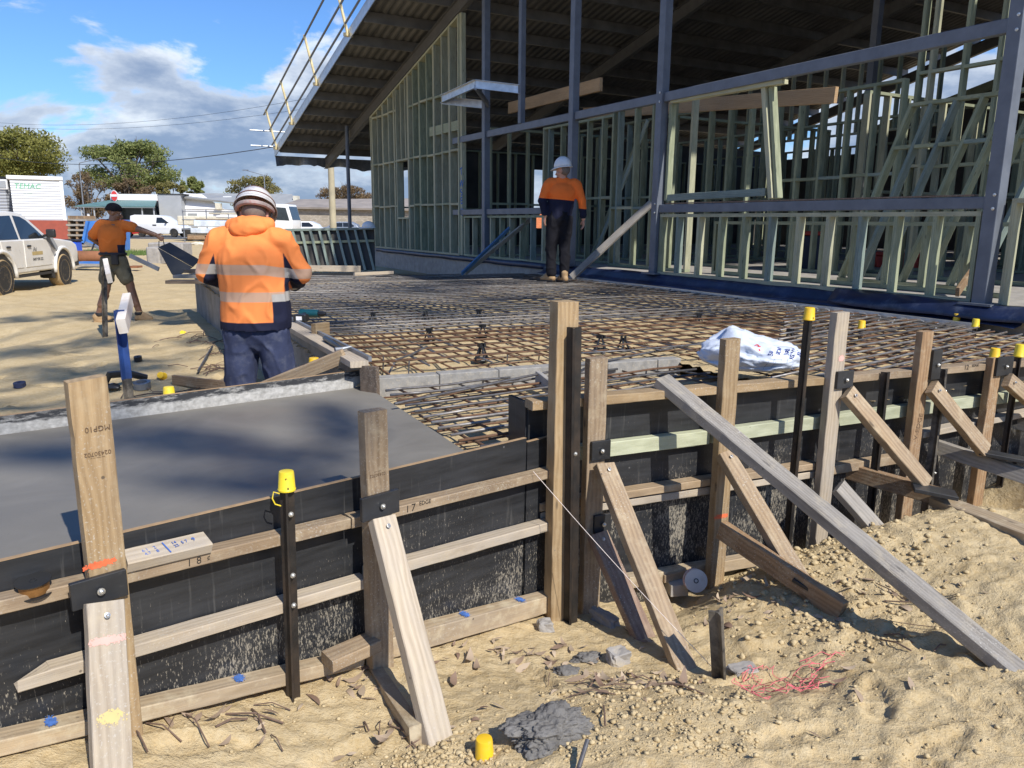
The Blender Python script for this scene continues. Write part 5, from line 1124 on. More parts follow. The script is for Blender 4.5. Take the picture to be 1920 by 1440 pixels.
hh, Mh = helmet(nw, Mw, qh(0, -.008, .045), V3(-.05, .80, -.50), V3(0, .50, .85), 'helmet_worn', r=(.122, .15, .125), stripes=True)
mb = MB(); mb.tube([Mh @ V3(.108*math.cos(a), -.128*math.sin(a)-.01, -.03-.02*math.sin(a)) for a in [math.pi*k/16 for k in range(17)]], .016, 8); mb.build('head_band', MATS['band_red'], hh, Mw)
mb = MB(); 
for s in (-1, 1): mb.tube([Mh @ V3(s*.112, -.03, -.01), Mh @ V3(s*.095, .01, -.12)], .006, 6)
mb.build('chin_strap', MATS['belt_black'], hh, Mw)
# --- worker in white hard hat
Pw = at_z(1047, 528, .648); w2 = thing('person', Pw, 'worker with white hard hat, orange and navy shirt and black trousers standing on the steel', 'person'); Mw = Matrix.Translation(Pw) @ Matrix.Scale(1.0, 4)
hd, Mhd, qh = head(V3(.03, .0, 1.60), V3(-.85, .50, -.12), V3(0, 0, 1))
hl = hand(V3(-.215, -.0, .965), V3(-.12, .1, -1), V3(.8, -.3, 0), V3(-.2, .9, 0), .35); hr = hand(V3(.35, .03, .92), V3(.05, .1, -1), V3(-.8, -.3, 0), V3(-.2, .9, 0), .45)
body = flesh('body', hd+[('c', V3(.02, .02, 1.44), .06, V3(.03, .01, 1.54), .058), ('c', V3(-.26, .0, 1.2), .04, V3(-.215, -.0, .965), .03), ('c', V3(.33, .02, 1.2), .04, V3(.35, .03, .92), .03), ('c', V3(-.18, .02, 1.42), .05, V3(-.26, .0, 1.2), .04), ('c', V3(.24, .02, 1.42), .05, V3(.33, .02, 1.2), .04),
     ('c', V3(0, .03, .95), .12, V3(.03, .03, 1.38), .14, (V3(0, 1, 0), .6)), ('c', V3(-.09, .02, .92), .08, V3(-.11, .03, .5), .05), ('c', V3(-.11, .03, .5), .05, V3(-.10, 0, .1), .04), ('c', V3(.09, .02, .92), .08, V3(.08, .03, .5), .05), ('c', V3(.08, .03, .5), .05, V3(.08, -.04, .1), .04)]+hl+hr, .0065, [MATS['skin_ruddy']], w2, Mw, 2)
eyes(qh, w2, Mw)
flesh('hair', [('e', qh(0, -.03, .01), (.080, .082, .085), Mhd)], .010, [MATS['hair_grey']], w2, Mw, 2, keep=lambda c: (c-qh(0, .01, -.045)).dot(Mhd.to_3x3() @ V3(0, -.7, .6)) > 0)
jk = [('c', V3(0, .03, .98), .18, V3(.02, .03, 1.22), .20, (V3(0, 1, 0), .68)), ('e', V3(.03, .02, 1.28), (.215, .14, .18)), ('c', V3(-.14, .03, 1.42), .08, V3(.20, .03, 1.42), .08), ('e', V3(.03, .03, 1.46), (.13, .09, .07)),
      ('c', V3(-.17, .03, 1.40), .085, V3(-.265, .0, 1.18), .066), ('c', V3(-.265, .0, 1.18), .066, V3(-.222, -.0, 1.0), .05), ('c', V3(.225, .03, 1.40), .085, V3(.325, .02, 1.18), .066), ('c', V3(.325, .02, 1.18), .066, V3(.348, .03, .96), .05)]
flesh('work_shirt', jk, .0095, [MATS['hivis_shirt']], w2, Mw, 4, fold_fn(.010, 6.5, 7.0, .8), {'navy': lambda c: max(1.19-.08*c.x-c.z-(.10 if c.x > .235 else 0), c.z-1.505), 'tape': lambda c: -1.0}, keep=lambda c: c.z > .915)
flesh('trousers', [('c', V3(0, .03, .92), .17, V3(0, .03, 1.0), .165, (V3(0, 1, 0), .72)), ('c', V3(-.085, .03, .90), .115, V3(-.12, .03, .5), .085), ('c', V3(-.12, .03, .5), .085, V3(-.11, 0, .13), .068), ('c', V3(.085, .03, .90), .115, V3(.085, .03, .5), .088), ('c', V3(.085, .03, .5), .088, V3(.085, -.03, .10), .068)], .010, [MATS['trouser_black']], w2, Mw, 3, fold_fn(.014, 8, 3.0, .7))
boots(w2, Mw, [(-.11, 0, .0, -.9, 0), (.085, -.06, .0, -.4, 0)])
helmet(w2, Mw, qh(0, -.005, .055), V3(-.85, .50, -.12), V3(0, 0, 1), 'helmet_white', r=(.110, .135, .150))
# --- worker walking on the sand
P = at_z(222, 604, 0); P.z = gzs(P.x, P.y); w3 = thing('person', P, 'worker in orange tee shirt and shorts striding on the sand, carrying a folded black board', 'person'); Mw = Matrix.Translation(P)
hd, Mhd, qh = head(V3(.07, .05, 1.60), V3(.93, .32, -.30), V3(.2, 0, 1))
hr = hand(V3(.60, .14, 1.285), V3(.8, .1, -.55), V3(-.3, -.9, 0), V3(.3, .1, .8), .8); hl = hand(V3(-.16, .20, 1.06), V3(.6, .6, -.2), V3(.5, 0, -.5), V3(0, 0, 1), .6)
body = flesh('body', hd+[('c', V3(.03, .03, 1.43), .06, V3(.06, .04, 1.54), .058), ('c', V3(-.17, .06, 1.40), .052, V3(-.30, .03, 1.24), .045), ('c', V3(-.30, .03, 1.24), .045, V3(-.16, .20, 1.06), .032), ('c', V3(.20, .05, 1.40), .054, V3(.40, .08, 1.36), .047), ('c', V3(.40, .08, 1.36), .045, V3(.60, .14, 1.285), .031),
     ('c', V3(0, .03, 1.0), .13, V3(.02, .03, 1.35), .14, (V3(0, 1, 0), .65)), ('c', V3(-.07, .03, .92), .095, V3(-.13, .0, .52), .062), ('c', V3(-.13, .0, .50), .060, V3(-.255, -.05, .12), .042), ('c', V3(-.15, -.025, .40), .062, V3(-.21, -.05, .26), .05), ('c', V3(.09, .05, .92), .095, V3(.19, .08, .53), .062), ('c', V3(.19, .08, .51), .060, V3(.285, .10, .12), .042), ('c', V3(.20, .075, .40), .062, V3(.25, .08, .26), .05)]+hl+hr, .0075, [MATS['skin_brown']], w3, Mw, 2)
eyes(qh, w3, Mw)
MATS['skin_leg'] = MATS['skin_ruddy']
flesh('beanie', [('e', qh(0, -.012, .052), (.092, .112, .085), Mhd), ('e', qh(0, -.03, .03), (.094, .10, .07), Mhd)], .01, [MATS['beanie_black']], w3, Mw, 2, keep=lambda c: (c-qh(0, 0, .02)).dot(Mhd.to_3x3() @ V3(0, -.25, 1)) > 0)
flesh('tee_shirt', [('c', V3(-.0, .03, 1.02), .175, V3(.01, .03, 1.25), .20, (V3(0, 1, 0), .7)), ('e', V3(.015, .03, 1.28), (.205, .145, .18)), ('c', V3(-.13, .05, 1.42), .08, V3(.16, .05, 1.42), .08), ('e', V3(.03, .04, 1.45), (.12, .085, .06)), ('c', V3(-.16, .06, 1.40), .088, V3(-.26, .04, 1.28), .078), ('c', V3(.18, .05, 1.41), .088, V3(.31, .07, 1.385), .080)], .010, [MATS['hivis_tee']], w3, Mw, 4, fold_fn(.011, 6.5, 4.0, .8), {'navy': lambda c: max(min(c.x-.125, 1.14-c.z), c.z-1.485-abs(c.x-.03)*.1), 'tape': lambda c: -1.0})
flesh('shorts', [('c', V3(0, .03, .93), .165, V3(0, .03, 1.0), .165, (V3(0, 1, 0), .75)), ('c', V3(-.075, .03, .90), .125, V3(-.115, .01, .64), .105), ('c', V3(.08, .04, .90), .125, V3(.15, .06, .64), .105)], .010, [MATS['shorts_khaki']], w3, Mw, 3, fold_fn(.012, 8, 6.0, .7))
mb = MB(); mb.tube([V3(.178*math.cos(a), .03+.132*math.sin(a), 1.005) for a in [math.pi*k/12 for k in range(25)]], .024, 8); mb.build('tool_belt', MATS['belt_black'], w3, Mw)
MB().box(.10, .06, .16, Matrix.Translation((.10, -.12, .93))).build('tool_pouch', MATS['belt_black'], w3, Mw, bevel=.015)
for x, y in ((-.245, -.045), (.275, .095)): MB().lathe([(.056, .10), (.062, .12), (.056, .145)], 16, Matrix.Translation((x, y, 0))).build('sock', MATS['belt_black'], w3, Mw, smooth=True)
boots(w3, Mw, [(-.26, -.05, .02, 1.2, .35), (.275, .095, .0, 1.35, 0)])
yb = P.y+.14
def quadboard(name, pts, t, mat, parent=None):
    c = [Vector(p) for p in pts]; n = (c[1]-c[0]).cross(c[2]-c[0]).normalized()*t; k = len(c); return MB().add(c+[p+n for p in c], [tuple(range(k)), tuple(range(2*k-1, k-1, -1))]+[(i, i+k, (i+1) % k+k, (i+1) % k) for i in range(k)]).build(name, MATS[mat], parent, bevel=.004)
fb = thing('folded_board', at_y(330, 500, yb), 'folded black board hanging from the striding worker\'s hand', 'black board')
quadboard('upper_leaf', [at_y(297, 463, yb), at_y(318, 454, yb+.22), at_y(375, 487, yb+.22), at_y(362, 500, yb)], .015, 'black_plastic', fb)
quadboard('lower_leaf', [at_y(295, 464, yb), at_y(361, 501, yb), at_y(331, 519, yb-.10), at_y(322, 514, yb-.10)], .015, 'black_plastic', fb)
hb = [at_y(298, 463, yb), at_y(298, 452, yb), at_y(306, 450, yb+.02), at_y(308, 460, yb+.05)]; MB().tube(hb, .007, 6).build('handle', MATS['belt_black'], fb)
tag(MB().bar(at_y(243, 479, P.y-.15), at_y(298, 505, P.y-.15), .06, .025).build('spirit_level', MATS['gal_dull'], bevel=.003), 'grey-blue level bar sticking out behind the striding worker\'s hip', 'spirit level')
# ================================================================ yard and far side of the road
paint('car_white', (.78, .78, .76), .22, var=.02, scale=2); paint('car_white_dusty', (.74, .72, .67), .3, var=.05, scale=3, dirt=(.55, .45, .3, .25)); paint('car_red', (.5, .03, .03), .25, var=.05); paint('car_silver', (.32, .35, .38), .28, .4, var=.05)
paint('tyre', (.025, .024, .023), .8, dirt=(.35, .26, .14, .35)); paint('tyre_sandy', (.40, .29, .15), .9, dirt=(.06, .05, .04, .6)); paint('trim_black', (.02, .02, .021), .5); paint('rim_grey', (.16, .15, .145), .4, .5, dirt=(.4, .3, .18, .4)); paint('lamp_red', (.5, .02, .02), .2); paint('lamp_clear', (.7, .7, .7), .1)
g = NG('car_glass'); g.out((.018, .022, .026), .06, 0, .6)
paint('gold_band', (.50, .38, .16), .5); paint('paint_white', (.80, .80, .80), .6, var=.04, scale=1); paint('paint_grey', (.36, .38, .40), .7, var=.06, scale=1); paint('roof_grey', (.30, .31, .31), .6, var=.08, scale=1); paint('roof_brown', (.30, .26, .22), .7, var=.15, scale=.8); paint('roof_teal', (.12, .22, .21), .5, var=.06, scale=1); paint('brick_red', (.30, .07, .045), .8, var=.1, scale=4); paint('brick_tan', (.33, .28, .21), .85, var=.15, scale=3); paint('tile_orange', (.55, .17, .055), .8, var=.14, scale=5)
paint('skip_blue', (.055, .20, .55), .5, var=.14, scale=2, dirt=(.3, .4, .5, .3)); paint('bright_blue', (.02, .10, .62), .4); paint('green_ink', (.10, .42, .22), .6); paint('dark_open', (.02, .022, .025), .5); paint('glass_dark', (.04, .05, .055), .15); paint('cream', (.66, .62, .50), .6); paint('wrap_white', (.62, .68, .74), .3, var=.2, scale=2); paint('rust_pipe', (.26, .11, .05), .8, var=.25, scale=3); paint('pole_wood', (.42, .37, .25), .8, var=.12, scale=2); paint('asphalt', (.10, .10, .10), .9, var=.1, scale=1); paint('sand_orange', (.7, .25, .05), .8); paint('stake_white', (.72, .66, .58), .8, var=.1, dirt=(.5, .35, .25, .4))
g = NG('cladding'); x, y, z = g.xyz(); w = g.math('SINE', g.math('MULTIPLY', z, 42)); c = g.mix(g.map(w, -.9, -.3), (.36, .38, .42), (.70, .72, .74)); g.bump(w, .4, .03); g.out(c, .5)
g = NG('cladding_grey'); x, y, z = g.xyz(); w = g.math('SINE', g.math('MULTIPLY', z, 32)); c = g.mix(g.map(w, -.9, -.3), (.20, .21, .24), (.42, .44, .47)); g.bump(w, .4, .03); g.out(c, .5)
g = NG('block_wall'); v = g.vec(rnd=False); b = g.n('ShaderNodeTexBrick'); g.set(b.inputs['Vector'], g.vec((1, 1, 1), rnd=False, rot=(math.pi/2, 0, 0))); b.inputs['Color1'].default_value = (.30, .26, .20, 1); b.inputs['Color2'].default_value = (.42, .37, .30, 1); b.inputs['Mortar'].default_value = (.26, .23, .19, 1); b.inputs['Scale'].default_value = 1.6; g.out(b.outputs[0], .9)
def wheel(root, c, ax, R=.38, w=.25, sandy=False):
    M = Matrix.Translation(c) @ Vector((0, 0, 1)).rotation_difference(ax).to_matrix().to_4x4()
    wh = MB().lathe([(R*.62, -w*.25), (R*.64, -w*.5), (R*.93, -w*.5), (R, -w*.36), (R, w*.36), (R*.93, w*.5), (R*.64, w*.5), (R*.62, w*.25)], 30, M).build('wheel', MATS['tyre_sandy' if sandy else 'tyre'], root, smooth=True)
    MB().lathe([(R*.64, w*.35), (R*.66, w*.51), (R*.9, w*.508), (R*.90, w*.49)], 30, M).build('sidewall', MATS['tyre'], wh, smooth=True)
    mb = MB(); mb.lathe([(R*.62, w*.44), (R*.58, w*.50), (R*.50, w*.38), (R*.22, w*.34), (R*.20, w*.44), (R*.02, w*.46)], 24, M)
    mb.build('rim', MATS['rim_grey'], wh, smooth=True)
def arch(cx, cz, r, a0=180, a1=0, n=9): return [(cx+r*math.cos(rad(a0+(a1-a0)*k/n)), cz+r*math.sin(rad(a0+(a1-a0)*k/n))) for k in range(n+1)]
def vehicle(name, label, cat, M, body, cab, hw, top_hw, wins, wheels, col, R, group=None, sandy=False, extra=None):
    """body, cab: side outlines (x forward, z up); wins: side windows in x,z"""
    root = thing(name, M.translation, label, cat, group); 
    Mr = M
    def side(zv): 
        z0 = min(p[1] for p in cab); z1 = max(p[1] for p in cab); f = max(0, min(1, (zv-z0)/(z1-z0))); return hw-.03-(hw-.03-top_hw)*f**1.3
    b = MB().prism(body, -hw, hw); 
    o = b.build('body', MATS[col], root, Mr, bevel=.045, seg=3, smooth=True)
    n = len(cab); vs = [(x, -side(z), z) for x, z in cab]+[(x, side(z), z) for x, z in cab]
    MB().add(vs, [tuple(range(n)), tuple(range(2*n-1, n-1, -1))]+[(i, i+n, (i+1) % n+n, (i+1) % n) for i in range(n)]).build('cabin', MATS[col], root, Mr, bevel=.03, seg=3, smooth=True)
    for w in wins:
        for s in (-1, 1):
            k = len(w); vs = [(x, s*(side(z)+.004), z) for x, z in w]+[(x, s*(side(z)-.02), z) for x, z in w]
            MB().add(vs, [tuple(range(k)), tuple(range(2*k-1, k-1, -1))]+[(i, i+k, (i+1) % k+k, (i+1) % k) for i in range(k)]).build('window', MATS['car_glass'], root, Mr)
    for wx in wheels:
        for s in (-1, 1): wheel(root, (Mr @ Vector((wx, s*(hw-.12), R))), (Mr.to_3x3() @ Vector((0, s, 0))).normalized(), R, sandy=sandy)
    return root, side
# white ute, parked on the sand
fw, rw_ = at_z(117, 534, 0), at_z(-8, 543, 0); hdg = Vector((math.sin(rad(-8)), math.cos(rad(-8)), 0)); fw = Vector((fw.x, fw.y, gzs(fw.x, fw.y)))
yaw = math.atan2(hdg.y, hdg.x); left = Vector((-hdg.y, hdg.x, 0)); org = fw-hdg*2.79+left*.75; org.z = fw.z-.02
Mu = Matrix.Translation(org) @ Matrix.Rotation(yaw, 4, 'Z') @ Matrix.Scale(.93, 4)
bodyp = [(-1.2, .62), (-.50, .56)]+arch(0, .42, .50, 172, 8)+[(.56, .44), (2.44, .44)]+arch(3.0, .42, .50, 176, 6)+[(3.55, .52), (3.86, .56), (3.92, .80), (3.86, 1.0), (3.62, 1.09), (3.0, 1.15), (2.42, 1.19), (-.28, 1.17), (-1.22, 1.16)]
cabp = [(2.46, 1.15), (1.62, 1.70), (1.35, 1.775), (.9, 1.795), (.1, 1.77), (-.12, 1.72), (-.34, 1.15)]
ut, sd_ = vehicle('ute', 'white dual cab ute parked on the sand at the left edge, door signwritten in gold', 'ute', Mu, bodyp, cabp, .90, .68,
    [[(2.18, 1.19), (1.58, 1.60), (1.36, 1.68), (1.06, 1.70), (1.0, 1.19)], [(.90, 1.19), (.94, 1.70), (.30, 1.68), (.08, 1.60), (-.12, 1.30), (.0, 1.19)]], (0, 3.0), 'car_white_dusty', .385, sandy=True)
def up_(x, y, z): return Mu @ Vector((x, y, z))
for s in (-1, 1):
    for cx in (0, 3.0):
        mb = MB(); ap = arch(cx, .42, .53, 186, -6, 14); mb.tube([(x, s*.905, z) for x, z in ap], .045, 8); mb.build('wheel_flare', MATS['car_white_dusty'], ut, Mu, smooth='all')
        MB().prism(arch(cx, .42, .50, 180, 0), s*.60, s*.895).build('wheel_well', MATS['trim_black'], ut, Mu)
    for x in (.55, 1.55):
        pass
for x0, x1, lb in ((1.0, 2.36, 'front'), (-.02, .95, 'rear')):
    d = MB(); y = -.9
    d.prism([(x0+.02, .56), (x1-.02, .56), (x1-.02, 1.165), (x0+.02, 1.165)] if lb == 'front' else [(.55, .56), (x1-.02, .56), (x1-.02, 1.165), (x0+.02, 1.165), (.06, .95)], y-.012, y+.02); dr = d.build('door', MATS['car_white_dusty'], ut, Mu, bevel=.01)
    hx = x0+.16 if lb == 'front' else x1-.72
    hm = MB().box(.17, .03, .045, Matrix.Translation((hx+.06, y-.028, 1.03))); hm.build('handle', MATS['trim_black'], dr, Mu, bevel=.012)
    if lb == 'front':
        nS = Mu.to_3x3() @ Vector((0, -1, 0)); P = lambda x, z: up_(x, y-.0135, z)
        MB().box(.52, .003, .08, Matrix.Translation((1.62, y-.014, .86))).build('gold_band', MATS['gold_band'], dr, Mu)
        mark('Asj', P(1.5, .95), nS, UP, .13, 'trim_black', dr, 'sign_script', shear=.3); mark('0497 978 322', P(1.62, .72), nS, UP, .085, 'trim_black', dr, 'phone_number', bold=.002)
MB().prism([(2.02, 1.20), (2.30, 1.20), (2.62, .88), (2.74, .80), (2.72, .98), (2.5, 1.2)], -.915, -.88).build('snorkel', MATS['paint_grey'], ut, Mu, bevel=.01)
mb = MB(); mb.box(.10, .20, .20, Matrix.Translation((2.12, -1.04, 1.30))); mr = mb.build('mirror', MATS['trim_black'], ut, Mu, bevel=.04, seg=3, smooth=True); MB().bar((2.12, -.86, 1.24), (2.12, -.98, 1.26), .06, .04).build('mirror_arm', MATS['trim_black'], mr, Mu)
MB().box(.3, 1.78, .34, Matrix.Translation((3.82, 0, .62))).build('front_bumper', MATS['trim_black'], ut, Mu, bevel=.05, seg=2); MB().prism([(2.28, .55), (2.52, .55), (2.50, .22), (2.34, .25)], -.88, -.60).build('mud_flap', MATS['trim_black'], ut, Mu)
MB().bar((.6, -.82, .38), (2.35, -.82, .38), .06, .12).build('side_step', MATS['trim_black'], ut, Mu); MB().box(.02, .30, .4, Matrix.Translation((-1.215, -.72, .86))).build('tail_lamp', MATS['lamp_red'], ut, Mu)
# small vans and cars along the road
def at_gy(px, Yd): P = at_y(px, 430, Yd); return Vector((P.x, P.y, 0.03))
vanb = [(-.95, .35), (-.42, .30)]+arch(0, .33, .40, 175, 5)+[(.45, .26), (2.50, .26)]+arch(2.95, .33, .40, 175, 5)+[(3.4, .30), (3.75, .34), (3.8, .60), (3.68, .92), (2.75, 1.18), (-1.0, 1.18)]
vanc = [(2.82, 1.12), (1.95, 1.78), (1.5, 1.88), (-.6, 1.90), (-.98, 1.80), (-1.02, 1.12)]
Mv = Matrix.Translation(at_gy(275, 70)) @ Matrix.Rotation(rad(-4), 4, 'Z')
vn, _ = vehicle('van', 'white panel van parked side on before the grey shop wall', 'van', Mv, vanb, vanc, .92, .76, [[(2.60, 1.2), (1.9, 1.68), (1.45, 1.68), (1.40, 1.2)]], (0, 2.95), 'car_white', .33)
MB().box(.34, .02, .10, Matrix.Translation((1.25, -.93, 1.02))).build('handle_recess', MATS['trim_black'], vn, Mv); MB().box(.08, .2, .16, Matrix.Translation((2.35, -1.0, 1.25))).build('mirror', MATS['trim_black'], vn, Mv)
carb = [(-.9, .35), (-.42, .28)]+arch(0, .31, .37, 175, 5)+[(.42, .24), (2.2, .24)]+arch(2.6, .31, .37, 175, 5)+[(3.0, .28), (3.4, .35), (3.42, .6), (3.2, .85), (2.3, .96), (-.7, .98), (-.95, .8)]
carc = [(2.3, .93), (1.5, 1.38), (1.1, 1.46), (0, 1.46), (-.55, 1.2), (-.72, .93)]
cw = [[(2.0, .98), (1.45, 1.32), (.75, 1.36), (.72, .98)], [(.66, .98), (.70, 1.36), (.05, 1.36), (-.35, 1.1), (-.3, .98)]]
for px, Yd, rz, col, lb in ((240, 66, 200, 'car_red', 'red hatchback partly hidden behind the striding worker and the van'), (150, 62, 175, 'car_white', 'white car behind the blue skip, only its roof showing'), (186, 72, 182, 'car_silver', 'silver car parked under the teal verandah'), (585, 70, 178, 'car_white', 'white car glimpsed behind the leaning dark frame, left one'), (660, 74, 181, 'car_silver', 'pale car glimpsed behind the leaning dark frame near the eave post')):
    vehicle('parked_car', lb, 'car', Matrix.Translation(at_gy(px, Yd)) @ Matrix.Rotation(rad(rz), 4, 'Z'), carb, carc, .86, .62, cw, (0, 2.6), col, .31, 'cars parked along the road')
# truck
Mt = Matrix.Translation(at_gy(360, 58)) @ Matrix.Rotation(rad(-2), 4, 'Z'); L0 = (at_gy(530, 58)-at_gy(360, 58)).length
tr_ = thing('truck', Mt.translation, 'white tipper truck with cream tray behind the timber rack and the bending worker', 'truck')
MB().box(L0+1.2, .8, .25, Matrix.Translation((L0/2, 0, .75))).build('chassis', MATS['trim_black'], tr_, Mt); MB().box(L0-1.5, 2.2, .65, Matrix.Translation((L0/2-1.3, 0, 1.45))).build('tray', MATS['cream'], tr_, Mt, bevel=.04)
cb_ = MB().prism([(L0-.75, .7), (L0+1.1, .7), (L0+1.15, 1.5), (L0+.85, 2.65), (L0-.7, 2.7)], -1.05, 1.05).build('cab', MATS['car_white'], tr_, Mt, bevel=.08, seg=3, smooth=True)
MB().prism([(L0-.1, 1.55), (L0+.95, 1.5), (L0+.72, 2.4), (L0-.1, 2.45)], -1.062, -1.03).build('window', MATS['glass_dark'], tr_, Mt); MB().prism([(L0+1.12, 1.55), (L0+1.16, 1.55), (L0+.91, 2.5), (L0+.87, 2.5)], -.9, .9).build('windscreen', MATS['glass_dark'], tr_, Mt)
for x in (0.2, 1.3, L0+.3):
    for s in (-1, 1): wheel(tr_, Mt @ Vector((x, s*.95, .45)), (Mt.to_3x3() @ Vector((0, s, 0))).normalized(), .45)
# site hut with cladding
YS = 48.0
def bx(name, x0, x1, y0, y1, Yd, dep, mat, parent=None, zb=None, bevel=0):
    a = at_y(x0, y0, Yd); b = at_y(x1, y1, Yd); z0 = zb if zb is not None else b.z
    M = Matrix.Translation(((a.x+b.x)/2, Yd+dep/2, (a.z+z0)/2)); return MB().box(abs(b.x-a.x), dep, abs(a.z-z0)).build(name, MATS[mat], parent, M, bevel=bevel)
sh = thing('site_hut', at_gy(70, YS), 'tall white clad hut with dark red base behind the ute', 'building')
FR = at_y(124, 413, YS); FRb = Vector((FR.x, FR.y, 0)); hang = math.atan2(FR.x, FR.y); MH = Matrix.Translation(FRb) @ Matrix.Rotation(-hang, 4, 'Z'); r25 = ray(27, 413); r25 = r25.x/r25.y; hw_ = (FR.x-r25*FR.y)/(math.cos(hang)+r25*math.sin(hang)); zt = at_y(124, 338, YS).z; zm = FR.z
def hb_(name, x0, x1, y0, y1, z0, z1, m): return MB().box(x1-x0, y1-y0, z1-z0, Matrix.Translation(((x0+x1)/2, (y0+y1)/2, (z0+z1)/2))).build(name, MATS[m], sh, MH)
hb_('clad_wall', -hw_, -.02, 0, 5, zm, zt, 'cladding'); hb_('brick_base', -hw_-.1, .06, -.06, 5.06, 0, zm-.01, 'brick_red'); hb_('roof_edge', -hw_-.15, .05, -.1, 5.1, zt+.002, zt+.2, 'paint_white'); hb_('corner_trim', -.14, .03, -.03, .1, zm, zt-.01, 'paint_white')
mark('TEMAC', MH @ Vector((-hw_+.85, -.012, zt-.42)), MH.to_3x3() @ Vector((0, -1, 0)), UP, .42, 'green_ink', sh, 'sign_lettering', shear=.2); mark('-- ----', MH @ Vector((-hw_+.85, -.012, zt-.78)), MH.to_3x3() @ Vector((0, -1, 0)), UP, .2, 'green_ink', sh, 'sign_lettering')
sh2 = thing('site_hut', at_gy(0, YS+1.5), 'grey clad hut with a white vented window at the left edge', 'building')
bx('clad_wall', -90, 24, 334, 470, YS+1.2, 4, 'cladding_grey', sh2, zb=0); bx('roof_edge', -92, 24, 330, 334, YS+1.1, 4.2, 'trim_black', sh2); wv_ = bx('window', -8, 14, 336, 355, YS+1.12, .1, 'paint_white', sh2); bx('louvre', -4, 11, 339, 352, YS+1.08, .1, 'paint_grey', wv_)
# pallet stack, skip, pipe, tubs
ps = thing('pallet_stack', at_gy(145, 42), 'stack of weathered pallets between hut and blue skip', 'pallet stack')
for k in range(6):
    a = at_y(127, 456-k*8, 42); b = at_y(162, 456-k*8, 42); MB().box(b.x-a.x+U(-.06, .06), 1.1, .10, Matrix.Translation(((a.x+b.x)/2+U(-.05, .05), 42.5, .12+k*.27))).build('pallet_deck', MATS['timber_grey'], ps)
    for x in (a.x+.08, (a.x+b.x)/2, b.x-.08): MB().box(.1, 1.0, .16, Matrix.Translation((x, 42.5, .0+k*.27+.25))).build('pallet_block', MATS['timber_brown'], ps)
bk = [at_y(*p, 38) for p in ((166, 415), (216, 412), (216, 474), (158, 455))]
sk = thing('skip_bin', at_gy(185, 38), 'blue steel skip tipped on its end behind the striding worker', 'skip bin'); quadboard('skip_side', [p for p in bk], 1.5, 'skip_blue', sk); MB().bar(bk[0]+Vector((0, -.06, 0)), bk[3]+Vector((0, -.06, 0)), .2, .12, Vector((0, 1, 0))).build('edge_rib', MATS['skip_blue'], sk); MB().bar(bk[3]+Vector((.1, -.06, 0)), bk[2]+Vector((0, -.06, -.05)), .16, .12, Vector((0, 1, 0))).build('base_rib', MATS['gal_dull'], sk)
MB().bar(bk[3]+Vector((.5, 0, 0)), at_y(172, 470, 37.6), .06, .06).build('prop_leg', MATS['trim_black'], sk)
tag(raw('grass_patch', *(lambda P: ([(p[0], p[1], p[2]) for p in P], [(3*i, 3*i+1, 3*i+2) for i in range(len(P)//3)]))([q for _ in range(2600) for q in (lambda x, y, a, h: [(x, y, .0), (x+.03*math.cos(a), y+.03*math.sin(a), .0), (x+.05*math.sin(a), y, h)])(U(-19.8, -15.5), U(32, 37), U(0, 6), U(.05, .22))]), paint('grass', (.10, .17, .035), .8, var=.3), smooth=False), kind='stuff')
a, b = at_y(146, 481, 25.5), at_y(212, 481, 25.5); tag(MB().tube([a, b], .19, 20).build('rusty_pipe', MATS['rust_pipe'], smooth=True), 'thick rusty pipe lying behind the striding worker', 'pipe')
for i, (x0, x1, y, Yd, m, lb) in enumerate(((140, 208, 497, 24, 'timber_grey', 'weathered board on blocks in front of the rusty pipe'), (150, 200, 492, 24.6, 'skip_blue', 'blue-painted board lying before the rusty pipe'), (246, 262, 500, 23, 'rust_pipe', 'short rusty plank right of the striding worker'))):
    a, b = at_y(x0, y, Yd), at_y(x1, y, Yd); tag(MB().box(b.x-a.x, .35, .06, Matrix.Translation(((a.x+b.x)/2, Yd, a.z))).build('board', MATS[m]), lb, 'board')
P = at_y(138, 466, 27); bt_ = thing('blue_tub', P, 'bright blue tub with dark lid just ahead of the ute', 'tub'); MB().box(.42, .4, .5, Matrix.Translation(P)).build('tub_body', MATS['bright_blue'], bt_, bevel=.04); MB().box(.5, .46, .07, Matrix.Translation(P+UP*.28)).build('lid', MATS['trim_black'], bt_, bevel=.03)
for x0, x1, y0, Yd, lb in ((272, 300, 463, 27, 'pale concrete block right of the striding worker, left one'), (276, 345, 455, 33, 'long pale concrete block farther back beyond the striding worker')): tag(bx('concrete_barrier', x0, x1, y0, 497, Yd, 1.0, 'concrete_grey', None, zb=-.05, bevel=.05), lb, 'concrete block')
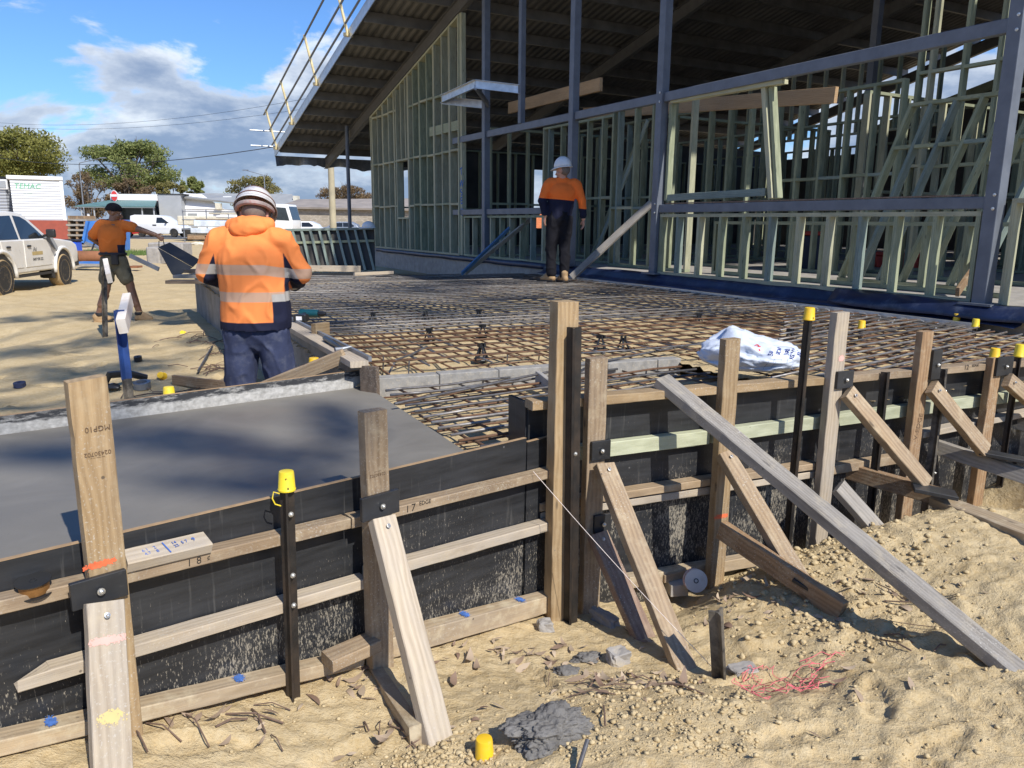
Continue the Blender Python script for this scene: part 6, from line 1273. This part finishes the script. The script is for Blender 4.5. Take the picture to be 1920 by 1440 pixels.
# stacked packs of wrapped timber in a rack
rk = thing('timber_rack', at_gy(395, 50), 'scaffold rack holding wrapped timber packs beyond the bending worker', 'rack')
for x in (342, 386, 428, 452):
    for dy in (0, 1.2): a = at_y(x, 393 if x < 400 else 400, 50+dy); MB().tube([(a.x, 50+dy, 0), (a.x, 50+dy, a.z)], .035, 8).build('upright', MATS['gal_dull'], rk)
for y in (396, 412, 430, 446): a, b = at_y(342, y, 50), at_y(452, y, 50); MB().tube([(a.x, 49.95, a.z), (b.x, 49.95, a.z)], .03, 8).build('ledger', MATS['gal_dull'], rk)
k = 0
for x0, x1, y0, y1, m in ((362, 440, 413, 426, 'wrap_white'), (356, 400, 428, 438, 'wrap_white'), (404, 448, 428, 440, 'wrap_white'), (350, 384, 442, 450, 'timber_brown'), (386, 436, 446, 456, 'wrap_white'), (366, 440, 410, 412, 'timber_gold'), (350, 440, 440, 442, 'timber_tan'), (390, 445, 398, 402, 'cream'), (404, 448, 404, 409, 'paint_white')):
    k += 1; tag(bx('timber_pack', x0, x1, y0, y1, 49.8+.02*k, 1.2, m, None, bevel=.05), ['', 'long wrapped timber pack on the top shelf of the rack', 'short wrapped pack on the middle shelf, left', 'short wrapped pack on the middle shelf, right', 'brown timber bundle low at the left of the rack', 'wrapped pack lowest in the rack', 'thin golden timber layer under the top of the rack', 'thin tan timber layer between the packs of the rack', 'cream length lying on top of the rack', 'white length lying on top of the rack'][k], 'timber pack', 'timber packs in the rack')
for px, m, lb in ((340, 'sand_orange', 'crumpled orange bag on the ground before the timber rack'), (372, 'cream', 'pale sack on the ground before the timber rack')):
    rock('sack', (px, 459), .0, .35, m, lb, 'sack', px, (1.3, .6, .35), 0, .4, 3)
# road and verge
mb = MB(); mb.box(420, 15, .02, Matrix.Translation((0, 70, .012))); tag(mb.build('road', MATS['asphalt']), kind='structure')
# shops and sheds across the road
sp = thing('corner_shop', at_gy(250, 86), 'shop with teal verandah roof, white sign fascia and red oval sign', 'shop')
bx('shop_wall', 206, 296, 376, 430, 88, 8, 'glass_dark', sp, zb=0); bx('fascia', 206, 295, 363.5, 376, 86.8, .4, 'paint_white', sp); bx('red_line', 206, 295, 376, 377, 86.78, .3, 'ink_red', sp)
a, b, c, d = at_y(140, 388, 84), at_y(290, 389, 84), at_y(294, 377.5, 87), at_y(205, 377.5, 87); quadboard('verandah_roof', [a, b, c, d], .12, 'roof_teal', sp); bx('gutter', 132, 290, 388, 390, 83.9, .15, 'paint_grey', sp)
for x in (152, 176, 210, 266, 288): a = at_y(x, 390, 84.2); MB().tube([(a.x, 84.2, 0), (a.x, 84.2, a.z)], .08, 8).build('verandah_post', MATS['paint_grey'], sp)
bx('brick_pier', 207, 214, 388, 430, 86.5, .5, 'brick_tan', sp, zb=0); bx('side_sign', 163, 168, 400, 407, 84.5, .1, 'paint_white', sp)
P = at_y(215, 367.5, 86.5); sg = MB().lathe([(.1, 0), (.60, 0), (.60, .08), (.1, .08)], 28, Matrix.Translation(P) @ Matrix.Rotation(math.pi/2, 4, 'X') @ Matrix.Diagonal((.62, 1, 1, 1))).build('sign_border', MATS['paint_white'], sp)
MB().lathe([(.02, 0), (.53, 0), (.53, .06), (.02, .06)], 28, Matrix.Translation(P+Vector((0, -.07, 0))) @ Matrix.Rotation(math.pi/2, 4, 'X') @ Matrix.Diagonal((.62, 1, 1, 1))).build('oval_sign', MATS['ink_red'], sg); MB().box(.62, .02, .24, Matrix.Translation(P+Vector((0, -.15, .05)))).build('sign_band', MATS['paint_white'], sg)
g1 = thing('grey_shop', at_gy(318, 87), 'plain grey rendered shop wall behind the white van', 'building'); bx('front_wall', 296, 344, 364, 440, 86.9, 9, 'paint_grey', g1, zb=0); bx('parapet_cap', 295, 344.5, 363, 364.5, 86.8, 9.2, 'trim_black', g1)
w_ = thing('white_shed', at_gy(440, 88), 'white shed with long grey metal roof behind the rack', 'building'); bx('side_wall', 344, 550, 392, 440, 88, 10, 'paint_white', w_, zb=0)
P0, P1, P2, P3 = at_y(344, 392, 87.9), at_y(344, 362, 88.4), at_y(384, 366, 90), at_y(420, 392, 87.9); quadboard('gable_wall', [P0, P1, at_y(378, 364, 88.4), P3], .3, 'paint_white', w_); quadboard('roof_plane', [at_y(345, 372, 87.4), at_y(560, 396, 87.4), at_y(548, 367, 92), at_y(376, 365, 92)], .2, 'roof_grey', w_)
bx('air_unit', 403, 413, 381, 392, 87.2, .6, 'cream', w_); bx('skylight', 418, 434, 368, 372, 89.5, .1, 'paint_white', w_); bx('rolling_door', 352, 372, 400, 440, 87.9, .05, 'roof_grey', w_, zb=0); bx('vent_box', 549, 558, 367, 380, 90, 1, 'cream', w_)
b_ = thing('block_building', at_gy(630, 82), 'low tan block building with a faded metal roof behind the eave post', 'building'); bx('front_wall', 535, 800, 390, 440, 82, 9, 'block_wall', b_, zb=0); quadboard('roof_plane', [at_y(520, 391, 81.5), at_y(810, 396, 81.5), at_y(800, 375, 88), at_y(560, 377, 88)], .2, 'roof_brown', b_)
oh = thing('tiled_house', at_gy(1030, 62), 'house with orange tiled roof seen through the wall frames', 'house'); bx('front_wall', 960, 1150, 436, 470, 62, 8, 'cream', oh, zb=0); quadboard('tile_roof', [at_y(940, 438, 61.4), at_y(1180, 440, 61.4), at_y(1130, 402, 66), at_y(975, 400, 66)], .2, 'tile_orange', oh)
for px, z0, Yd, y, lb, m, r_ in ((618, 0, 36, 250, 'thick pale timber power pole behind the eave', 'pole_wood', .16),):
    a = at_y(px, y, Yd); tag(MB().tube([(a.x, Yd, 0), (a.x, Yd, a.z)], [r_, r_*.8], 14).build('power_pole', MATS[m], smooth=True), lb, 'power pole')
for px, y, Yd, sg_, lb in ((148, 305, 95, 9, 'slim street lamp pole with a long arm left of the big round tree'), (495, 328, 100, -7, 'slim street lamp pole above the yellowish tree')):
    a = at_y(px, y, Yd); tl_ = thing('street_lamp', (a.x, Yd, 0), lb, 'street lamp', 'street lamps'); MB().tube([(a.x, Yd, 0), (a.x, Yd, a.z-.3), (a.x+.1*np.sign(sg_), Yd, a.z)], [.09, .06, .05], 8).build('pole', MATS['gal_dull'], tl_); e = at_y(px+sg_*5, y-9, Yd); MB().tube([(a.x, Yd, a.z-.05), e], .04, 6).build('arm', MATS['gal_dull'], tl_); MB().box(.7, .25, .12, Matrix.Translation(e)).build('lamp_head', MATS['gal_dull'], tl_)
def wire(a, b, sag, r=.014): return MB().tube([a+(b-a)*(k/16)-UP*sag*4*(k/16)*(1-k/16) for k in range(17)], r, 5)
tag(wire(at_y(-60, 284, 70), at_y(540, 271, 38), 1.0, .02).build('overhead_wire', MATS['trim_black']), 'black overhead cable crossing from the trees to the eave', 'wire'); tag(wire(at_y(-60, 224, 95), at_y(620, 176, 60), 1.3, .012).build('overhead_wire', MATS['trim_black']), 'upper thin power line against the clouds', 'wire'); tag(wire(at_y(-60, 230, 96), at_y(620, 196, 60), 1.2, .012).build('overhead_wire', MATS['trim_black']), 'lower thin power line against the clouds', 'wire')
# trees
def leafm(name, a, b):
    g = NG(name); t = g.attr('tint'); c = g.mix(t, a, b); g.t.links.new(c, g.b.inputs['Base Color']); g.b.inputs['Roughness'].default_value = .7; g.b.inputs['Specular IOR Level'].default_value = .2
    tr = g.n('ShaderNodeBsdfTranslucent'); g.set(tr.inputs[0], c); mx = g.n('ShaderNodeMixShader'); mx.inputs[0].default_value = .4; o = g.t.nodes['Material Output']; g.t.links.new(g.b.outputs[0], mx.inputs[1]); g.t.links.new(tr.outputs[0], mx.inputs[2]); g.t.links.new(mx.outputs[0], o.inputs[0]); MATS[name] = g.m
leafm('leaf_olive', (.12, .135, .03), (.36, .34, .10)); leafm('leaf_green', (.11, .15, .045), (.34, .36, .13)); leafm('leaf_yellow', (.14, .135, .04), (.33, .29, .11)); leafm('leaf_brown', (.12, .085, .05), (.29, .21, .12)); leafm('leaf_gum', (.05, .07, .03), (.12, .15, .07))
paint('bark', (.16, .13, .105), .9, var=.2, scale=2)
def leaves(cl, n, size, seed):
    r = np.random.default_rng(seed); V = []; T = []; w = np.array([c[3]*c[4]*c[5] for c in cl]) ** .8; w = w/w.sum()
    for ci, c in enumerate(cl):
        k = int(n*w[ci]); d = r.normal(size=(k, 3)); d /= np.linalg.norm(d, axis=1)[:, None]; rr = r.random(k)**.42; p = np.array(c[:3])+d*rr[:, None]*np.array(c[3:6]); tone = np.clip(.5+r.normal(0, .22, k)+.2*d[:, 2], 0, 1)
        a = r.normal(size=(k, 3)); a /= np.linalg.norm(a, axis=1)[:, None]; b = np.cross(a, r.normal(size=(k, 3))); b /= np.linalg.norm(b, axis=1)[:, None]; s = size*r.uniform(.6, 1.3, k)[:, None]
        V.append(np.stack([p-a*s, p+b*s*.45, p+a*s, p-b*s*.45], 1)); T.append(np.repeat(tone, 4))
    V = np.concatenate(V).reshape(-1, 3); return V, np.arange(len(V)).reshape(-1, 4), np.concatenate(T)
def tree(px, Yd, x0, x1, ytop, ybot, mat, label, n=5200, size=.22, cl_n=34, seed=1, limbs=9, group='trees beyond the road', flat=.5, gaps=1.0, cat='tree'):
    r = random.Random(seed); c = at_y((x0+x1)/2, (ytop+ybot)/2, Yd); rx = abs(at_y(x1, ytop, Yd).x-at_y(x0, ytop, Yd).x)/2; rz = abs(at_y(px, ytop, Yd).z-at_y(px, ybot, Yd).z)/2; bx_ = at_y(px, 430, Yd).x
    root = thing('tree', (bx_, Yd, 0), label, cat, group); cl = []
    for i in range(cl_n):
        a = r.uniform(0, 6.28); h = r.uniform(-.8, .86); q = math.sqrt(max(.05, 1-h*h))*(r.random()**.4); k = r.uniform(.17, .30)*gaps
        cl.append((c.x+math.cos(a)*q*rx*.84, Yd+math.sin(a)*q*rx*.8, c.z+h*rz*.86, rx*k*1.2, rx*k*1.2, max(rz*k*1.1, rx*k*.6)))
    V, Q, T = leaves(cl, n, size, seed); o = bigmesh('crown', V, Q, [MATS[mat]], smooth=False); at = o.data.attributes.new('tint', 'FLOAT', 'POINT'); at.data.foreach_set('value', T.astype(np.float32)); o.parent = root; o.matrix_parent_inverse = Matrix.Identity(4); o.matrix_basis = ROOTM[root.name].inverted()
    mb = MB(); fk = Vector((bx_, Yd, max(.8, c.z-rz*.95))); R0 = max(.12, rx*.05); mb.tube([(bx_, Yd, -.1), fk], [R0*1.3, R0], 10)
    for i in range(limbs):
        e = Vector(cl[i][:3]); m = fk.lerp(e, .5)+Vector((r.uniform(-.3, .3), r.uniform(-.3, .3), r.uniform(0, .5)))*rx*.15; mb.tube([fk-UP*.1, m, e], [R0*.75, R0*.4, R0*.12], 6)
        for j in range(3): f = e+Vector((r.uniform(-1, 1), r.uniform(-1, 1), r.uniform(0, 1)))*rx*.22; mb.tube([m.lerp(e, .5), f], [R0*.25, R0*.06], 5)
    mb.build('trunk', MATS['bark'], root); return root
tree(50, 95, -75, 128, 243, 345, 'leaf_olive', 'broad dark olive tree rising behind the white hut at the left', 17000, .2, 70, 3)
tree(245, 105, 152, 337, 256, 372, 'leaf_green', 'big round green tree in the middle distance, sky showing through its limbs', 14000, .2, 66, 5, limbs=20, gaps=.85)
tree(360, 115, 338, 382, 330, 375, 'leaf_green', 'small green tree right of the big round tree', 1800, .22, 14, 8)
tree(470, 110, 412, 535, 326, 400, 'leaf_yellow', 'thin yellowish tree half bare behind the white shed', 5200, .16, 40, 11, limbs=22, gaps=.75)
tree(648, 112, 586, 702, 342, 392, 'leaf_brown', 'brown umbrella-shaped tree behind the block building', 6500, .16, 36, 13, limbs=14, gaps=.8)
tree(170, 98, 120, 215, 318, 420, 'leaf_brown', 'brownish half bare shrubby tree between hut and shop', 3600, .16, 34, 17, limbs=26, gaps=.7)
tree(250, 100, 195, 300, 330, 400, 'leaf_brown', 'reddish brown scrub tree behind the shop sign', 3600, .18, 30, 19, limbs=18, gaps=.75)
tree(320, 102, 285, 352, 338, 400, 'leaf_yellow', 'olive brown scrub tree behind the grey shop wall', 2600, .18, 20, 23, limbs=12, gaps=.8)
# leaning dark wall panel beyond the slab
YL = 17.0
lf = thing('leaning_wall_panel', at_gy(620, YL), 'low dark wrapped wall panel with green studs standing beyond the slab', 'wall panel')
ln = Vector((0, .22, 0)); A, B, C, D = at_y(538, 512, YL-.2), at_y(704, 506, YL-.2), at_y(702, 430, YL), at_y(536, 433, YL)
quadboard('wrap_sheet', [A, B, C, D], .02, 'wrap_shade_dark', lf)
for k in range(10):
    f = (k+.3)/10; a = A.lerp(B, f)+Vector((.12-.0*k, -.06, 0)); b = D.lerp(C, f)+Vector((-.08, -.06, 0)); timber('stud', a, b, .05, .08, Vector((1, 0, 0)), MATS['stud_blue'], lf, bevel=0)
timber('top_plate', D+Vector((0, -.05, .02)), C+Vector((0, -.05, .02)), .05, .12, UP, MATS['stud_blue'], lf, bevel=0); timber('nogging', D.lerp(A, .28)+Vector((.1, -.04, 0)), C.lerp(B, .28)+Vector((0, -.04, 0)), .05, .08, UP, MATS['stud_green'], lf, bevel=0)
a, b = at_y(572, 503, 14.2), at_y(676, 504, 14.2); tag(timber('loose_board', a, b, .11, .04, UP, MATS['timber_pale']), 'pale board set on edge behind the steel before the dark panel', 'timber board')
P = at_y(691, 424, 16.6); hl_ = thing('spare_hard_hat', P, 'small white hard hat lying on top of the dark wall panel', 'hard hat'); helmet(hl_, Matrix.Identity(4), P-UP*.02, V3(-1, -.2, 0), UP, 'helmet_white')
# survey pegs on the left
mb0 = thing('survey_stake', at_z(236, 748, .35), 'blue and grey picket with a chunky pale timber head on the left', 'stake', 'survey stakes'); Pt = at_y(222, 585, 4.55); Pb = Vector((Pt.x+.02, Pt.y, -.1)); mbk = MB(); ysec(mbk, Pb, Pt, .05, V3(.3, -1, 0)); mbk.build('stake', MATS['picket_dusty'], mb0); sp_ = MB(); ysec(sp_, Pb.lerp(Pt, .62), Pt+UP*.012, .054, V3(.3, -1, 0)); sp_.build('blue_paint', MATS['stake_blue'], mb0)
timber('timber_head', at_y(229, 612, 4.45), at_y(240, 562, 4.85), .09, .05, V3(0, -.35, 1), MATS['stake_white'], mb0, bevel=.004)
mb1 = thing('survey_stake', at_z(197, 655, 0), 'dark thin picket with pale timber head in front of the striding worker', 'stake', 'survey stakes'); Pb = at_z(197, 655, -.15); Pt = at_y(194, 500, Pb.y); mbk = MB(); ysec(mbk, Pb, Pt, .06, V3(.3, -1, 0)); mbk.build('stake', MATS['picket_dusty'], mb1); timber('timber_head', at_y(205, 522, Pb.y-.25), at_y(199, 493, Pb.y+.2), .12, .06, V3(0, -.3, 1), MATS['stake_white'], mb1)
# bits on the sand at the left
def ring(name, px, R, h, mat, label, cat, hole=.6):
    P = at_z(*px, 0); P.z = gzs(P.x, P.y)+.01; return tag(MB().lathe([(R*hole, 0), (R, 0), (R, h), (R*hole, h), (R*hole, .002)], 26, Matrix.Translation(P) @ Matrix.Rotation(.15, 4, 'X')).build(name, MATS[mat], smooth=True), label, cat)
ring('tape_roll', (267, 722), .075, .06, 'gal_dull', 'grey roll of tape lying on the sand beside the blue picket', 'tape roll')
P = at_z(235, 712, 0); tag(MB().tube([at_z(195, 722, .02), at_z(205, 703, .12), at_z(240, 700, .10), at_z(275, 708, .04)], [.03, .035, .035, .03], 8).build('black_strap', MATS['black_plastic'], smooth=True), 'black strap coiled on the sand beside the blue picket', 'strap')
rock('black_lump', (210, 727), 0, .06, 'black_plastic', 'black crumpled scrap under the strap', 'scrap', 3, (1.4, .8, .5)); ring('black_puck', (260, 684), .04, .05, 'black_plastic', 'small black plastic plug on the sand above the strap', 'plug', .3); ring('black_puck', (38, 727), .05, .04, 'trouser_navy', 'small dark blue plug on the sand near the left edge', 'plug', .3)
for px, c, lb in (((317, 740), 'cap_lemon', 'lemon safety cap standing behind the far path form'), ((306, 700), 'cap_yellow', 'orange-yellow cap lying on the sand behind the strap'), ((345, 622), 'cap_lemon', 'pale cap on the shaded sand near the bending worker'), ((588, 680), 'cap_yellow', 'amber cap beside the leaning tan brace')):
    P = at_z(*px, .03 if px[0] != 588 else .3); 
    if px[0] == 317: P = at_y(317, 738, 4.75); 
    if px[0] == 588: P = at_y(589, 683, 5.0)
    tag(cap_mesh(.038, .075).build('safety_cap', [MATS[c], MATS['cap_inside']], None, Matrix.Translation(P-UP*.03) @ Matrix.Rotation(.0 if px[0] in (317, 588) else 1.2, 4, 'X'), smooth=True), lb, 'safety cap', 'loose safety caps')
tag(timber('loose_board', at_z(325, 712, .03), at_z(425, 724, .02), .09, .035, UP, MATS['timber_brown']), 'brown board lying in the sand by the bending worker\'s feet', 'timber board'); tag(MB().tube([at_z(372, 695, .02), at_z(398, 650, .05)], .012, 8).build('steel_rod', MATS['rebar_grey']), 'dark rod lying on the sand left of the bending worker', 'rod')
mbt = MB()
for i in range(46):
    px, py, s = random.choice([(370, 640, 40), (400, 690, 25), (290, 735, 50), (400, 660, 30)]); P = at_z(NG_(px, s), NG_(py, 8), 0); a = U(0, 3.14); L = U(.1, .4); mbt.tube([(P.x+math.cos(a)*L*s_, P.y+math.sin(a)*L*s_, gzs(P.x+math.cos(a)*L*s_, P.y+math.sin(a)*L*s_)+.012+(.02 if s_ == 0 else 0)) for s_ in (-.5, 0, .5)], U(.003, .006), 5)
tag(mbt.build('twig_litter', MATS['twig']), kind='stuff')
for i, (y, x0, x1, Yd, m, lb) in enumerate(((528, 316, 392, 10.6, 'board_dark', 'lowest dark plank of the pile beside the slab rear corner'), (518, 330, 395, 10.8, 'timber_grey', 'grey plank in the middle of the pile beside the slab rear corner'), (508, 350, 396, 10.9, 'board_dark', 'top dark plank of the pile beside the slab rear corner'))):
    a, b = at_y(x0, y, Yd), at_y(x1, y, Yd); tag(timber('stacked_plank', a, b, .20, .045, V3(0, 1, 0), MATS[m]), lb, 'plank', 'planks piled by the slab')
# white bag on the steel
Pb = at_z(1408, 690, .66); bm = bmesh.new(); bmesh.ops.create_icosphere(bm, subdivisions=5, radius=1); yw = rad(-14); ax_ = Vector((math.cos(yw), math.sin(yw), 0)); ay_ = Vector((-math.sin(yw), math.cos(yw), 0))
for v in bm.verts:
    c = v.co.copy(); hx = c.x; prof = .75+.30*math.exp(-((hx+.42)/.35)**2)-.22*max(0, hx-.6); cr = 1-abs(mnoise.noise(Vector((c.x*2.2, c.y*2.2, c.z*2.2+3))))*2; cr2 = 1-abs(mnoise.noise(Vector((c.x*5, c.y*5, c.z*5+9))))*2
    cr3 = 1-abs(mnoise.noise(Vector((c.x*10, c.y*10, c.z*10+1))))*2; k = 1+.20*cr+.10*cr2+.03*cr3; x = hx*.30*(1+.07*cr+.03*cr2); y = c.y*.165*k; z = max(0, (c.z+.75))*.118*prof*k*.95
    if abs(hx) > .8: y *= 1-(abs(hx)-.8)*2.2
    v.co = ax_*x+ay_*y+UP*z
me = bpy.data.meshes.new('plastic_bag'); bm.to_mesh(me); bm.free(); me.polygons.foreach_set('use_smooth', [True]*len(me.polygons)); g = NG('bag_white'); g.b.inputs['Transmission Weight'].default_value = .0; g.bump(g.noise(g.vec(), 22, 5, .6), .4, .01); g.out((.56, .61, .70), .38, 0, .4)
bag = tag(link('plastic_bag', me, None, Matrix.Translation(Pb), [MATS['bag_white']]), 'crumpled white plastic bag with blue printing lying on the steel', 'plastic bag')
dg = bpy.context.evaluated_depsgraph_get(); dg.update(); bev = bag
def bag_mark(txt, px, size, mat, rot, bold=0.0):
    d = ray(*px); ok, loc, nn, _ = bag.ray_cast(C0-Pb, d.normalized())
    if not ok: return
    me2 = text_mesh(txt, size, bold=bold); nn = Vector((.12, -.80, .58)).normalized(); up = Matrix.Rotation(rot, 3, nn) @ (UP-nn*UP.dot(nn)).normalized(); x = up.cross(nn); M = Matrix((x, up, nn)).transposed(); V = []
    for v in me2.vertices:
        q = loc+M @ Vector((v.co.x, v.co.y, 0)); ok, l2, n2, _ = bag.ray_cast(q+nn*.12, -nn); q = l2+n2*(.0012+v.co.z) if ok else q+nn*.002; v.co = q
    link('bag_print', me2, bag, Matrix.Translation(Pb), [MATS[mat]])
for t_, px, s_ in (('50', (1447, 662), .034), ('SD0', (1461, 658), .034), ('100', (1475, 661), .034), ('AS/NZS', (1488, 661), .032), ('20 1', (1499, 662), .032)): bag_mark(t_, px, s_, 'ink_navy', rad(62), .0008)
bag_mark('Q', (1419, 650), .034, 'ink_red', rad(20), .001); bag_mark('\u00a4', (1424, 657), .022, 'ink_red', rad(20), .001)
for t_, px in (('-- --- -', (1440, 680)), ('--- ----\n---- --', (1452, 678)), ('- ---- --', (1464, 678)), ('----- ---', (1476, 677)), ('--- --', (1484, 690))): bag_mark(t_, px, .010, 'ink_navy', rad(62))
# tools on the left form
Pd = at_z(585, 600, .70); dr_ = thing('cordless_drill', Pd, 'teal cordless drill lying on the left form plate', 'drill'); Md = Matrix.Translation(Pd+UP*.035) @ Matrix.Rotation(rad(-12), 4, 'Z'); paint('drill_teal', (.01, .09, .11), .4)
MB().tube([(-.11, 0, .02), (-.10, 0, .02), (.03, 0, .02), (.06, 0, .02)], [.025, .034, .034, .026], 14).build('motor_body', MATS['drill_teal'], dr_, Md, smooth=True); MB().tube([(.06, 0, .02), (.10, 0, .02), (.125, 0, .02)], [.02, .022, .012], 14).build('chuck', MATS['black_plastic'], dr_, Md, smooth=True); MB().bar((-.05, -.02, .01), (-.03, -.13, -.01), .045, .04).build('grip', MATS['black_plastic'], dr_, Md, bevel=.01); MB().box(.11, .07, .06, Matrix.Translation((-.02, -.15, -.0))).build('battery', MATS['black_plastic'], dr_, Md, bevel=.008); MB().box(.05, .002, .03, Matrix.Translation((-.02, -.186, .0))).build('battery_label', MATS['paint_white'], dr_, Md)
tag(timber('timber_offcut', at_z(588, 620, .722), at_z(614, 616, .722), .10, .045, UP, MATS['timber_gold']), 'chunky timber offcut beside the hammer on the left form', 'timber offcut')
ham = thing('hammer', at_z(628, 643, .71), 'claw hammer with dark grip lying on the left form plate', 'hammer'); a, b = at_z(609, 634, .72), at_z(642, 654, .72); MB().tube([a, a.lerp(b, .5), b], [.017, .016, .009], 8).build('handle', MATS['black_plastic'], ham); MB().tube([b+V3(-.04, -.03, 0), b, b+V3(.05, .03, .01)], [.014, .012, .005], 8).build('head', MATS['gal_dull'], ham)
# gum tree behind the camera, whose branches shade the yard, path and steel
gt = thing('gum_tree', (2.5, -8.9, 0), 'tall open gum tree standing behind the viewer', 'tree'); cl = []; mb = MB(); fk = Vector((2.5, -8.7, 14.0)); mb.tube([(2.5, -8.9, -.1), (2.4, -8.8, 7), fk], [.42, .34, .24], 14)
def shade(px, z, h, rx, rz_=.35):
    G = at_z(*px, z); P = G+sd*((h-z)/sd.z); cl.append((P.x, P.y, P.z, rx, rx*.8, rz_)); m = fk.lerp(P, .55)+Vector((U(-.4, .4), U(-.4, .4), .7)); mb.tube([fk, m, P], [.09, .04, .012], 6)
for px, h, r_ in (((330, 600), 9, .9), ((200, 640), 9.5, .55), ((60, 660), 8.5, .7), ((120, 700), 9, .5), ((380, 585), 10, .7), ((250, 690), 9, .45), ((40, 600), 11, .6), ((390, 640), 9, .5), ((320, 730), 8.6, .4)): shade(px, 0, h+9, r_)
Gw = at_z(222, 604, 0)+UP*1.0; Pq = Gw+sd*24; cl.append((Pq.x, Pq.y, Pq.z, .95, .8, .5)); mb.tube([fk, fk.lerp(Pq, .55)+UP*.7, Pq], [.09, .04, .012], 6)
for (ax0, ay0), (ax1, ay1), h in (((213, 796), (637, 848), 20), ((235, 822), (560, 874), 21), ((10, 858), (160, 856), 20), ((610, 755), (650, 815), 20), ((330, 905), (610, 912), 20)):
    for k in range(9):
        f = k/8; G = at_z(ax0+(ax1-ax0)*f, ay0+(ay1-ay0)*f, .55); Pq = G+sd*((h-.55)/sd.z); cl.append((Pq.x, Pq.y, Pq.z, .17, .13, .10))
        if k == 4: mb.tube([fk, fk.lerp(Pq, .55)+UP*.7, Pq], [.07, .03, .012], 6)
for px, h, r_ in (((700, 570), 9.5, .8), ((850, 580), 10, .6), ((980, 560), 10, .8), ((620, 600), 9, .5), ((1150, 548), 10.5, .7), ((780, 540), 11, .9), ((1250, 570), 10, .6), ((1400, 590), 10, .5), ((900, 530), 11, .8)): shade(px, .64, h+9, r_)
V, Q, T = leaves(cl, 6500, .08, 77); o = bigmesh('crown', V, Q, [MATS['leaf_gum']], smooth=False); at = o.data.attributes.new('tint', 'FLOAT', 'POINT'); at.data.foreach_set('value', T.astype(np.float32)); o.parent = gt; o.matrix_parent_inverse = Matrix.Identity(4); o.matrix_basis = ROOTM[gt.name].inverted(); mb.build('trunk', MATS['bark'], gt)
